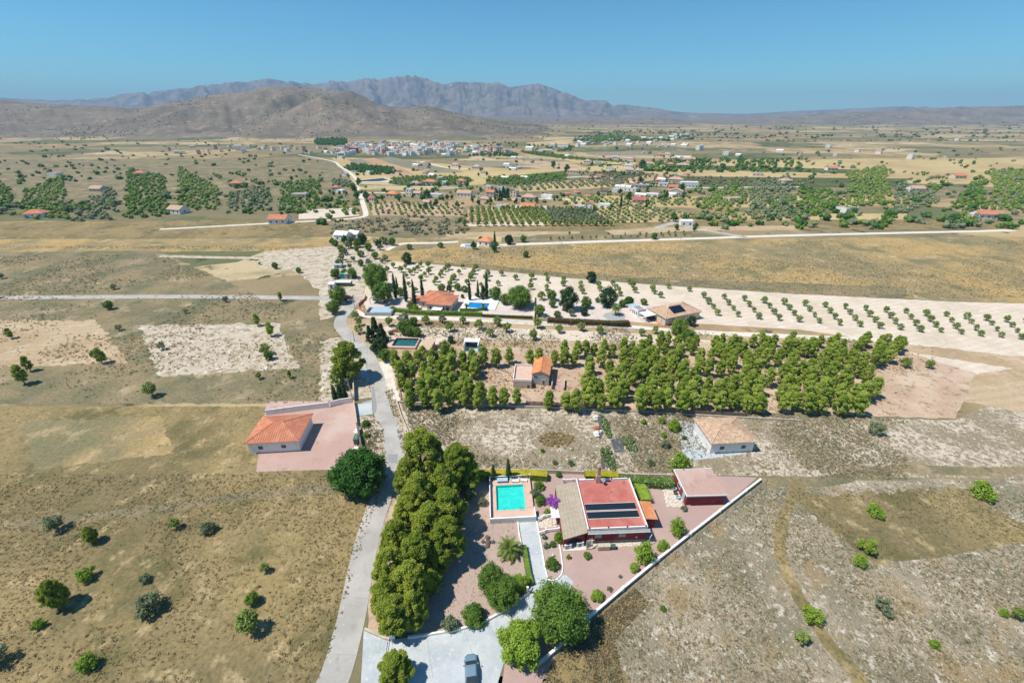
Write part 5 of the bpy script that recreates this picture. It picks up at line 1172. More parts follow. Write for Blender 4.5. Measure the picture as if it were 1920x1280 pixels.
G('olive_shrub', 1220, 866, 7, "dark weedy shrub in the stony lot above the white-flowered hedge", name="shrub")
G('round_bush', 1283, 820, 5, "small round bush growing on the white concrete yard", name="shrub")
G('round_bush', 1017, 844, 4.5, "single small green bush low in the middle of the stony lot", name="shrub")
G('olive_shrub', 1040, 866, 5, "dry clump near the hedge at the bottom middle of the stony lot", name="shrub")
G('olive_shrub', 1070, 867, 6, "dark low clump beside the lower flower bed in the stony lot", name="shrub")
G('round_bush', 1244, 1140, 6, "lone small green bush in the dry scrub field right of the diagonal wall", name="shrub")
G('loose_shrub', 686, 815, 6, "small yellowish shrub on the stony verge below the first verge bush", name="shrub")
G('round_bush', 685, 793, 8, "round green bush on the stony verge next to the roadside wall", name="shrub")
tree('pine_tree', 650, 675, 34, "broad light green pine left of the road opposite the rocky verge", sz=.85)
tree('young_pine', 632, 708, 15, "small bushy pine just below the broad roadside pine")
for i, x in enumerate((626, 636, 645)): tree('cypress_tree', x, 737-i*1, 5.5, ["leftmost", "middle", "rightmost"][i] + " of three small cypresses above the white wall of the red gravel plot", sz=.62)
G('olive_shrub', 641, 722, 10, "grey-green shrub behind the three small cypresses", name="shrub")
# tufts of weeds and dry grass
tufts("weeds_on_the_lot", [(760,756), (1000,766), (1297,772), (1700,785), (1700,900), (1297,886), (1000,884), (900,880), (805,850), (765,800)], 15000, .20, ['weed', 'weed', 'dryweed', 'olive'], 1, .50, .10)
tufts("weeds_on_scrub_field", [(1060,1290), (1110,1175), (1297,1010), (1425,915), (2400,915), (2400,1290)], 16000, .17, ['weed', 'dryweed', 'weed', 'olive'], 2, .48, .14)
tufts("dry_grass", [(-300,890), (480,888), (622,888), (728,878), (715,925), (688,990), (662,1080), (635,1170), (612,1240), (590,1285), (-1400,1285)], 18000, .17, ['dryweed', 'dryweed', 'dryweed', 'weed'], 3, .40, .10)
tufts("dry_grass_along_wall", [(1015,1290), (1060,1212), (1110,1167), (1190,1102), (1215,1130), (1150,1200), (1170,1290)], 4000, .22, ['dryweed', 'weed'], 4, .42, .2)
tufts("verge_weeds", [(668,785), (700,782), (718,800), (724,855), (690,868), (676,870)], 1200, .2, ['weed', 'dryweed', 'olive'], 5, .45, .2)
tufts("verge_weeds_beside_wall", [(722,735), (735,728), (752,775), (772,820), (785,850), (756,870), (750,830), (738,780)], 900, .2, ['weed', 'dryweed'], 6, .45, .2)
tufts("hillside_weeds", [(-900,490), (300,476), (540,580), (622,570), (640,600), (640,640), (622,756), (-900,760)], 14000, .32, ['weed', 'dryweed', 'olive'], 7, .50, .05)
tufts("strip_weeds", [(700,600), (1000,606), (1297,621), (1750,643), (1750,700), (1297,662), (900,650), (700,640)], 9000, .24, ['dryweed', 'weed', 'olive'], 8, .52, .08)
tufts("field_weeds", [(-400,462), (622,462), (720,482), (850,497), (1000,512), (1297,538), (1700,560), (2200,560), (2200,450), (1297,452), (960,464), (740,472)], 16000, .30, ['dryweed', 'weed', 'olive', 'dryweed'], 9, .46, .012)
tufts("garden_litter", [(838,880), (915,890), (918,968), (968,968), (990,1100), (880,1170), (790,1188), (830,1040), (850,950)], 2500, .07, ['weed', 'dryweed'], 10, .45, .4)
tufts("woodland_litter", [(735,655), (1000,655), (1297,645), (1700,670), (1700,780), (1297,765), (760,750)], 7000, .22, ['weed', 'dryweed'], 11, .46, .1)
# yellowish-brown mound of dry plants in the lot
mound(1044, 824, 8.2, 5.0, .5, 'dryweed', "low mound of dry yellow-brown growth in the middle of the stony lot", "dry shrub", "dry_shrub", 9000, .17)

# overhead wires between the poles along the road, and their crossing spans
def wires(a, b, label, n=2, sag=1.2):
    (ax, ay), (bx, by) = at(*a[:2]), at(*b[:2]); o = empty("overhead_wire", (ax, ay, 0), 0, label, "wire")
    for k in range(n):
        dx = (-.5, .5, 0)[k]; pts = [((bx-ax)*t + dx, (by-ay)*t, a[2] + (b[2]-a[2])*t - sag*4*t*(1-t)) for t in np.linspace(0, 1, 12)]
        MB().tube(pts, [.016]*12, 4).build("wire", M['stonedark'], o)
wires((755, 752, 8.2), (664, 757, 7.7), "overhead wires crossing the road from pine wood pole to red plot pole")
wires((664, 757, 7.7), (671, 599, 9.2), "overhead wires running up the valley side of the road to the bend pole")
wires((755, 752, 8.2), (1051, 478, 8.2), "long overhead wires passing above the pine wood and pale orchard") 
# thin dark strips: wire shadows painted across the road, expansion joints in the drive
def dark_line(a, b, w=.05, lay=14): return ribbon("joint_and_wire_shadow", [a, b], w, 'patch', lay, sm=0)
for a, b in (((724,838),(751,842)), ((700,737),(726,737)), ((661,1120),(688,1122)), ((626,1226),(678,1228)), ((870,1180),(885,1222)), ((912,1164),(935,1200)), ((735,1200),(742,1262)), ((800,1192),(812,1270)), ((975,1040),(1016,1036)), ((990,1100),(1030,1091)), ((972,1000),(1011,998))): dark_line(a, b)
# ------------------------------------------------------------------ block with a hip, gable or flat roof
def block(o, x0, y0, w, d, h, rh, wm, rm, kind='hip', ov=.45, rows=.5, z0=0, nm="wall"):
    b = MB(); b.box(x0, y0, z0-.02, x0+w, y0+d, z0+h)
    if kind == 'gable':   # ridge along y
        for yy in (y0, y0+d-.2): b.mesh([(x0, yy, z0+h+.001), (x0+w, yy, z0+h+.001), (x0+w/2, yy, z0+h+rh-.12), (x0, yy+.2, z0+h+.001), (x0+w, yy+.2, z0+h+.001), (x0+w/2, yy+.2, z0+h+rh-.12)], [(0, 1, 2), (5, 4, 3), (0, 3, 4, 1), (1, 4, 5, 2), (2, 5, 3, 0)])
    if kind == 'gablex':
        for xx in (x0, x0+w-.2): b.mesh([(xx, y0, z0+h+.001), (xx, y0+d, z0+h+.001), (xx, y0+d/2, z0+h+rh-.12), (xx+.2, y0, z0+h+.001), (xx+.2, y0+d, z0+h+.001), (xx+.2, y0+d/2, z0+h+rh-.12)], [(0, 2, 1), (3, 4, 5), (0, 1, 4, 3), (1, 2, 5, 4), (2, 0, 3, 5)])
    b.build(nm, M[wm], o)
    X0, X1, Y0, Y1 = x0-ov, x0+w+ov, y0-ov, y0+d+ov; z = z0+h+.02; zt = z+rh; e = .16
    if kind == 'flat':
        r = MB(); r.box(x0+.2, y0+.2, z0+h+.003, x0+w-.2, y0+d-.2, z0+h+.08); rf = r.build("roof", M[rm], o); r = MB()
        r.box(x0-.03, y0-.03, z0+h+.003, x0+w+.03, y0+.2, z0+h+rh); r.box(x0-.03, y0+d-.2, z0+h+.003, x0+w+.03, y0+d+.03, z0+h+rh); r.box(x0-.03, y0+.203, z0+h+.003, x0+.2, y0+d-.203, z0+h+rh); r.box(x0+w-.2, y0+.203, z0+h+.003, x0+w+.03, y0+d-.203, z0+h+rh)
        r.build("parapet", M[wm], o); return
    if kind == 'hip':
        k = min(X1-X0, Y1-Y0)/2
        if X1-X0 >= Y1-Y0:
            ym = (Y0+Y1)/2; a, c = (X0+k, ym, zt), (X1-k-1e-3, ym, zt)
            q = [[(X0, Y0, z), (X1, Y0, z), c, a], [(X1, Y1, z), (X0, Y1, z), a, c], [(X0, Y1, z), (X0, Y0, z), a], [(X1, Y0, z), (X1, Y1, z), c]]
        else:
            xm = (X0+X1)/2; a, c = (xm, Y0+k, zt), (xm, Y1-k-1e-3, zt)
            q = [[(X1, Y0, z), (X1, Y1, z), c, a], [(X0, Y1, z), (X0, Y0, z), a, c], [(X0, Y0, z), (X1, Y0, z), a], [(X1, Y1, z), (X0, Y1, z), c]]
        rg = [(a, c)] + [(p, t) for p, t in (((X0, Y0, z), a), ((X1, Y1, z), c), ((X1, Y0, z), c if X1-X0 >= Y1-Y0 else a), ((X0, Y1, z), a if X1-X0 >= Y1-Y0 else c))]
    elif kind == 'gable':
        xm = (X0+X1)/2; q = [[(X1, Y0, z), (X1, Y1, z), (xm, Y1, zt), (xm, Y0, zt)], [(X0, Y1, z), (X0, Y0, z), (xm, Y0, zt), (xm, Y1, zt)]]; rg = [((xm, Y0, zt), (xm, Y1, zt))]
    else:
        ym = (Y0+Y1)/2; q = [[(X0, Y0, z), (X1, Y0, z), (X1, ym, zt), (X0, ym, zt)], [(X1, Y1, z), (X0, Y1, z), (X0, ym, zt), (X1, ym, zt)]]; rg = [((X0, ym, zt), (X1, ym, zt))]
    return tiled_roof(o, q, rm, "roof", e, rows, rg if rows else None)
# ------------------------------------------------------------------ villa with the orange hipped roof and blue pool
A = empty("villa", (-33.2, 152.7), R(-10), "white villa with a broad terracotta hipped roof beside the blue swimming pool", "house")
block(A, 0, 0, 9.8, 9.6, 3.0, 2.1, 'cream', 'tile', 'hip')
block(A, -3.4, 2.4, 10.2, 10.8, 2.96, 2.0, 'cream', 'tile', 'hip', nm="rear_wall")
window(A, 1.0, 0, .9, 1.1, 1.1, mat='window'); window(A, 3.9, 0, .15, 1.3, 2.0, mat='window', name="door"); window(A, 6.2, 0, 1.0, 1.0, 1.1, mat='window'); window(A, 7.8, 0, .15, 1.3, 2.0, mat='window', name="door")
window(A, 9.8, 3.0, 1.0, 1.2, 1.1, 'x', 'window'); window(A, -2.6, 2.4, 1.1, 1.0, 1.0, mat='window')
b = MB(); b.box(-8.6, 5.0, 0, -4.2, 8.2, 2.2); b.build("side_annex", M['cream'], A); MB().mesh([(-8.9, 4.7, 2.25), (-3.9, 4.7, 2.6), (-3.9, 8.5, 2.6), (-8.9, 8.5, 2.25), (-8.9, 4.7, 2.13), (-3.9, 4.7, 2.48), (-3.9, 8.5, 2.48), (-8.9, 8.5, 2.13)], [(0,1,2,3), (7,6,5,4), (0,4,5,1), (1,5,6,2), (2,6,7,3), (3,7,4,0)]).build("annex_roof", M['tile'], A)
b = MB(); b.box(3.0, -3.3, 1.95, 6.8, -.6, 2.05)
for x in (3.05, 6.65): b.box(x, -3.25, 0, x+.1, -3.15, 1.947)
b.build("pergola", M['white'], A); MB().box(6.3, 7.4, 4.0, 7.0, 8.0, 5.6).build("chimney", M['cream'], A)
tiled_roof(A, [[(-6.8, .5, .8), (-3.4, .2, 1.8), (-3.4, 1.6, 1.9), (-6.8, 1.9, .9)]], 'tilepale', "stair_roof", .2, 0)
def rectpool(px, py, w, d, rz, lab, deck, basin, dz=.25, mg=(1.2, 1.2, 1.2, 1.2)):
    """in-ground pool in its raised deck; pixel = front-left corner of the water"""
    x, y = at(px, py, dz); o = empty("pool", (x, y), rz, lab, "swimming pool"); l, r, f, k = mg
    b = MB(); b.box(-l, -f, -.02, w+r, 0, dz); b.box(-l, d, -.02, w+r, d+k, dz); b.box(-l, .002, -.02, 0, d-.002, dz); b.box(w, .002, -.02, w+r, d-.002, dz); b.build("deck", M[deck], o)
    b = MB(); b.box(0, 0, -.02, w, d, .12); b.box(.002, .002, .12, .05, d-.002, dz-.005); b.box(w-.05, .002, .12, w-.002, d-.002, dz-.005); b.box(.05, .002, .12, w-.05, .05, dz-.005); b.box(.05, d-.05, .12, w-.05, d-.002, dz-.005); b.build("basin", M[basin], o)
    MB().mesh([(.05, .05, dz-.06), (w-.05, .05, dz-.06), (w-.05, d-.05, dz-.06), (.05, d-.05, dz-.06)], [(0, 1, 2, 3)]).build("water", M['water'], o)
    return o
rectpool(875, 576, 8.3, 5.2, R(-8), "bright blue rectangular pool with white deck right of the terracotta-roofed villa", 'whitewall', 'poolblue', .35, (2.2, 3.2, 1.0, 6))
# ------------------------------------------------------------------ villa with the pale mottled roof at the right
B = empty("villa", (55.4, 139.2), R(23), "white and grey villa with pale mottled hipped roof and dark solar panels", "house")
block(B, 0, 0, 16, 9.5, 3.0, 1.9, 'cream', 'tilepale', 'hip', .5)
for x in (8.6, 9.7): MB().box(x, -.35, 2.0, x+.8, -.003, 2.6).build("air_conditioner_unit", M['white'], B)
window(B, 0, 1.5, .1, .9, 2.0, '-x', 'shutter', 'white', "door"); window(B, 0, 6.0, 1.1, .8, .9, '-x', 'window', 'white')
MB().box(-.9, -.3, -.02, -.003, 9.5, .12).build("brick_plinth", M['tile'], B)
window(B, 3.0, 0, 1.0, 1.2, 1.1, mat='window')
sn, cs = 1.9, 5.0; sl_ = math.hypot(sn, cs)
so_ = empty("solar_array", (0, 0, 0), 0, "block of dark blue solar panels on the pale mottled roof", "solar panels")
so_.parent = None; cB, sB = cos(R(23)), sin(R(23)); lx, ly = 4.3, 1.0
so_.location = (55.4 + lx*cB - ly*sB, 139.2 + lx*sB + ly*cB, 3.02 + (ly+.5)*sn/cs*.98 + .12); so_.rotation_euler = (math.atan2(sn, cs), 0, R(23))
me = MB().box(0, 0, 0, 1.36, 1.72, .05).data("panel", M['solar'])
for i in range(4):
    for j in range(2): q = link("panel", me, so_); q.location = (i*1.4, j*1.75, 0)
MB().lathe([(.35, 4.6), (.35, 5.1), (.1, 5.3), (.12, 5.6)], 4.6, 4.9, 8).build("chimney", M['white'], B)
Cx = empty("garden_room", (47.4, 146.6), R(23), "white flat-roofed garden room with arched windows left of the pale mottled roof", "garden room")
block(Cx, 0, 0, 3.6, 3.9, 2.6, .25, 'white', 'post', 'flat')
for y in (.4, 1.5, 2.6): window(Cx, 0, y, .5, .7, 1.6, '-x', 'window', 'white')
MB().box(.1, 4.1, 2.35, 3.6, 7.0, 2.45).build("lean_to_roof", M['bluegrey'], Cx)
Cp = empty("carport", (49.0, 141.6), R(23), "white flat carport roof on posts between garden room and mottled-roof villa", "carport")
MB().box(0, 0, 2.4, 5.2, 4.2, 2.5).build("roof", M['white'], Cp); me = MB().box(-.06, -.06, 0, .06, .06, 2.397).data("post", M['white'])
for x, y in ((.1, .1), (5.1, .1), (.1, 4.1), (5.1, 4.1)): q = link("post", me, Cp); q.location = (x, y, 0)
for z in (.5, .9, 1.3): MB().box(0, .2, z, .05, 4.0, z+.08).build("rail", M['white'], Cp)
car(0, 0, R(23), 'tyre', "dark car standing under the white carport roof", 3.9, world=(51.9, 144.6))
# ------------------------------------------------------------------ small house in the pine wood
S = empty("cottage", (5.6, 101.2), R(-9), "small grey cottage with orange gable roof in the clearing of the pine wood", "house")
block(S, 0, 0, 4.8, 8.3, 3.7, 1.1, 'grey', 'tile2', 'gable', .2, .45)
window(S, .5, 0, 2.1, 1.3, 1.1, mat='window'); window(S, 2.9, 0, .1, .9, 1.9, mat='darkwood', name="door")
T = empty("terrace_block", (0.35, 99.4), R(-4), "cream terrace block with parapet joined to the left of the small orange-roofed cottage", "terrace")
b = MB(); b.box(0, 0, -.02, 5.1, 8.2, 2.3); b.build("wall", M['beige'], T); MB().box(.15, .15, 2.303, 5.1, 8.05, 2.36).build("floor", M['deck'], T)
b = MB(); b.box(-.03, -.03, 2.303, 5.1, .15, 3.0); b.box(-.03, .153, 2.303, .15, 8.05, 3.0); b.box(-.03, 8.053, 2.303, 5.1, 8.23, 3.0); b.build("parapet", M['whitewall'], T)
MB().box(3.9, -.05, .3, 4.5, -.033, 1.2).build("vent", M['window'], T)
thingbox("garage_ramp", "low dark-sided ramp wall right of the small orange-roofed cottage", "ramp", (10.9, 98.6, 0), R(-8), [("wall", 'beige', lambda b: (b.box(0, 0, -.02, .25, 5.0, 1.6), b.box(3.4, 0, -.02, 3.65, 5, 1.2))), ("floor", 'red', lambda b: b.box(.253, 0, -.02, 3.397, 5, .06))])
wall([(1100,735), (1099,750), (1098,763)], .9, .18, 'whitewall', "short white wall running up between the pines right of the cottage")
# ------------------------------------------------------------------ dark pool with the mottled tile roof
rectpool(734, 648, 7.8, 5.6, R(-3), "dark green covered pool left of the cream and red tiled roof", 'deck', 'poolgreen', .8, (1.6, .3, .9, .5))
x, y = at(787, 653, 2.6); K = empty("pool_house", (x, y), R(-6), "low building with cream and red mottled tile roof beside the dark green pool", "pool house")
b = MB(); b.box(0, 0, -.02, 3.0, 6.8, 2.3); b.build("wall", M['beige'], K)
tiled_roof(K, [[(-.2, -.3, 2.6), (3.3, -.3, 2.35), (3.3, 7.1, 2.35), (-.2, 7.1, 2.6)]], 'tilemix', "roof", .15, .45)
thingbox("barbecue", "cream and orange barbecue chimney at the top left corner of the dark green pool", "barbecue", (*at(744, 622), 0), 0, [("hearth", 'terracotta', lambda b: b.box(-1.2, -.5, 0, .3, .5, 1.0)), ("chimney", 'cream', lambda b: b.box(-.2, -.35, 1.003, .35, .35, 2.9)), ("cap", 'cream', lambda b: b.box(-.3, -.45, 2.903, .45, .45, 3.05))])
thingbox("water_tank", "dark round tank left of the barbecue by the dark green pool", "tank", (*at(733, 627), 0), 0, [("tank", 'stonedark', lambda b: b.lathe([(.8, 0), (.8, 1.2), (.6, 1.4)], 0, 0, 14)), ("lid", 'greenbox', lambda b: b.lathe([(.3, 1.403), (.3, 1.5)], 0, 0, 10))])
W2 = empty("white_pavilion", (*at(869, 659), 0), R(-3), "open white flat-roofed pavilion with dark interior above the pine wood", "pavilion")
b = MB(); b.box(0, 0, -.02, .3, 4.2, 2.5); b.box(4.6, 0, -.02, 4.9, 4.2, 2.5); b.box(.303, 3.9, -.02, 4.597, 4.2, 2.5); b.build("wall", M['white'], W2); b = MB(); b.box(-.1, 1.9, 2.503, 5.0, 4.4, 2.65); b.build("roof", M['white'], W2); MB().box(.303, 3.6, .1, 4.597, 3.897, 1.9).build("glazing", M['window'], W2); MB().box(.303, 0, -.02, 4.597, 3.597, .08).build("floor", M['bluegrey'], W2)
# ------------------------------------------------------------------ roofed water deposit at the bend
D0 = empty("water_deposit", (*at(684, 592), 0), R(-2), "long low deposit with pale blue sheet roof beside the road bend", "water deposit")
b = MB(); b.box(0, 0, -.02, 10.2, .3, 1.3); b.box(0, .302, -.02, .3, 5.4, 1.3); b.box(9.9, .302, -.02, 10.2, 5.4, 1.3); b.box(.302, 5.1, -.02, 9.898, 5.4, 1.3); b.build("wall", M['grey'], D0)
b = MB(); b.box(1.9, .4, 1.32, 4.6, 5.6, 1.42); b.box(4.65, .2, 1.36, 9.9, 5.6, 1.48); b.build("roof", M['bluegrey'], D0)
wall([(684,587), (674,581), (672,574), (678,568), (684,563), (686,556)], 1.1, .3, 'tile', "curved reddish wall at the entrance of the terracotta-roofed villa")
thingbox("car_canopy", "metal canopy frame behind the long blue-roofed deposit", "canopy", (*at(694, 570), 0), R(-3), [("roof", 'post', lambda b: b.box(0, 0, 2.3, 5.0, 3.2, 2.4)), ("post", 'post', lambda b: b.box(.05, .05, 0, .2, .2, 2.297)), ("post", 'post', lambda b: b.box(4.8, .05, 0, 4.95, .2, 2.297)), ("post", 'post', lambda b: b.box(4.8, 3.0, 0, 4.95, 3.15, 2.297)), ("post", 'post', lambda b: b.box(.05, 3.0, 0, .2, 3.15, 2.297))])
def shed(px, py, w, d, h, wm, rm, lab, kind='gablex', rz=0, rh=.5, name="shed", cat="shed", z=0):
    o = empty(name, (*at(px, py), 0), rz, lab, cat); block(o, 0, 0, w, d, h, rh, wm, rm, kind, .15, 0)
    MB().box(w*.4, -.05, .02, w*.4+.9, -.003, min(2.0, h*.85)).build("door", M['darkwood'], o); return o
shed(627, 503.5, 3.6, 2.6, 1.9, 'grey', 'bluegrey', "small grey shed with pale sheet roof on the terrace above the green netting", rh=.3)
shed(638, 523, 5.6, 4.0, 2.2, 'greennet', 'greennet', "shed under green netting near the left picture edge", 'flat', rh=.1, name="net_shelter")
shed(647, 523.5, 3.2, 4.0, 2.5, 'grey', 'shutter', "open grey-roofed lean-to joined to the green net shelter", rh=.3)
shed(630, 537, 6.6, 2.6, 1.9, 'greenbox', 'whitewall', "long low hut with white roof below the green net shelter", rh=.3)
shed(616, 542, 2.6, 3.0, 2.3, 'white', 'white', "small white hut cut by the left picture edge", rh=.3)
# ------------------------------------------------------------------ hedges and trees of the villa belt
hedge(None, [(742,584), (770,587), (810,590), (850,590), (905,592)], 1.6, 1.4, 'mid', "green hedge along the front of the terracotta-roofed villa garden", 14, .22)
hedge(None, [(905,593), (950,595), (998,597)], 1.2, .8, 'redtip', "mixed low hedge continuing right of the terracotta-roofed villa garden", 14, .2)
hedge(None, [(862,583), (890,583), (914,581)], 1.1, 1.0, 'mid', "clipped hedge in front of the bright blue pool", 16, .18)
hedge(None, [(1026,605), (1070,608), (1110,610), (1150,612), (1179,611)], 2.2, 2.0, 'redtip', "long dark red-tipped hedge along the garden of the topiary trees", 14, .24)
wall([(860,596), (1000,606), (1090,611), (1180,617), (1297,626)], .5, .25, 'whitewall', "low white wall below the garden belt along the gravel lane")
wall([(1002,558), (1002,585), (1001,601)], 1.3, .35, 'cream', "tall cream wall between blue pool garden and topiary garden")
T_ = tree
T_('garden_tree', 703, 517, 23, "big dark round pine at the upper left of the garden belt", name="pine_tree")
T_('leafy_tree', 718, 547, 20, "dark bushy tree below the big round pine left of the terracotta-roofed villa", name="garden_tree")
for (x, y, r, l) in ((699, 543, 3.3, "thin cypress in front of the dark bushy tree at the left of the garden belt"), (739, 536, 4, "tall leaning cypress at the left end of the garden belt row"), (744, 534, 2.6, "thin young cypress just right of the tall leaning one"), (759, 539, 4.4, "darkest tall cypress left of the terracotta roof"), (775, 548, 4, "short cypress near the side annex of the terracotta-roofed villa"), (791, 540, 3.6, "cypress behind the upper left corner of the terracotta roof"), (880, 543, 3.4, "cypress behind the blue pool, nearest the terracotta roof"), (896, 542, 2.8, "thin cypress behind the middle of the blue pool"), (912, 534, 3.8, "tallest cypress behind the blue pool beside the bluish shrub")):
    T_('cypress_tree', x, y, r, l, sz=1.15)
for (k, x, y, r, l) in (('leafy_tree', 828, 539, 8, "round green shrub tree behind the terracotta roof, the lighter of two"), ('dark_tree', 842, 540, 6, "round dark shrub tree behind the terracotta roof"), ('leafy_tree', 858, 537, 7, "leafy tree behind the right end of the terracotta roof"), ('leafy_tree', 871, 541, 6, "small leafy tree between terracotta roof and first pool cypress"), ('conifer_tree', 906, 550, 8, "spreading bluish shrub tree behind the blue pool"), ('leafy_tree', 929, 549, 12, "broad palm-like tree at the right end of the blue pool"), ('leafy_tree', 946, 560, 10, "loose tree right of the blue pool deck"), ('leafy_tree', 750, 546, 8, "low leafy tree between the two tall cypresses left"), ('dark_tree', 867, 555, 3.5, "small ball-shaped bush right of the terracotta roof"), ('leafy_tree', 893, 552, 3.5, "small dark bush among the pool cypresses")):
    T_(k, x, y, r, l, name="garden_tree" if 'conifer' not in k else None)
T_('garden_tree', 974, 556, 23, "large dark green umbrella pine in the middle of the garden belt", name="pine_tree", sz=.85)
T_('dark_tree', 1065, 560, 19, "large bluish-green tree in the topiary garden", name="garden_tree", sz=1.1)
T_('dark_tree', 1141, 557, 18, "large dark round tree behind the fan palm in the topiary garden", name="garden_tree")
for (k, x, y, r, l) in (('leafy_tree', 1036, 569, 7, "ball-trimmed tree left of the bluish-green tree"), ('leafy_tree', 1035, 553, 10, "bright low tree behind the ball-trimmed tree"), ('almond_tree', 1015, 552, 8, "open pale tree at the back of the topiary garden"), ('leafy_tree', 1099, 566, 11, "yellow-green layered tree in the centre of the topiary garden"), ('dark_tree', 1095, 583, 8, "low cloud-pruned tree inside the small round bed"), ('olive_tree', 1071, 584, 8, "small grey olive tree in the topiary garden by the long hedge"), ('leafy_tree', 1012, 581, 11, "bushy tree against the tall cream wall"), ('leafy_tree', 1045, 588, 6, "small bushy tree by the left end of the long red-tipped hedge"), ('leafy_tree', 1120, 562, 4.5, "small upright tree left of the large dark round tree"), ('leafy_tree', 1168, 568, 7, "round olive-green bush right of the fan palm"), ('leafy_tree', 1207, 565, 6, "dark bush behind the white garden room"), ('fig_tree', 1180, 563, 9, "pale flowering round bush above the white garden room")):
    T_(k, x, y, r, l, name="garden_tree" if 'olive' not in k and 'almond' not in k and 'fig' not in k else None)
palm(1154, 590, 2.6, 2.4, "fan palm standing in the grey-green circular bed of the topiary garden", 30)
palm(875, 582, 2.2, 1.4, "small palm at the front left corner of the blue pool", 18); palm(906, 582, 2.2, 1.4, "small palm at the front right corner of the blue pool", 18)
cc = at(1152, 593); pts = [(cc[0] + 4.4*cos(a), cc[1] + 4.0*sin(a), .029) for a in np.linspace(0, 6.28, 9)[:-1]]
me = bpy.data.meshes.new("round_bed"); me.from_pydata(pts, [], [tuple(range(8))]); me.materials.append(M['shutter']); tag(link("round_bed", me), kind="structure")
G('bright_bush', 736, 579, 7, "oval hedge bush at the right end of the blue-roofed deposit", name="shrub")
G('round_bush', 770, 572, 8, "reddish-green shrub left of the terracotta-roofed villa front", name="shrub"); G('bright_bush', 779, 576, 7, "bright shrub before the left wing of the terracotta-roofed villa", name="shrub")
T_('conifer_tree', 703, 618, 13, "tallest dark conifer in the clump by the road curve"); T_('conifer_tree', 716, 628, 12, "dark conifer on the pool side of the clump by the road curve"); T_('conifer_tree', 693, 628, 10, "dark conifer on the road side of the clump by the road curve"); T_('dark_tree', 710, 650, 16, "dark bushy tree below the conifer clump", name="garden_tree"); T_('leafy_tree', 722, 665, 12, "bushy tree between conifer clump and first wood pines", name="garden_tree")
for (k, x, y, r, l) in (('leafy_tree', 757, 613, 13, "dark leafy tree behind the barbecue"), ('leafy_tree', 768, 619, 10, "leafy tree just right of the barbecue tree"), ('leafy_tree', 782, 622, 9, "low tree behind the top edge of the dark green pool"), ('olive_tree', 757, 596, 13, "wide grey-green olive by the lane before the hedge"), ('olive_tree', 829, 596, 9, "grey olive beside the lane in front of the terracotta-roofed villa"), ('leafy_tree', 833, 650, 12, "yellow-green tree left of the open white pavilion"), ('dark_tree', 845, 636, 7, "spiky dark plant above the yellow-green tree"), ('leafy_tree', 775, 602, 9, "leafy tree at the edge of the strip orchard by the lane"), ('leafy_tree', 1275, 612, 16, "leafy tree in front of the mottled-roof villa"), ('leafy_tree', 1290, 628, 13, "leafy tree at the right picture edge below the mottled-roof villa"), ('dark_tree', 1297, 601, 9, "dark tree beside the right end of the mottled-roof villa"), ('leafy_tree', 634, 552, 16, "leafy roadside tree beside the maroon car"), ('leafy_tree', 625, 575, 13, "tall leafy tree at the left edge below the side road"), ('leafy_tree', 628, 512, 9, "dark tree left of the green net shelter"), ('leafy_tree', 660, 512, 9, "dark tree right of the green net shelter"), ('leafy_tree', 646, 511, 7, "round tree behind the green net shelter")):
    T_(k, x, y, r, l, name="garden_tree" if k in ('leafy_tree', 'dark_tree') else None)
bougain(808, 654, 1.6, "magenta bougainvillea at the corner of the mottled tile pool house", 'magenta', 1.2)
T_('dark_tree', 763, 484, 10, "lone round dark tree at the upper edge of the pale orchard", name="lone_tree"); T_('dark_tree', 1109, 519, 10, "lone round dark bush beside the pole at the top of the pale orchard", name="lone_tree"); T_('leafy_tree', 986, 476, 6, "lone bush in the middle of the dry field", name="lone_tree")
# ------------------------------------------------------------------ orchards
Z5 = [(735,130),(780,105),(915,115),(878,140),(835,160),(945,80),(1025,80),(1030,150),(990,185),(950,220),(1110,235),(1090,270),(790,200),(820,290),(1240,100),(1205,130),(1170,160),(1150,195),(1300,210),(1280,240),(1260,280),(1390,100),(1355,160),(1530,110),(1510,155),(1485,190),(1475,220),(1440,265),(1660,170),(1640,215),(1590,300),(1810,170),(1770,280),(650,90),(590,130),(890,350)]
Z6 = [(40,215),(210,200),(200,260),(195,310),(365,190),(380,250),(370,320),(375,360),(550,230),(545,280),(735,280),(735,330),(755,360),(925,290),(935,330),(1075,275),(1110,320),(1145,350),(1155,390),(1250,260),(1290,290),(1310,350),(1500,330),(1515,370),(1670,310),(1580,400),(1890,340)]
PO = [(622+x*.17604, 480+y*.17604) for x, y in Z5] + [(960+x*.17604, 480+y*.17604) for x, y in Z6] + [(1320+i*38+j*9, 551+j*11+i*3) for i in range(18) for j in range(4)]
PO.sort(key=lambda p: p[0])
for i, (x, y) in enumerate(PO): T_('almond_tree', x, y, _tr.uniform(4.6, 6.6), "%s small almond tree counted from the left in the pale orchard behind the garden belt" % ordn(i+1), group="small almond trees in the pale orchard")
ST = [(666,589),(673,601),(671,615),(728,601),(798,597),(868,598),(844,610),(898,606),(919,621),(932,600),(950,612)]
ST += [(960+x*.17604, 480+y*.17604) for x, y in ((270,700),(230,825),(505,762),(740,742),(935,768),(1380,800),(1535,772),(1760,700))] + [(1340+i*45, 645+i*4) for i in range(10)]
ST.sort(key=lambda p: p[0])
for i, (x, y) in enumerate(ST): T_('almond_tree', x, y, _tr.uniform(7.5, 10), "%s tree from the left in the strip orchard between garden belt and pine wood" % ordn(i+1), group="trees of the strip orchard")
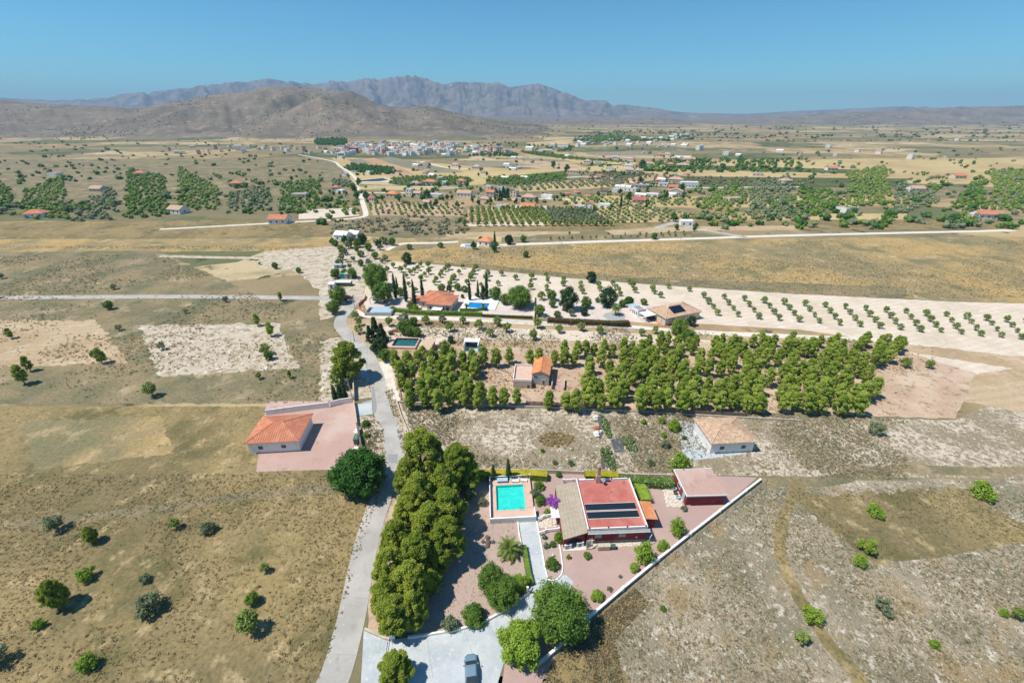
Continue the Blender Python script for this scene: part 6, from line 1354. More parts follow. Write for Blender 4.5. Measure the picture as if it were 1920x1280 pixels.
# columns of the mid orchard
cnt = 0
for i in range(-1, 20):
    b0 = at(850 + (270+110*i)*.125, 423.5); t0 = at(850 + (275+88*i)*.125, 395)
    if i < 0: rows_ = [0]
    else: rows_ = range(10)
    for j in rows_:
        f = j/9; x, y = b0[0]*(1-f)+t0[0]*f, b0[1]*(1-f)+t0[1]*f
        if _tr.random() < .05: continue
        ol = i > 11 and j > 0
        T_('grove_olive' if ol else 'grove_tree', 0, 0, 0, "%s tree from the front in the %s column of the square mid-valley orchard" % (ordn(j+1), ordn(i+2)), group="trees in columns in the mid-valley orchard", world=(x + _tr.uniform(-.5, .5), y + _tr.uniform(-.8, .8)), scale=_tr.uniform(1.15, 1.45), name="orchard_tree")
# pines of the wood
rowsW = [(640, 1215, 1700, 10.5), (653, 1060, 1690, 11.5), (667, 742, 1680, 13), (682, 738, 1660, 13.5), (698, 748, 1650, 14), (714, 757, 1640, 14.5), (731, 765, 1630, 15), (748, 772, 1620, 15.5)]
for k, (y, x0, x1, r) in enumerate(rowsW):
    x = x0; i = 0
    while x < x1:
        xx, yy = x + _tr.uniform(-6, 6), y + _tr.uniform(-5, 5) + (x-1000)*.012*(k > 2)
        clear = (912 < xx < 1092 and 676 < yy < 738) or (905 < xx < 925 and 690 < yy < 715) or (yy < 676 and 800 < xx < 900 and yy < 664)
        if not clear and _tr.random() > (.06 if xx < 1100 else .16):
            i += 1; T_('young_pine', xx, yy, r*_tr.uniform(.82, 1.12), "%s pine from the left in the %s of the pine wood" % (ordn(i), ["hindmost short row", "second hindmost row", "third hindmost row", "fourth row from the back", "fifth row from the back", "third row from the front", "second row from the front", "front row"][k]), group="pines of the wood", sz=_tr.uniform(.88, 1.12))
        x += r*_tr.uniform(1.35, 1.9)
# left hillside trees
LH = [(x, y) for x, y in [(628,455),(652,458),(668,466),(646,470),(676,475),(640,480),(690,462),(712,462),(636,492),(655,497),(676,492),(690,490),(703,478),(716,488),(640,467),(662,484),(685,505),(705,452),(718,450),(723,451),(735,452)]]
for i, (x, y) in enumerate(LH): T_('olive_tree' if i % 2 else 'leafy_tree', x, y, _tr.uniform(5, 7.5), "%s tree counted across the stony terraces at the left edge above the net shelter" % ordn(i+1), group="trees on the stony terraces", name="terrace_tree")
for i in range(34):
    x, y = _tr.uniform(-250, 590), _tr.uniform(475, 740); T_(_tr.choice(['leafy_tree', 'olive_tree', 'young_pine', 'almond_tree']), x, y, _tr.uniform(6, 14)*(.4 + (y-470)/400), "%s tree scattered on the western hillside beyond the road" % ordn(i+1), group="scattered trees on the western hillside", name="hillside_tree")
for i in range(14): T_(_tr.choice(['olive_tree', 'almond_tree', 'leafy_tree', 'pine_tree', 'olive_shrub', 'loose_shrub']), _tr.uniform(-60, 560), _tr.uniform(900, 1260), _tr.uniform(9, 26), "%s tree in the dry western grassland below the red plot" % ordn(i+1), group="trees in the western grassland", name="grassland_tree")
for i in range(14): T_(_tr.choice(['olive_tree', 'almond_tree', 'loose_shrub', 'olive_shrub', 'young_pine']), _tr.uniform(1400, 1960), _tr.uniform(800, 1250), _tr.uniform(8, 22), "%s tree in the eastern scrubland beyond the diagonal wall" % ordn(i+1), group="trees in the eastern scrubland", name="scrubland_tree")
# ================================================================== the valley: houses, village, groves
_hr = random.Random(21)
def farhouse(px, py, wpx, kind, wm, rm, lab, h=3.0, dd=.7, rz=0, rh=None, name="farmhouse", cat="house", group=None, wins=True):
    Y = at(px, py)[1]; w = wpx/(FOC/dep(px, py)); d = max(4, w*dd) if w < 16 else min(14, w*dd); x, y = at(px - wpx/2, py); z = tz(x, y)
    o = empty(name, (x, y, z), rz, lab, cat, group); rh = rh if rh is not None else (.5 if kind == 'flat' else min(2.4, w*.16+.6))
    block(o, 0, 0, w, d, h, rh, wm, rm, kind, .4, 0)
    if wins:
        n = max(2, int(w/3.2)); me = MB().box(0, -.05, 0, 1.1, -.003, 1.2).data("window", M['window'])
        for fl in range(int(h//2.8)):
            for i in range(n):
                q = link("window", me, o); q.location = ((i+.5)*w/n-.55, 0, 1.0 + fl*2.8)
        me = MB().box(.003, 0, 0, .05, 1.1, 1.2).data("window", M['window']); q = link("window", me, o); q.location = (w, d*.4, 1.0)
    return o
FH = [
 (908,460,26,'hip','whitewall','tile2',"orange-roofed cottage beside the small pool above the dry field",3.0,.9),
 (697,378,11,'gablex','whitewall','redroof',"small pink-roofed house at the roadside corner of the tan grove",3,.7),
 (735,370,22,'hip','cream','tile2',"orange hipped-roof house at the top of the tan grove",3.2,.7),
 (768,367,11,'flat','whitewall','grey',"white flat-roofed house left of the white walled garden",5.6,.8),
 (783,368,15,'gablex','cream','tilepale',"long pale-roofed house between the white tall house and the dark trees",3,.5),
 (815,370,26,'flat','white','paving',"low bright white building behind the clipped dark hedge",2.6,.5),
 (870,369,27,'gablex','white','tilepale',"white house with long pale gable roof in the valley centre",3.4,.5),
 (903,374,20,'flat','cream','darkwood',"dark arcaded building right of the long white gabled house",3.4,.5),
 (919,367,15,'gablex','cream','tile',"brownish-red gable-roofed house behind the arcaded building",3.4,.8),
 (909,378,18,'hip','paving','tilepale',"low pinkish house in front of the arcaded building",2.6,.5),
 (963,370,13,'gable','cream','tilepale',"two-storey beige house right of the tall dark conifers",6,.8),
 (990,376,27,'hip','cream','tilepale',"wide house with broad pale hipped roof in the valley centre",3.2,.6),
 (972,378,10,'flat','paving','deck',"small pink annex left of the wide pale hipped roof",2.4,.6),
 (1025,371,22,'flat','white','whitewall',"low white villa with terraces right of the wide pale hipped roof",2.6,.4),
 (806,346,24,'hip','white','tile',"white house with orange roof below the dark green orchard",3,.5),
 (864,344,16,'hip','cream','tile',"beige house with reddish roof right of the dark green orchard",3,.6),
 (833,346,8,'flat','white','white',"small white cube house between two red-roofed ones",3,.6),
 (914,355,17,'flat','cream','tilepale',"low beige building with yard in front of it",3,.6),
 (940,357,15,'flat','whitewall','bluegrey',"low white building with pale blue roof behind the conifers",3,.5),
 (989,393,26,'gablex','cream','tile2',"long low orange-roofed farmhouse above the column orchard",2.8,.3),
 (935,392,11,'flat','whitewall','bluegrey',"pale blue-roofed shed left of the long orange farmhouse",2.4,.5),
 (948,391,8,'gablex','beige','tilepale',"tiny beige hut next to the pale blue shed",2.4,.6),
 (971,394,8,'gablex','white','white',"small white tent-like shed left of the long orange farmhouse",2.0,.8),
 (1104,391,16,'gable','white','tile',"white house with bright red gable roof above the olive rows",3.4,.9),
 (1085,392,19,'flat','white','deck',"white terrace wing left of the bright red gable roof",2.6,.5),
 (1132,388,22,'flat','white','whitewall',"long white flat annex right of the bright red gable roof",2.4,.4),
 (1197,381,24,'gablex','cream','redroof',"low house with deep red roof among bright trees",2.8,.5),
 (1221,369,22,'flat','white','whitewall',"low white flat house above the deep red roof",2.6,.5),
 (1264,365,25,'gable','cream','tilepale',"peach house with gable front at the right side of the valley",3.4,.7),
 (1261,357,17,'gablex','cream','tile',"red-roofed wing behind the peach gable house",3.4,.4),
 (1180,358,24,'flat','whitewall','grey',"long white-walled building with grey roof in the eastern orchards",2.8,.5),
 (1200,353,20,'flat','grey','grey',"grey-roofed barn behind the long white-walled building",3,.6),
 (1132,362,13,'gablex','beige','darkwood',"small brown-roofed farm shed in the eastern orchards",2.4,.5),
 (1152,360,10,'flat','white','grey',"tiny white-and-grey hut right of the brown-roofed shed",2.4,.5),
 (1074,325,23,'hip','cream','tilepale',"long pale farmhouse above the green field",3.4,.5),
 (1180,323,14,'gablex','white','tilepale',"white farmhouse with pale roof above the tan clearing",3,.6),
 (1198,324,12,'gablex','cream','tilepale',"beige farmhouse right of the white one above the tan clearing",3,.6),
 (1176,314,20,'hip','whitewall','grey',"grey-roofed house at the ridge of the ochre field",3,.5),
 (1143,318,16,'flat','whitewall','grey',"long grey-roofed house left of the ochre field ridge",3,.5),
 (1265,343,26,'hip','cream','tilepale',"large pale hipped-roof villa near the right picture edge",4,.6),
 (1266,335,6,'flat','cream','cream',"square tower block on the large pale hipped villa",5,.9),
 (1232,345,8,'gablex','deck','tile2',"small pink house left of the large pale hipped villa",4,.8),
 (1292,352,30,'flat','white','white',"big white warehouse cut by the right picture edge",5,.5),
 (1243,349,16,'flat','whitewall','whitewall',"low white building between pink house and white warehouse",2.8,.5),
 (1101,306,13,'hip','whitewall','tilepale',"left of three farmhouses along the dark vineyard edge",3,.6),
 (1121,307,12,'flat','white','grey',"middle of three farmhouses along the dark vineyard edge",3,.6),
 (1137,299,10,'hip','whitewall','tilepale',"small farmhouse above the three along the vineyard",3,.6),
 (1153,298,11,'gablex','white','grey',"bright white farmhouse in the upper valley",3,.6),
 (1178,301,18,'hip','whitewall','tilepale',"wide pale farmhouse right of the bright white upper-valley one",3,.5),
 (1217,312,11,'gablex','white','tilepale',"white farmhouse amid dense trees in the east",4,.6),
 (1241,318,15,'hip','whitewall','tilepale',"pale farmhouse below the dense eastern trees",3.4,.6),
 (1255,313,13,'hip','cream','tile',"peach farmhouse between dense eastern trees",4,.6),
 (1281,315,24,'hip','cream','tilepale',"large peach farmhouse at the right edge under the dark grove",4,.6),
 (1293,303,18,'gablex','whitewall','tilepale',"white farmhouse at the right edge above the dark grove",4,.6),
 (1262,300,12,'hip','cream','tilepale',"small beige farmhouse at the top of the eastern grove",3,.6),
 (1250,292,14,'hip','whitewall','tilepale',"pale farmhouse on the upper eastern plain",3,.6),
 (1236,293,12,'hip','cream','tile',"beige farmhouse beside the pale one on the upper eastern plain",3,.6),
 (638,362,15,'flat','whitewall','whitewall',"low white building by the valley road at the left edge",2.6,.6),
 (629,358,13,'hip','cream','tile',"red-roofed house at the left edge above the white building",3.4,.7),
 (646,330,10,'gable','white','deck',"small house with pink roof left of the dark reservoir",3.4,.8),
 (692,326,11,'flat','white','whitewall',"small white house at the end of the long white wall",3,.8),
 (800,385,15,'gablex','cream','tilepale',"ochre farmhouse beside the round tree at the tan grove",3,.6),
 (793,386,7,'flat','cream','beige',"tiny ochre lean-to left of the ochre farmhouse",2.2,.6),
 (1287,424,22,'flat','white','whitewall',"white flat building with dark roof panels by the orchard track",3,.8),
 (853,313,14,'hip','whitewall','tilepale',"pinkish farmhouse between dark trees below the village",3.2,.6),
 (892,317,15,'hip','cream','grey',"grey-domed farm building in the fields below the village",3.2,.7),
 (906,326,10,'flat','cream','tilepale',"tiny pale barn above the green orchard",3,.6),
 (798,309,11,'flat','cream','tile',"long ruined barn in the fallow fields below the village",2.6,.5),
 (665,447,22,'gablex','white','white',"white sheet-roofed building at the left above the stony terraces",3.2,.6),
 (641,451,26,'gablex','white','white',"larger white sheet-roofed building cut by the left edge",3.6,.7),
 (638,297,10,'flat','white','grey',"small white house below the left end of the village",3,.6),
 (1035,276,10,'hip','white','bluegrey',"white and pale blue farm building at the foot of the hills",5,.7),
 (1055,276,22,'gablex','white','tilepale',"large white farm building with pinkish roof below the hills",5.5,.4),
 (992,281,14,'gablex','white','whitewall',"white barn in the fields right of the village",4.5,.6),
 (1013,286,10,'flat','white','grey',"left white block of the farm right of the village",5,.6),
 (1026,287,16,'gablex','white','tilepale',"right pale block of the farm right of the village",4.5,.6),
]
HS = []
for r_ in FH:
    px, py, w, k, wm, rm, lab, h, dd = r_
    HS.append((px, py, w, lab)); farhouse(px, py, w, k, wm, rm, lab, h, dd, R(_hr.uniform(-32, -8)))
rectpool(871, 461.5, 4.6, 3.2, R(-3), "small bright blue pool left of the orange-roofed cottage", 'white', 'poolblue', .25, (2.5, 3.5, 1.0, 1.6))
wall([(660,323), (676,322.5), (697,322)], 2.0, .4, 'white', "long white wall left of the small white house by the valley road")
# village
VW = ['whitewall', 'white', 'cream', 'whitewall', 'deck', 'whitewall', 'beige', 'white']; VR = ['tile', 'tilepale', 'grey', 'whitewall', 'tilepale', 'tile']
protos = []
for v in range(10):
    w = [7, 9, 8, 11, 7, 10, 8, 12, 9, 14][v]; d = [9, 8, 10, 9, 8, 7, 9, 8, 12, 9][v]; h = [5.8, 6, 3.4, 6, 8.5, 5.8, 3.2, 6.2, 8.8, 4][v]; k = ['flat', 'gablex', 'gable', 'flat', 'flat', 'gablex', 'hip', 'flat', 'gable', 'gablex'][v]
    o = empty("village_house", (0, -3000), 0); block(o, -w/2, 0, w, d, h, .6 if k == 'flat' else 1.8, VW[v % 8], VR[v % 6], k, .3, 0)
    b = MB()
    for fl in range(int(h//2.8)):
        for i in range(max(2, w//3)): xx = -w/2 + (i+.5)*w/max(2, w//3); b.box(xx-.5, -.05, 1+fl*2.8, xx+.5, -.003, 2.2+fl*2.8)
    q = b.build("window_row", M['window'], o); q["kind"] = "stuff"; protos.append((o, k, h, VW[v % 8], VR[v % 6]))
cn = {'whitewall': 'white', 'white': 'bright white', 'cream': 'cream', 'deck': 'pinkish', 'beige': 'beige', 'tile': 'red-tiled', 'tilepale': 'pale-tiled', 'grey': 'grey'}
used = [False]*10
def vhouse(px, py, lab, group, rz=None, v=None):
    v = _hr.randrange(10) if v is None else v
    o, k, h, wm, rm = protos[v]
    if used[v]: o = copy_tree(o)
    used[v] = True
    x, y = at(px, py); o.location = (x, y, tz(x, y)-.2); o.rotation_euler = (0, 0, _hr.uniform(-1.15, -.4) if rz is None else rz); s = _hr.uniform(.72, 1.05); o.scale = (s, s, s)
    tag(o, "%s %s %s house, %s" % (cn[wm], "tall" if h > 8 else "low" if h < 5 else "two-storey", "flat-roofed" if k == 'flat' else {'tile': 'red-roofed', 'grey': 'grey-roofed'}.get(rm, 'pale-roofed'), lab), "house", group); return o
ROWS = [("village's back row", 271, [(672, 716), (744, 760), (778, 798), (806, 846)]), ("village's second back row", 275, [(650, 722), (728, 800), (812, 862)]), ("village's middle row", 280, [(640, 700), (704, 796), (806, 846), (872, 904)]), ("village's second front row", 285, [(632, 664), (672, 770), (778, 830), (838, 852), (866, 926)]), ("village's front row", 290.5, [(622, 662), (690, 704), (716, 734), (740, 796), (840, 856), (884, 900), (946, 952)])]
allv = []
for nm, y, segs in ROWS:
    n = 0
    for a, c in segs:
        x = a
        while x < c:
            n += 1; vhouse(x, y + _hr.uniform(-1.6, 1.6), "%s from the left in the %s" % (ordn(n), nm), "houses of the village"); allv.append((x, y)); x += _hr.uniform(4.0, 6.4)
n = 0
for x in np.arange(300, 618, 14): n += 1; vhouse(x + _hr.uniform(-4, 4), _hr.uniform(276, 290), "%s from the left on the village's western outskirts" % ordn(n), "houses west of the village")
for i in range(6): farhouse(918 + i*4.2 + 2, 283, 5.2, 'gable', 'white', 'whitewall', "%s unit from the left of the white gabled terrace at the village's right end" % ordn(i+1), 7, 1.2, 0, 1.6, "terraced_house", group="white terraced houses at the right end of the village")
farhouse(904, 283, 15, 'flat', 'cream', 'beige', "large cream hall left of the white gabled terrace", 6.5, .6); farhouse(915, 283.5, 7, 'flat', 'beige', 'darkwood', "brown block between the cream hall and the white gabled terrace", 5.5, .8)
farhouse(860, 273, 13, 'flat', 'white', 'grey', "big white block standing above the village's right half", 7, .6); farhouse(883, 281, 12, 'hip', 'whitewall', 'whitewall', "wide pale-roofed hall in the village's right half", 5.5, .7)
farhouse(880, 285, 13, 'gablex', 'whitewall', 'greennet', "green-roofed shed at the front of the village's right half", 4, .5); farhouse(904, 291, 16, 'flat', 'white', 'white', "long white shed at the front edge of the village", 3.6, .5)
farhouse(651, 284, 8, 'gable', 'deck', 'tilepale', "peach gabled house at the village's left end", 9, .8); farhouse(641, 282, 9, 'flat', 'whitewall', 'grey', "tall grey-sided block at the village's left end", 9, .8); farhouse(664, 287, 13, 'flat', 'darkred', 'tile', "dark reddish brick block near the village's left end", 8, .6); farhouse(680, 280, 14, 'flat', 'whitewall', 'white', "broad white apartment block in the village's left part", 9, .6)
# eastern settlement, far white specks among trees
n = 0
for i in range(64):
    if i < 34: x, y = _hr.uniform(1080, 1206), _hr.uniform(259, 275)
    else: x, y = _hr.uniform(1200, 1296), _hr.uniform(258, 277)
    allv.append((x, y))
EL = sorted(allv[-64:])
for i, (x, y) in enumerate(EL): vhouse(x, y, "%s from the left in the far eastern settlement" % ordn(i+1), "houses of the far eastern settlement", v=_hr.choice([1, 2, 6, 2, 9]))
for i in range(14): x = 1310 + i*38; vhouse(x + _hr.uniform(-14, 14), _hr.uniform(262, 300), "%s from the left on the plain east of the settlement" % ordn(i+1), "houses on the eastern plain")
for i in range(8): vhouse(_hr.uniform(1260, 1296), _hr.uniform(252, 256), "%s of the far white cluster by the low hills" % ordn(i+1), "white cluster by the low hills", v=_hr.choice([0, 3, 7]))
SV = sorted([(_hr.uniform(700, 1290), _hr.uniform(286, 350)) for _ in range(44)] + [(_hr.uniform(1000, 1290), _hr.uniform(352, 372)) for _ in range(8)])
for i, (x, y) in enumerate(SV): vhouse(x, y, "%s from the left among the loosely scattered valley houses" % ordn(i+1), "scattered houses of the open valley", v=_hr.choice([2, 6, 6, 9])).scale = (.72, .72, .62)
# extra farmsteads beyond the photograph's edges
for i, (x, y) in enumerate([(560, 372), (440, 350), (330, 400), (180, 360), (60, 410), (520, 420), (260, 330), (100, 330), (1380, 380), (1480, 345), (1600, 400), (1720, 360), (1850, 410), (1420, 330), (1560, 320), (1800, 335)]):
    farhouse(x, y, 26*(y-212)/160, _hr.choice(['hip', 'gablex', 'flat']), _hr.choice(['whitewall', 'cream']), _hr.choice(['tile', 'tilepale']), "%s farmstead from the start of the outer valley on the %s side" % (ordn(i+1), "western" if x < 900 else "eastern"), 3.2, .7, R(_hr.uniform(-20, 20)))
Wv = empty("villa", (*at(470, 850), 0), R(5), "white villa with red roof west of the red gravel plot", "house"); block(Wv, 0, 0, 11, 9, 3.2, 1.8, 'whitewall', 'tile', 'hip'); window(Wv, 2, 0, 1, 1.2, 1.1, mat='window'); window(Wv, 7, 0, 1, 1.2, 1.1, mat='window')
Ev = empty("villa", (*at(1330, 850), 0), R(4), "white villa on the concrete yard east of the stony lot", "house"); block(Ev, 0, 0, 10, 8, 3.2, 1.7, 'whitewall', 'tilepale', 'hip'); window(Ev, 2, 0, 1, 1.2, 1.1, mat='window'); window(Ev, 7, 0, 1, 1.2, 1.1, mat='window')
FSX = [('yellow', [(985,290),(1090,300),(1200,305),(1297,303),(1297,309),(1180,309),(1060,305)]), ('greyfield', [(1090,285),(1297,283),(1297,290),(1120,293)]), ('tan', [(1110,292),(1297,291),(1297,296),(1130,298)]), ('greyfield', [(860,305),(960,303),(1000,310),(900,314)]), ('yellow', [(800,325),(900,322),(960,327),(880,331)]), ('yellow', [(672,350.5),(775,351),(860,354),(770,357),(675,355)]), ('green', [(1075,268),(1130,264),(1150,270),(1090,274)]), ('yellow', [(985,268),(1070,262),(1075,268),(1000,274)]), ('tan', [(690,382),(760,380),(870,386),(868,394),(800,392),(700,388)]), ('greyfield', [(960,296),(1060,300),(1075,304),(970,300)]), ('pale', [(1011,386),(1022,392),(1060,391),(1030,387)]), ('pale', [(877,417),(960,416),(1020,417),(1022,423),(876,424)])]
for m_, px in FSX: patch({'yellow': 'stubble_field', 'greyfield': 'fallow_field', 'tan': 'tan_field', 'green': 'green_field', 'pale': 'pale_field'}[m_], px, m_, 7)
# trees round the farmhouses, labelled by their house
for (px, py, w, lab) in HS:
    k = 4 if w > 12 else 2; s = (py-212)/160
    for j in range(k):
        x = px + (-1, 1, -.35, .8)[j]*_hr.uniform(.65, .9)*w; y = py + (0, -1, -8, 3.5)[j]*s + _hr.uniform(-1, 1)*s
        T_('far_tree', x, y, _hr.uniform(3.0, 6.5)*max(.55, s)*.8, "tree %s the %s" % (("left of", "right of", "behind", "before")[j], lab), group="trees round the farmhouses", name="farm_tree")
MT = [("conifer_tree", 944, 362, 6, "tallest dark conifer in the valley-centre clump"), ("conifer_tree", 951, 365, 5.5, "dark conifer right in the valley-centre clump"), ("conifer_tree", 938, 367, 5, "dark conifer left in the valley-centre clump"), ("far_tree", 672, 340, 7, "large dark roadside tree at the bend left of the reservoir"), ("far_tree", 663, 352, 8, "large green tree beside the valley road below the reservoir"), ("far_tree", 668, 366, 7, "dark tree leaning on the valley road"), ("far_tree", 686, 366, 8, "dark grey-green tree at the road across from the tan grove"), ("far_tree", 812, 357, 6, "round green tree above the long pale-roofed house"), ("far_tree", 801, 362, 7.5, "big pale green tree in the white walled garden"), ("far_tree", 818, 379, 6.5, "round dark tree beside the ochre farmhouse"), ("far_tree", 857, 383, 6, "dark round tree right of the ochre farmhouse on the tan field"), ("dark_tree", 954, 449, 8.5, "big dark tree on the white track beside the orange-roofed cottage"), ("leafy_tree", 981, 447, 6.5, "round green tree with a pale trunk on the white track"), ("cypress_tree", 927.5, 447, 2.6, "single cypress beside the orange-roofed cottage"), ("leafy_tree", 1227, 442, 6, "dark tree in the row of young trees on the upper track"), ("far_tree", 1201, 335, 5, "round tree on the ochre ridge"), ("far_tree", 1204, 306, 7, "dark round tree left of the dense eastern trees"), ("far_tree", 1180, 365, 8, "dark tree clump left of the low white flat house"), ("far_tree", 1250, 365, 7, "dark tree clump left of the peach gable house"), ("far_tree", 1278, 352, 9, "big tree in front of the white warehouse"), ("far_tree", 1063, 315, 7, "pair of dark trees left of the long pale farmhouse"), ("far_tree", 1038, 307, 7, "dark copse west of the long pale farmhouse"), ("far_tree", 1264, 406, 8, "dark bush clump left of the white building with roof panels"), ("far_tree", 1285, 408, 8, "second dark bush clump above the white building with roof panels"), ("cypress_tree", 1165, 377, 2.5, "small cypress left of the deep red roof"), ("olive_tree", 722, 482, 7, "silvery olive by the lower end of the upper track"), ("dark_tree", 709, 457, 6, "dark bushy tree at the top of the stony terraces"), ("leafy_tree", 767, 462, 5, "small tree on the brown plot under the upper track"), ("leafy_tree", 826, 459, 5, "bushy tree at the junction of the upper track"), ("dark_tree", 678, 448, 9, "dark green hedge-like tree against the white sheet-roofed building"), ("leafy_tree", 670, 455, 8, "bushy tree below the white sheet-roofed building")]
for k, x, y, r, l in MT: T_(k, x, y, r, l, name={'far_tree': 'valley_tree', 'leafy_tree': 'valley_tree', 'dark_tree': 'valley_tree'}.get(k))
RT_ = [(1030+i*15+_hr.uniform(-4, 4), 446 - i*.4) for i in range(18)] + [(1068, 436), (1140, 437), (1172, 438), (1200, 437), (1212, 437), (1240, 437), (1254, 435), (1266, 436), (1282, 434)]
for i, (x, y) in enumerate(sorted(RT_)): T_('grove_tree', x, y, _hr.uniform(2.2, 3.8), "%s young tree from the left along the upper white track" % ordn(i+1), group="young trees along the upper track", name="young_tree")
# groves and copses too many to count
def farblob(rs, k=4):
    V, F = [], []
    for i in range(k):
        c = rs.normal(size=3)*np.array([.45, .45, .25]) + np.array([0, 0, 1.0]); r = rs.uniform(.5, .8)
        v = ICO_V*r*rs.uniform(.75, 1.2, (12, 1)) + c; F.append(ICO_F + 12*i); V.append(v)
    n0 = 12*k; P = rs.normal(size=(36, 3)); P /= np.linalg.norm(P, axis=1)[:, None]; P = P*rs.uniform(.8, 1.25, (36, 1))*np.array([.9, .9, .7]) + [0, 0, 1.1]
    T = (P[:, None] + rs.normal(size=(36, 3, 3))*.2).reshape(-1, 3)
    return np.concatenate(V + [T]), np.concatenate(F + [np.arange(108).reshape(-1, 3) + n0])
_rb = np.random.RandomState(8); BL = [farblob(_rb) for _ in range(5)]
GV, GF, GI, gN = [], [], [], [0]
GM = ['almond', 'olive', 'dark', 'mid', 'weed']
def addtree(x, y, s, mi, zs=1.0):
    V, F = BL[_rb.randint(5)]; a = _rb.uniform(0, 6.28); c, d = cos(a), sin(a)
    W = np.stack([V[:, 0]*c - V[:, 1]*d, V[:, 0]*d + V[:, 1]*c, V[:, 2]*zs], -1)*s + [x, y, tz(x, y)-.15*s]
    GV.append(W); GF.append(F + gN[0]); GI.append(np.full(len(F), mi)); gN[0] += len(V)
def grove(px, sp, mi, s=1.5, rot=0, jit=.12, keep=.95, mi2=None):
    P = world_poly(px); A = np.array(P); c = A.mean(0); R_ = np.linalg.norm(A-c, axis=1).max(); n = int(R_/sp[1])+1; m = int(R_/sp[0])+1
    for i in range(-m, m+1):
        for j in range(-n, n+1):
            x = i*sp[0]; y = j*sp[1]; X = c[0] + x*cos(rot) - y*sin(rot); Y = c[1] + x*sin(rot) + y*cos(rot)
            X += _rb.normal()*jit*sp[0]; Y += _rb.normal()*jit*sp[1]
            if _rb.rand() < keep and inside(P, np.array([X]), np.array([Y]))[0]: addtree(X, Y, s*_rb.uniform(.75, 1.2), mi if mi2 is None or _rb.rand() < .6 else mi2)
grove([(735,334),(790,330),(870,332),(885,338),(870,347),(760,349),(730,343)], (5.5, 7.5), 3, 1.5, .3, .04)
grove([(690,382),(760,380),(870,387),(868,405),(800,403),(700,404)], (5.5, 7), 0, 1.15, -.35, .05, mi2=4)
grove([(1012,391),(1120,388),(1200,385),(1297,403),(1500,400),(1500,410),(1297,412),(1200,419),(1120,423),(1062,424)], (5.4, 6.4), 1, 1.35, .12, .05, mi2=0)
grove([(960,351),(1060,339),(1160,338),(1178,345),(1130,351),(1060,355),(960,359)], (7, 9), 1, 1.7, .08, .05)
grove([(1060,368),(1160,366),(1297,370),(1500,368),(1500,383),(1297,388),(1140,385),(1060,383)], (6, 7.5), 0, 1.3, .1, .05, keep=.85, mi2=1)
grove([(622,339),(655,339),(662,352),(622,354)], (7, 7), 1, 2.1, .1); grove([(622,393),(664,391),(673,403),(622,408)], (9, 8), 3, 2.0, .3); grove([(622,377),(672,376),(675,388),(622,390)], (7, 7), 3, 1.7, .3, keep=.6)
grove([(915,334),(960,331),(1060,326),(1060,340),(960,348),(915,344)], (6, 6), 3, 1.9, .2, keep=.75)
grove([(1100,322),(1180,323),(1297,332),(1500,335),(1500,350),(1297,350),(1180,349),(1100,350)], (9, 9), 4, 1.6, .3, keep=.75, jit=.4)
grove([(860,430),(860,405),(878,405),(880,440),(850,443)], (7, 7), 1, 1.6, 0, keep=.6, jit=.4)
grove([(760,404),(868,408),(870,432),(800,425),(700,415)], (9, 9), 1, 1.4, 0, keep=.35, jit=.5, mi2=4)
grove([(640,317),(660,309),(740,316),(742,326),(700,328),(665,322)], (5, 5), 2, 2.0, .3, keep=.85, jit=.4)
grove([(975,284),(1010,285),(1100,298),(1180,304),(1180,307),(1060,299),(985,288)], (8, 8), 3, 1.7, .2)
grove([(1200,304),(1297,299),(1500,300),(1500,325),(1297,325),(1200,318)], (13, 11), 2, 2.6, .3, keep=.6, jit=.5, mi2=3)
grove([(1085,262),(1130,256),(1200,257),(1200,264),(1100,268)], (11, 11), 3, 2.6, .3, jit=.3, keep=.7)
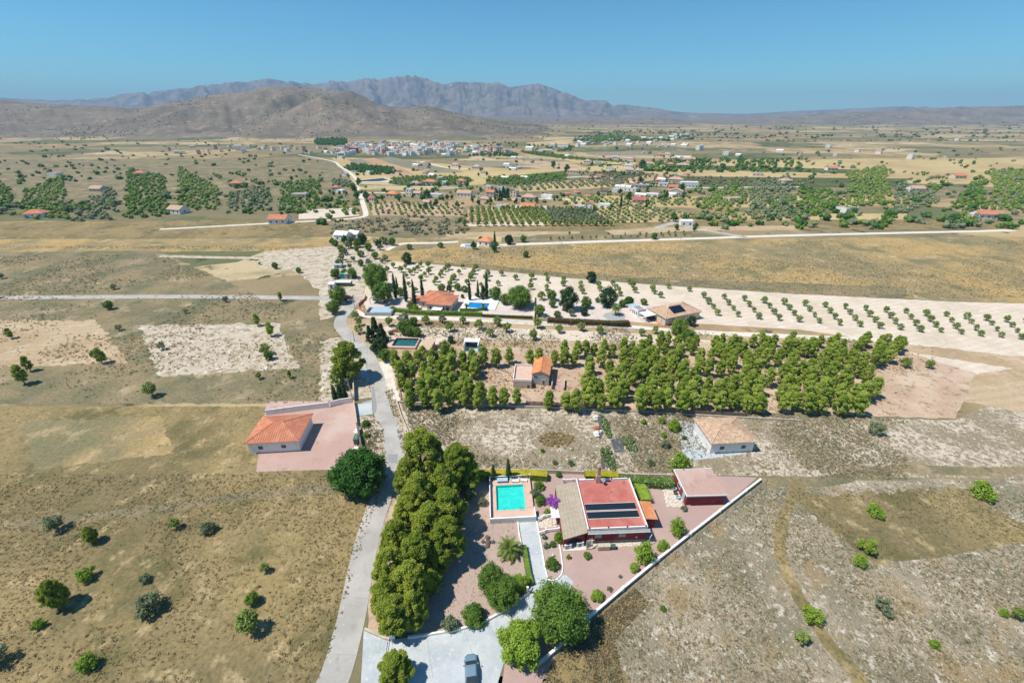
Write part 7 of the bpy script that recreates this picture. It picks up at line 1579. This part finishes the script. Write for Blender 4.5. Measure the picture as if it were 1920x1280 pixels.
for (x0, x1, y0, y1, n, s, ms) in ((625, 970, 266, 293, 300, 2.4, (2, 2, 3)), (625, 970, 288, 294, 150, 3.0, (2, 2)), (1075, 1300, 256, 280, 420, 3.2, (2, 2, 3)), (985, 1075, 272, 288, 60, 2.6, (2, 3)), (1195, 1297, 288, 322, 150, 3, (2, 3)), (622, 1297, 292, 332, 80, 2.0, (2, 3, 4)), (622, 1297, 350, 385, 110, 1.8, (2, 3, 3)), (1100, 1300, 246, 258, 170, 3.4, (2, 4)), (1000, 1300, 226, 250, 120, 3.5, (4, 4, 2)), (-250, 620, 262, 430, 900, 2.4, (2, 3, 1)), (1300, 2200, 258, 430, 900, 2.4, (2, 3, 1)), (622, 880, 412, 440, 200, 1.1, (4, 1)), (1300, 2200, 232, 262, 500, 4, (4, 2))):
    for _ in range(n):
        x, y = _rb.uniform(x0, x1), _rb.uniform(y0, y1); X, Y = at(x, y)
        if y0 < 262 and Y > 1000:   # on the hills: search along the sight line for the slope
            for Yt in np.linspace(1300, 5200, 60):
                a, z = zat(x, y, Yt)
                if tz(a*Yt, Yt) >= z: X, Y = a*Yt, Yt; break
        if vn(np.array([X/90.]), np.array([Y/90.]))[0] < .38: continue
        addtree(X, Y, s*_rb.uniform(.5, 1.3), ms[_rb.randint(len(ms))], .9)
for _ in range(5200):     # bushes dotted over the near hills
    Y = 1320 + 900*_rb.rand()**.8; a = _rb.uniform(-1.15, .35); X = a*Y
    if vn(np.array([X/140.]), np.array([Y/140.]))[0] > .42 and tz(X, Y) > .5: addtree(X, Y, _rb.uniform(.7, 2.2), (4, 2, 4)[_rb.randint(3)], .8)
for _ in range(260): addtree(*[(at(x_, y_)) for x_, y_ in [(_rb.uniform(590, 650), _rb.uniform(262, 272))]][0], _rb.uniform(2, 3.4), 2)
for k in range(9):
    x = -240 + k*96; grove([(x, 300+_rb.uniform(0, 90)), (x+70, 300+_rb.uniform(0, 60)), (x+80, 380+_rb.uniform(0, 40)), (x-5, 390+_rb.uniform(0, 30))], (7, 8), [0, 1, 3][k % 3], 1.8, _rb.uniform(-.4, .4))
    x = 1320 + k*90; grove([(x, 310+_rb.uniform(0, 90)), (x+70, 310+_rb.uniform(0, 60)), (x+80, 380+_rb.uniform(0, 40)), (x-5, 390+_rb.uniform(0, 30))], (7, 8), [0, 1, 3][k % 3], 1.8, _rb.uniform(-.4, .4))
me = npmesh("distant_trees", np.concatenate(GV), np.concatenate(GF), [LF[k] for k in GM], np.concatenate(GI)); tag(link("distant_trees", me), kind="stuff")
# ------------------------------------------------------------------ haze
hz = MB().box(-13500, -3000, -1.1, 13500, 13500, float(max(TZ.max(), 75)) + 12)
m = bpy.data.materials.new("air"); m.use_nodes = True; t = m.node_tree; t.nodes.clear()
o = t.nodes.new("ShaderNodeOutputMaterial"); v = t.nodes.new("ShaderNodeVolumePrincipled")
v.inputs["Color"].default_value = (0.50, 0.74, 1.0, 1); v.inputs["Density"].default_value = 1.05e-4; v.inputs["Anisotropy"].default_value = 0.0
t.links.new(v.outputs[0], o.inputs["Volume"])
tag(hz.build("haze", m), kind="stuff")

settle_sheets()
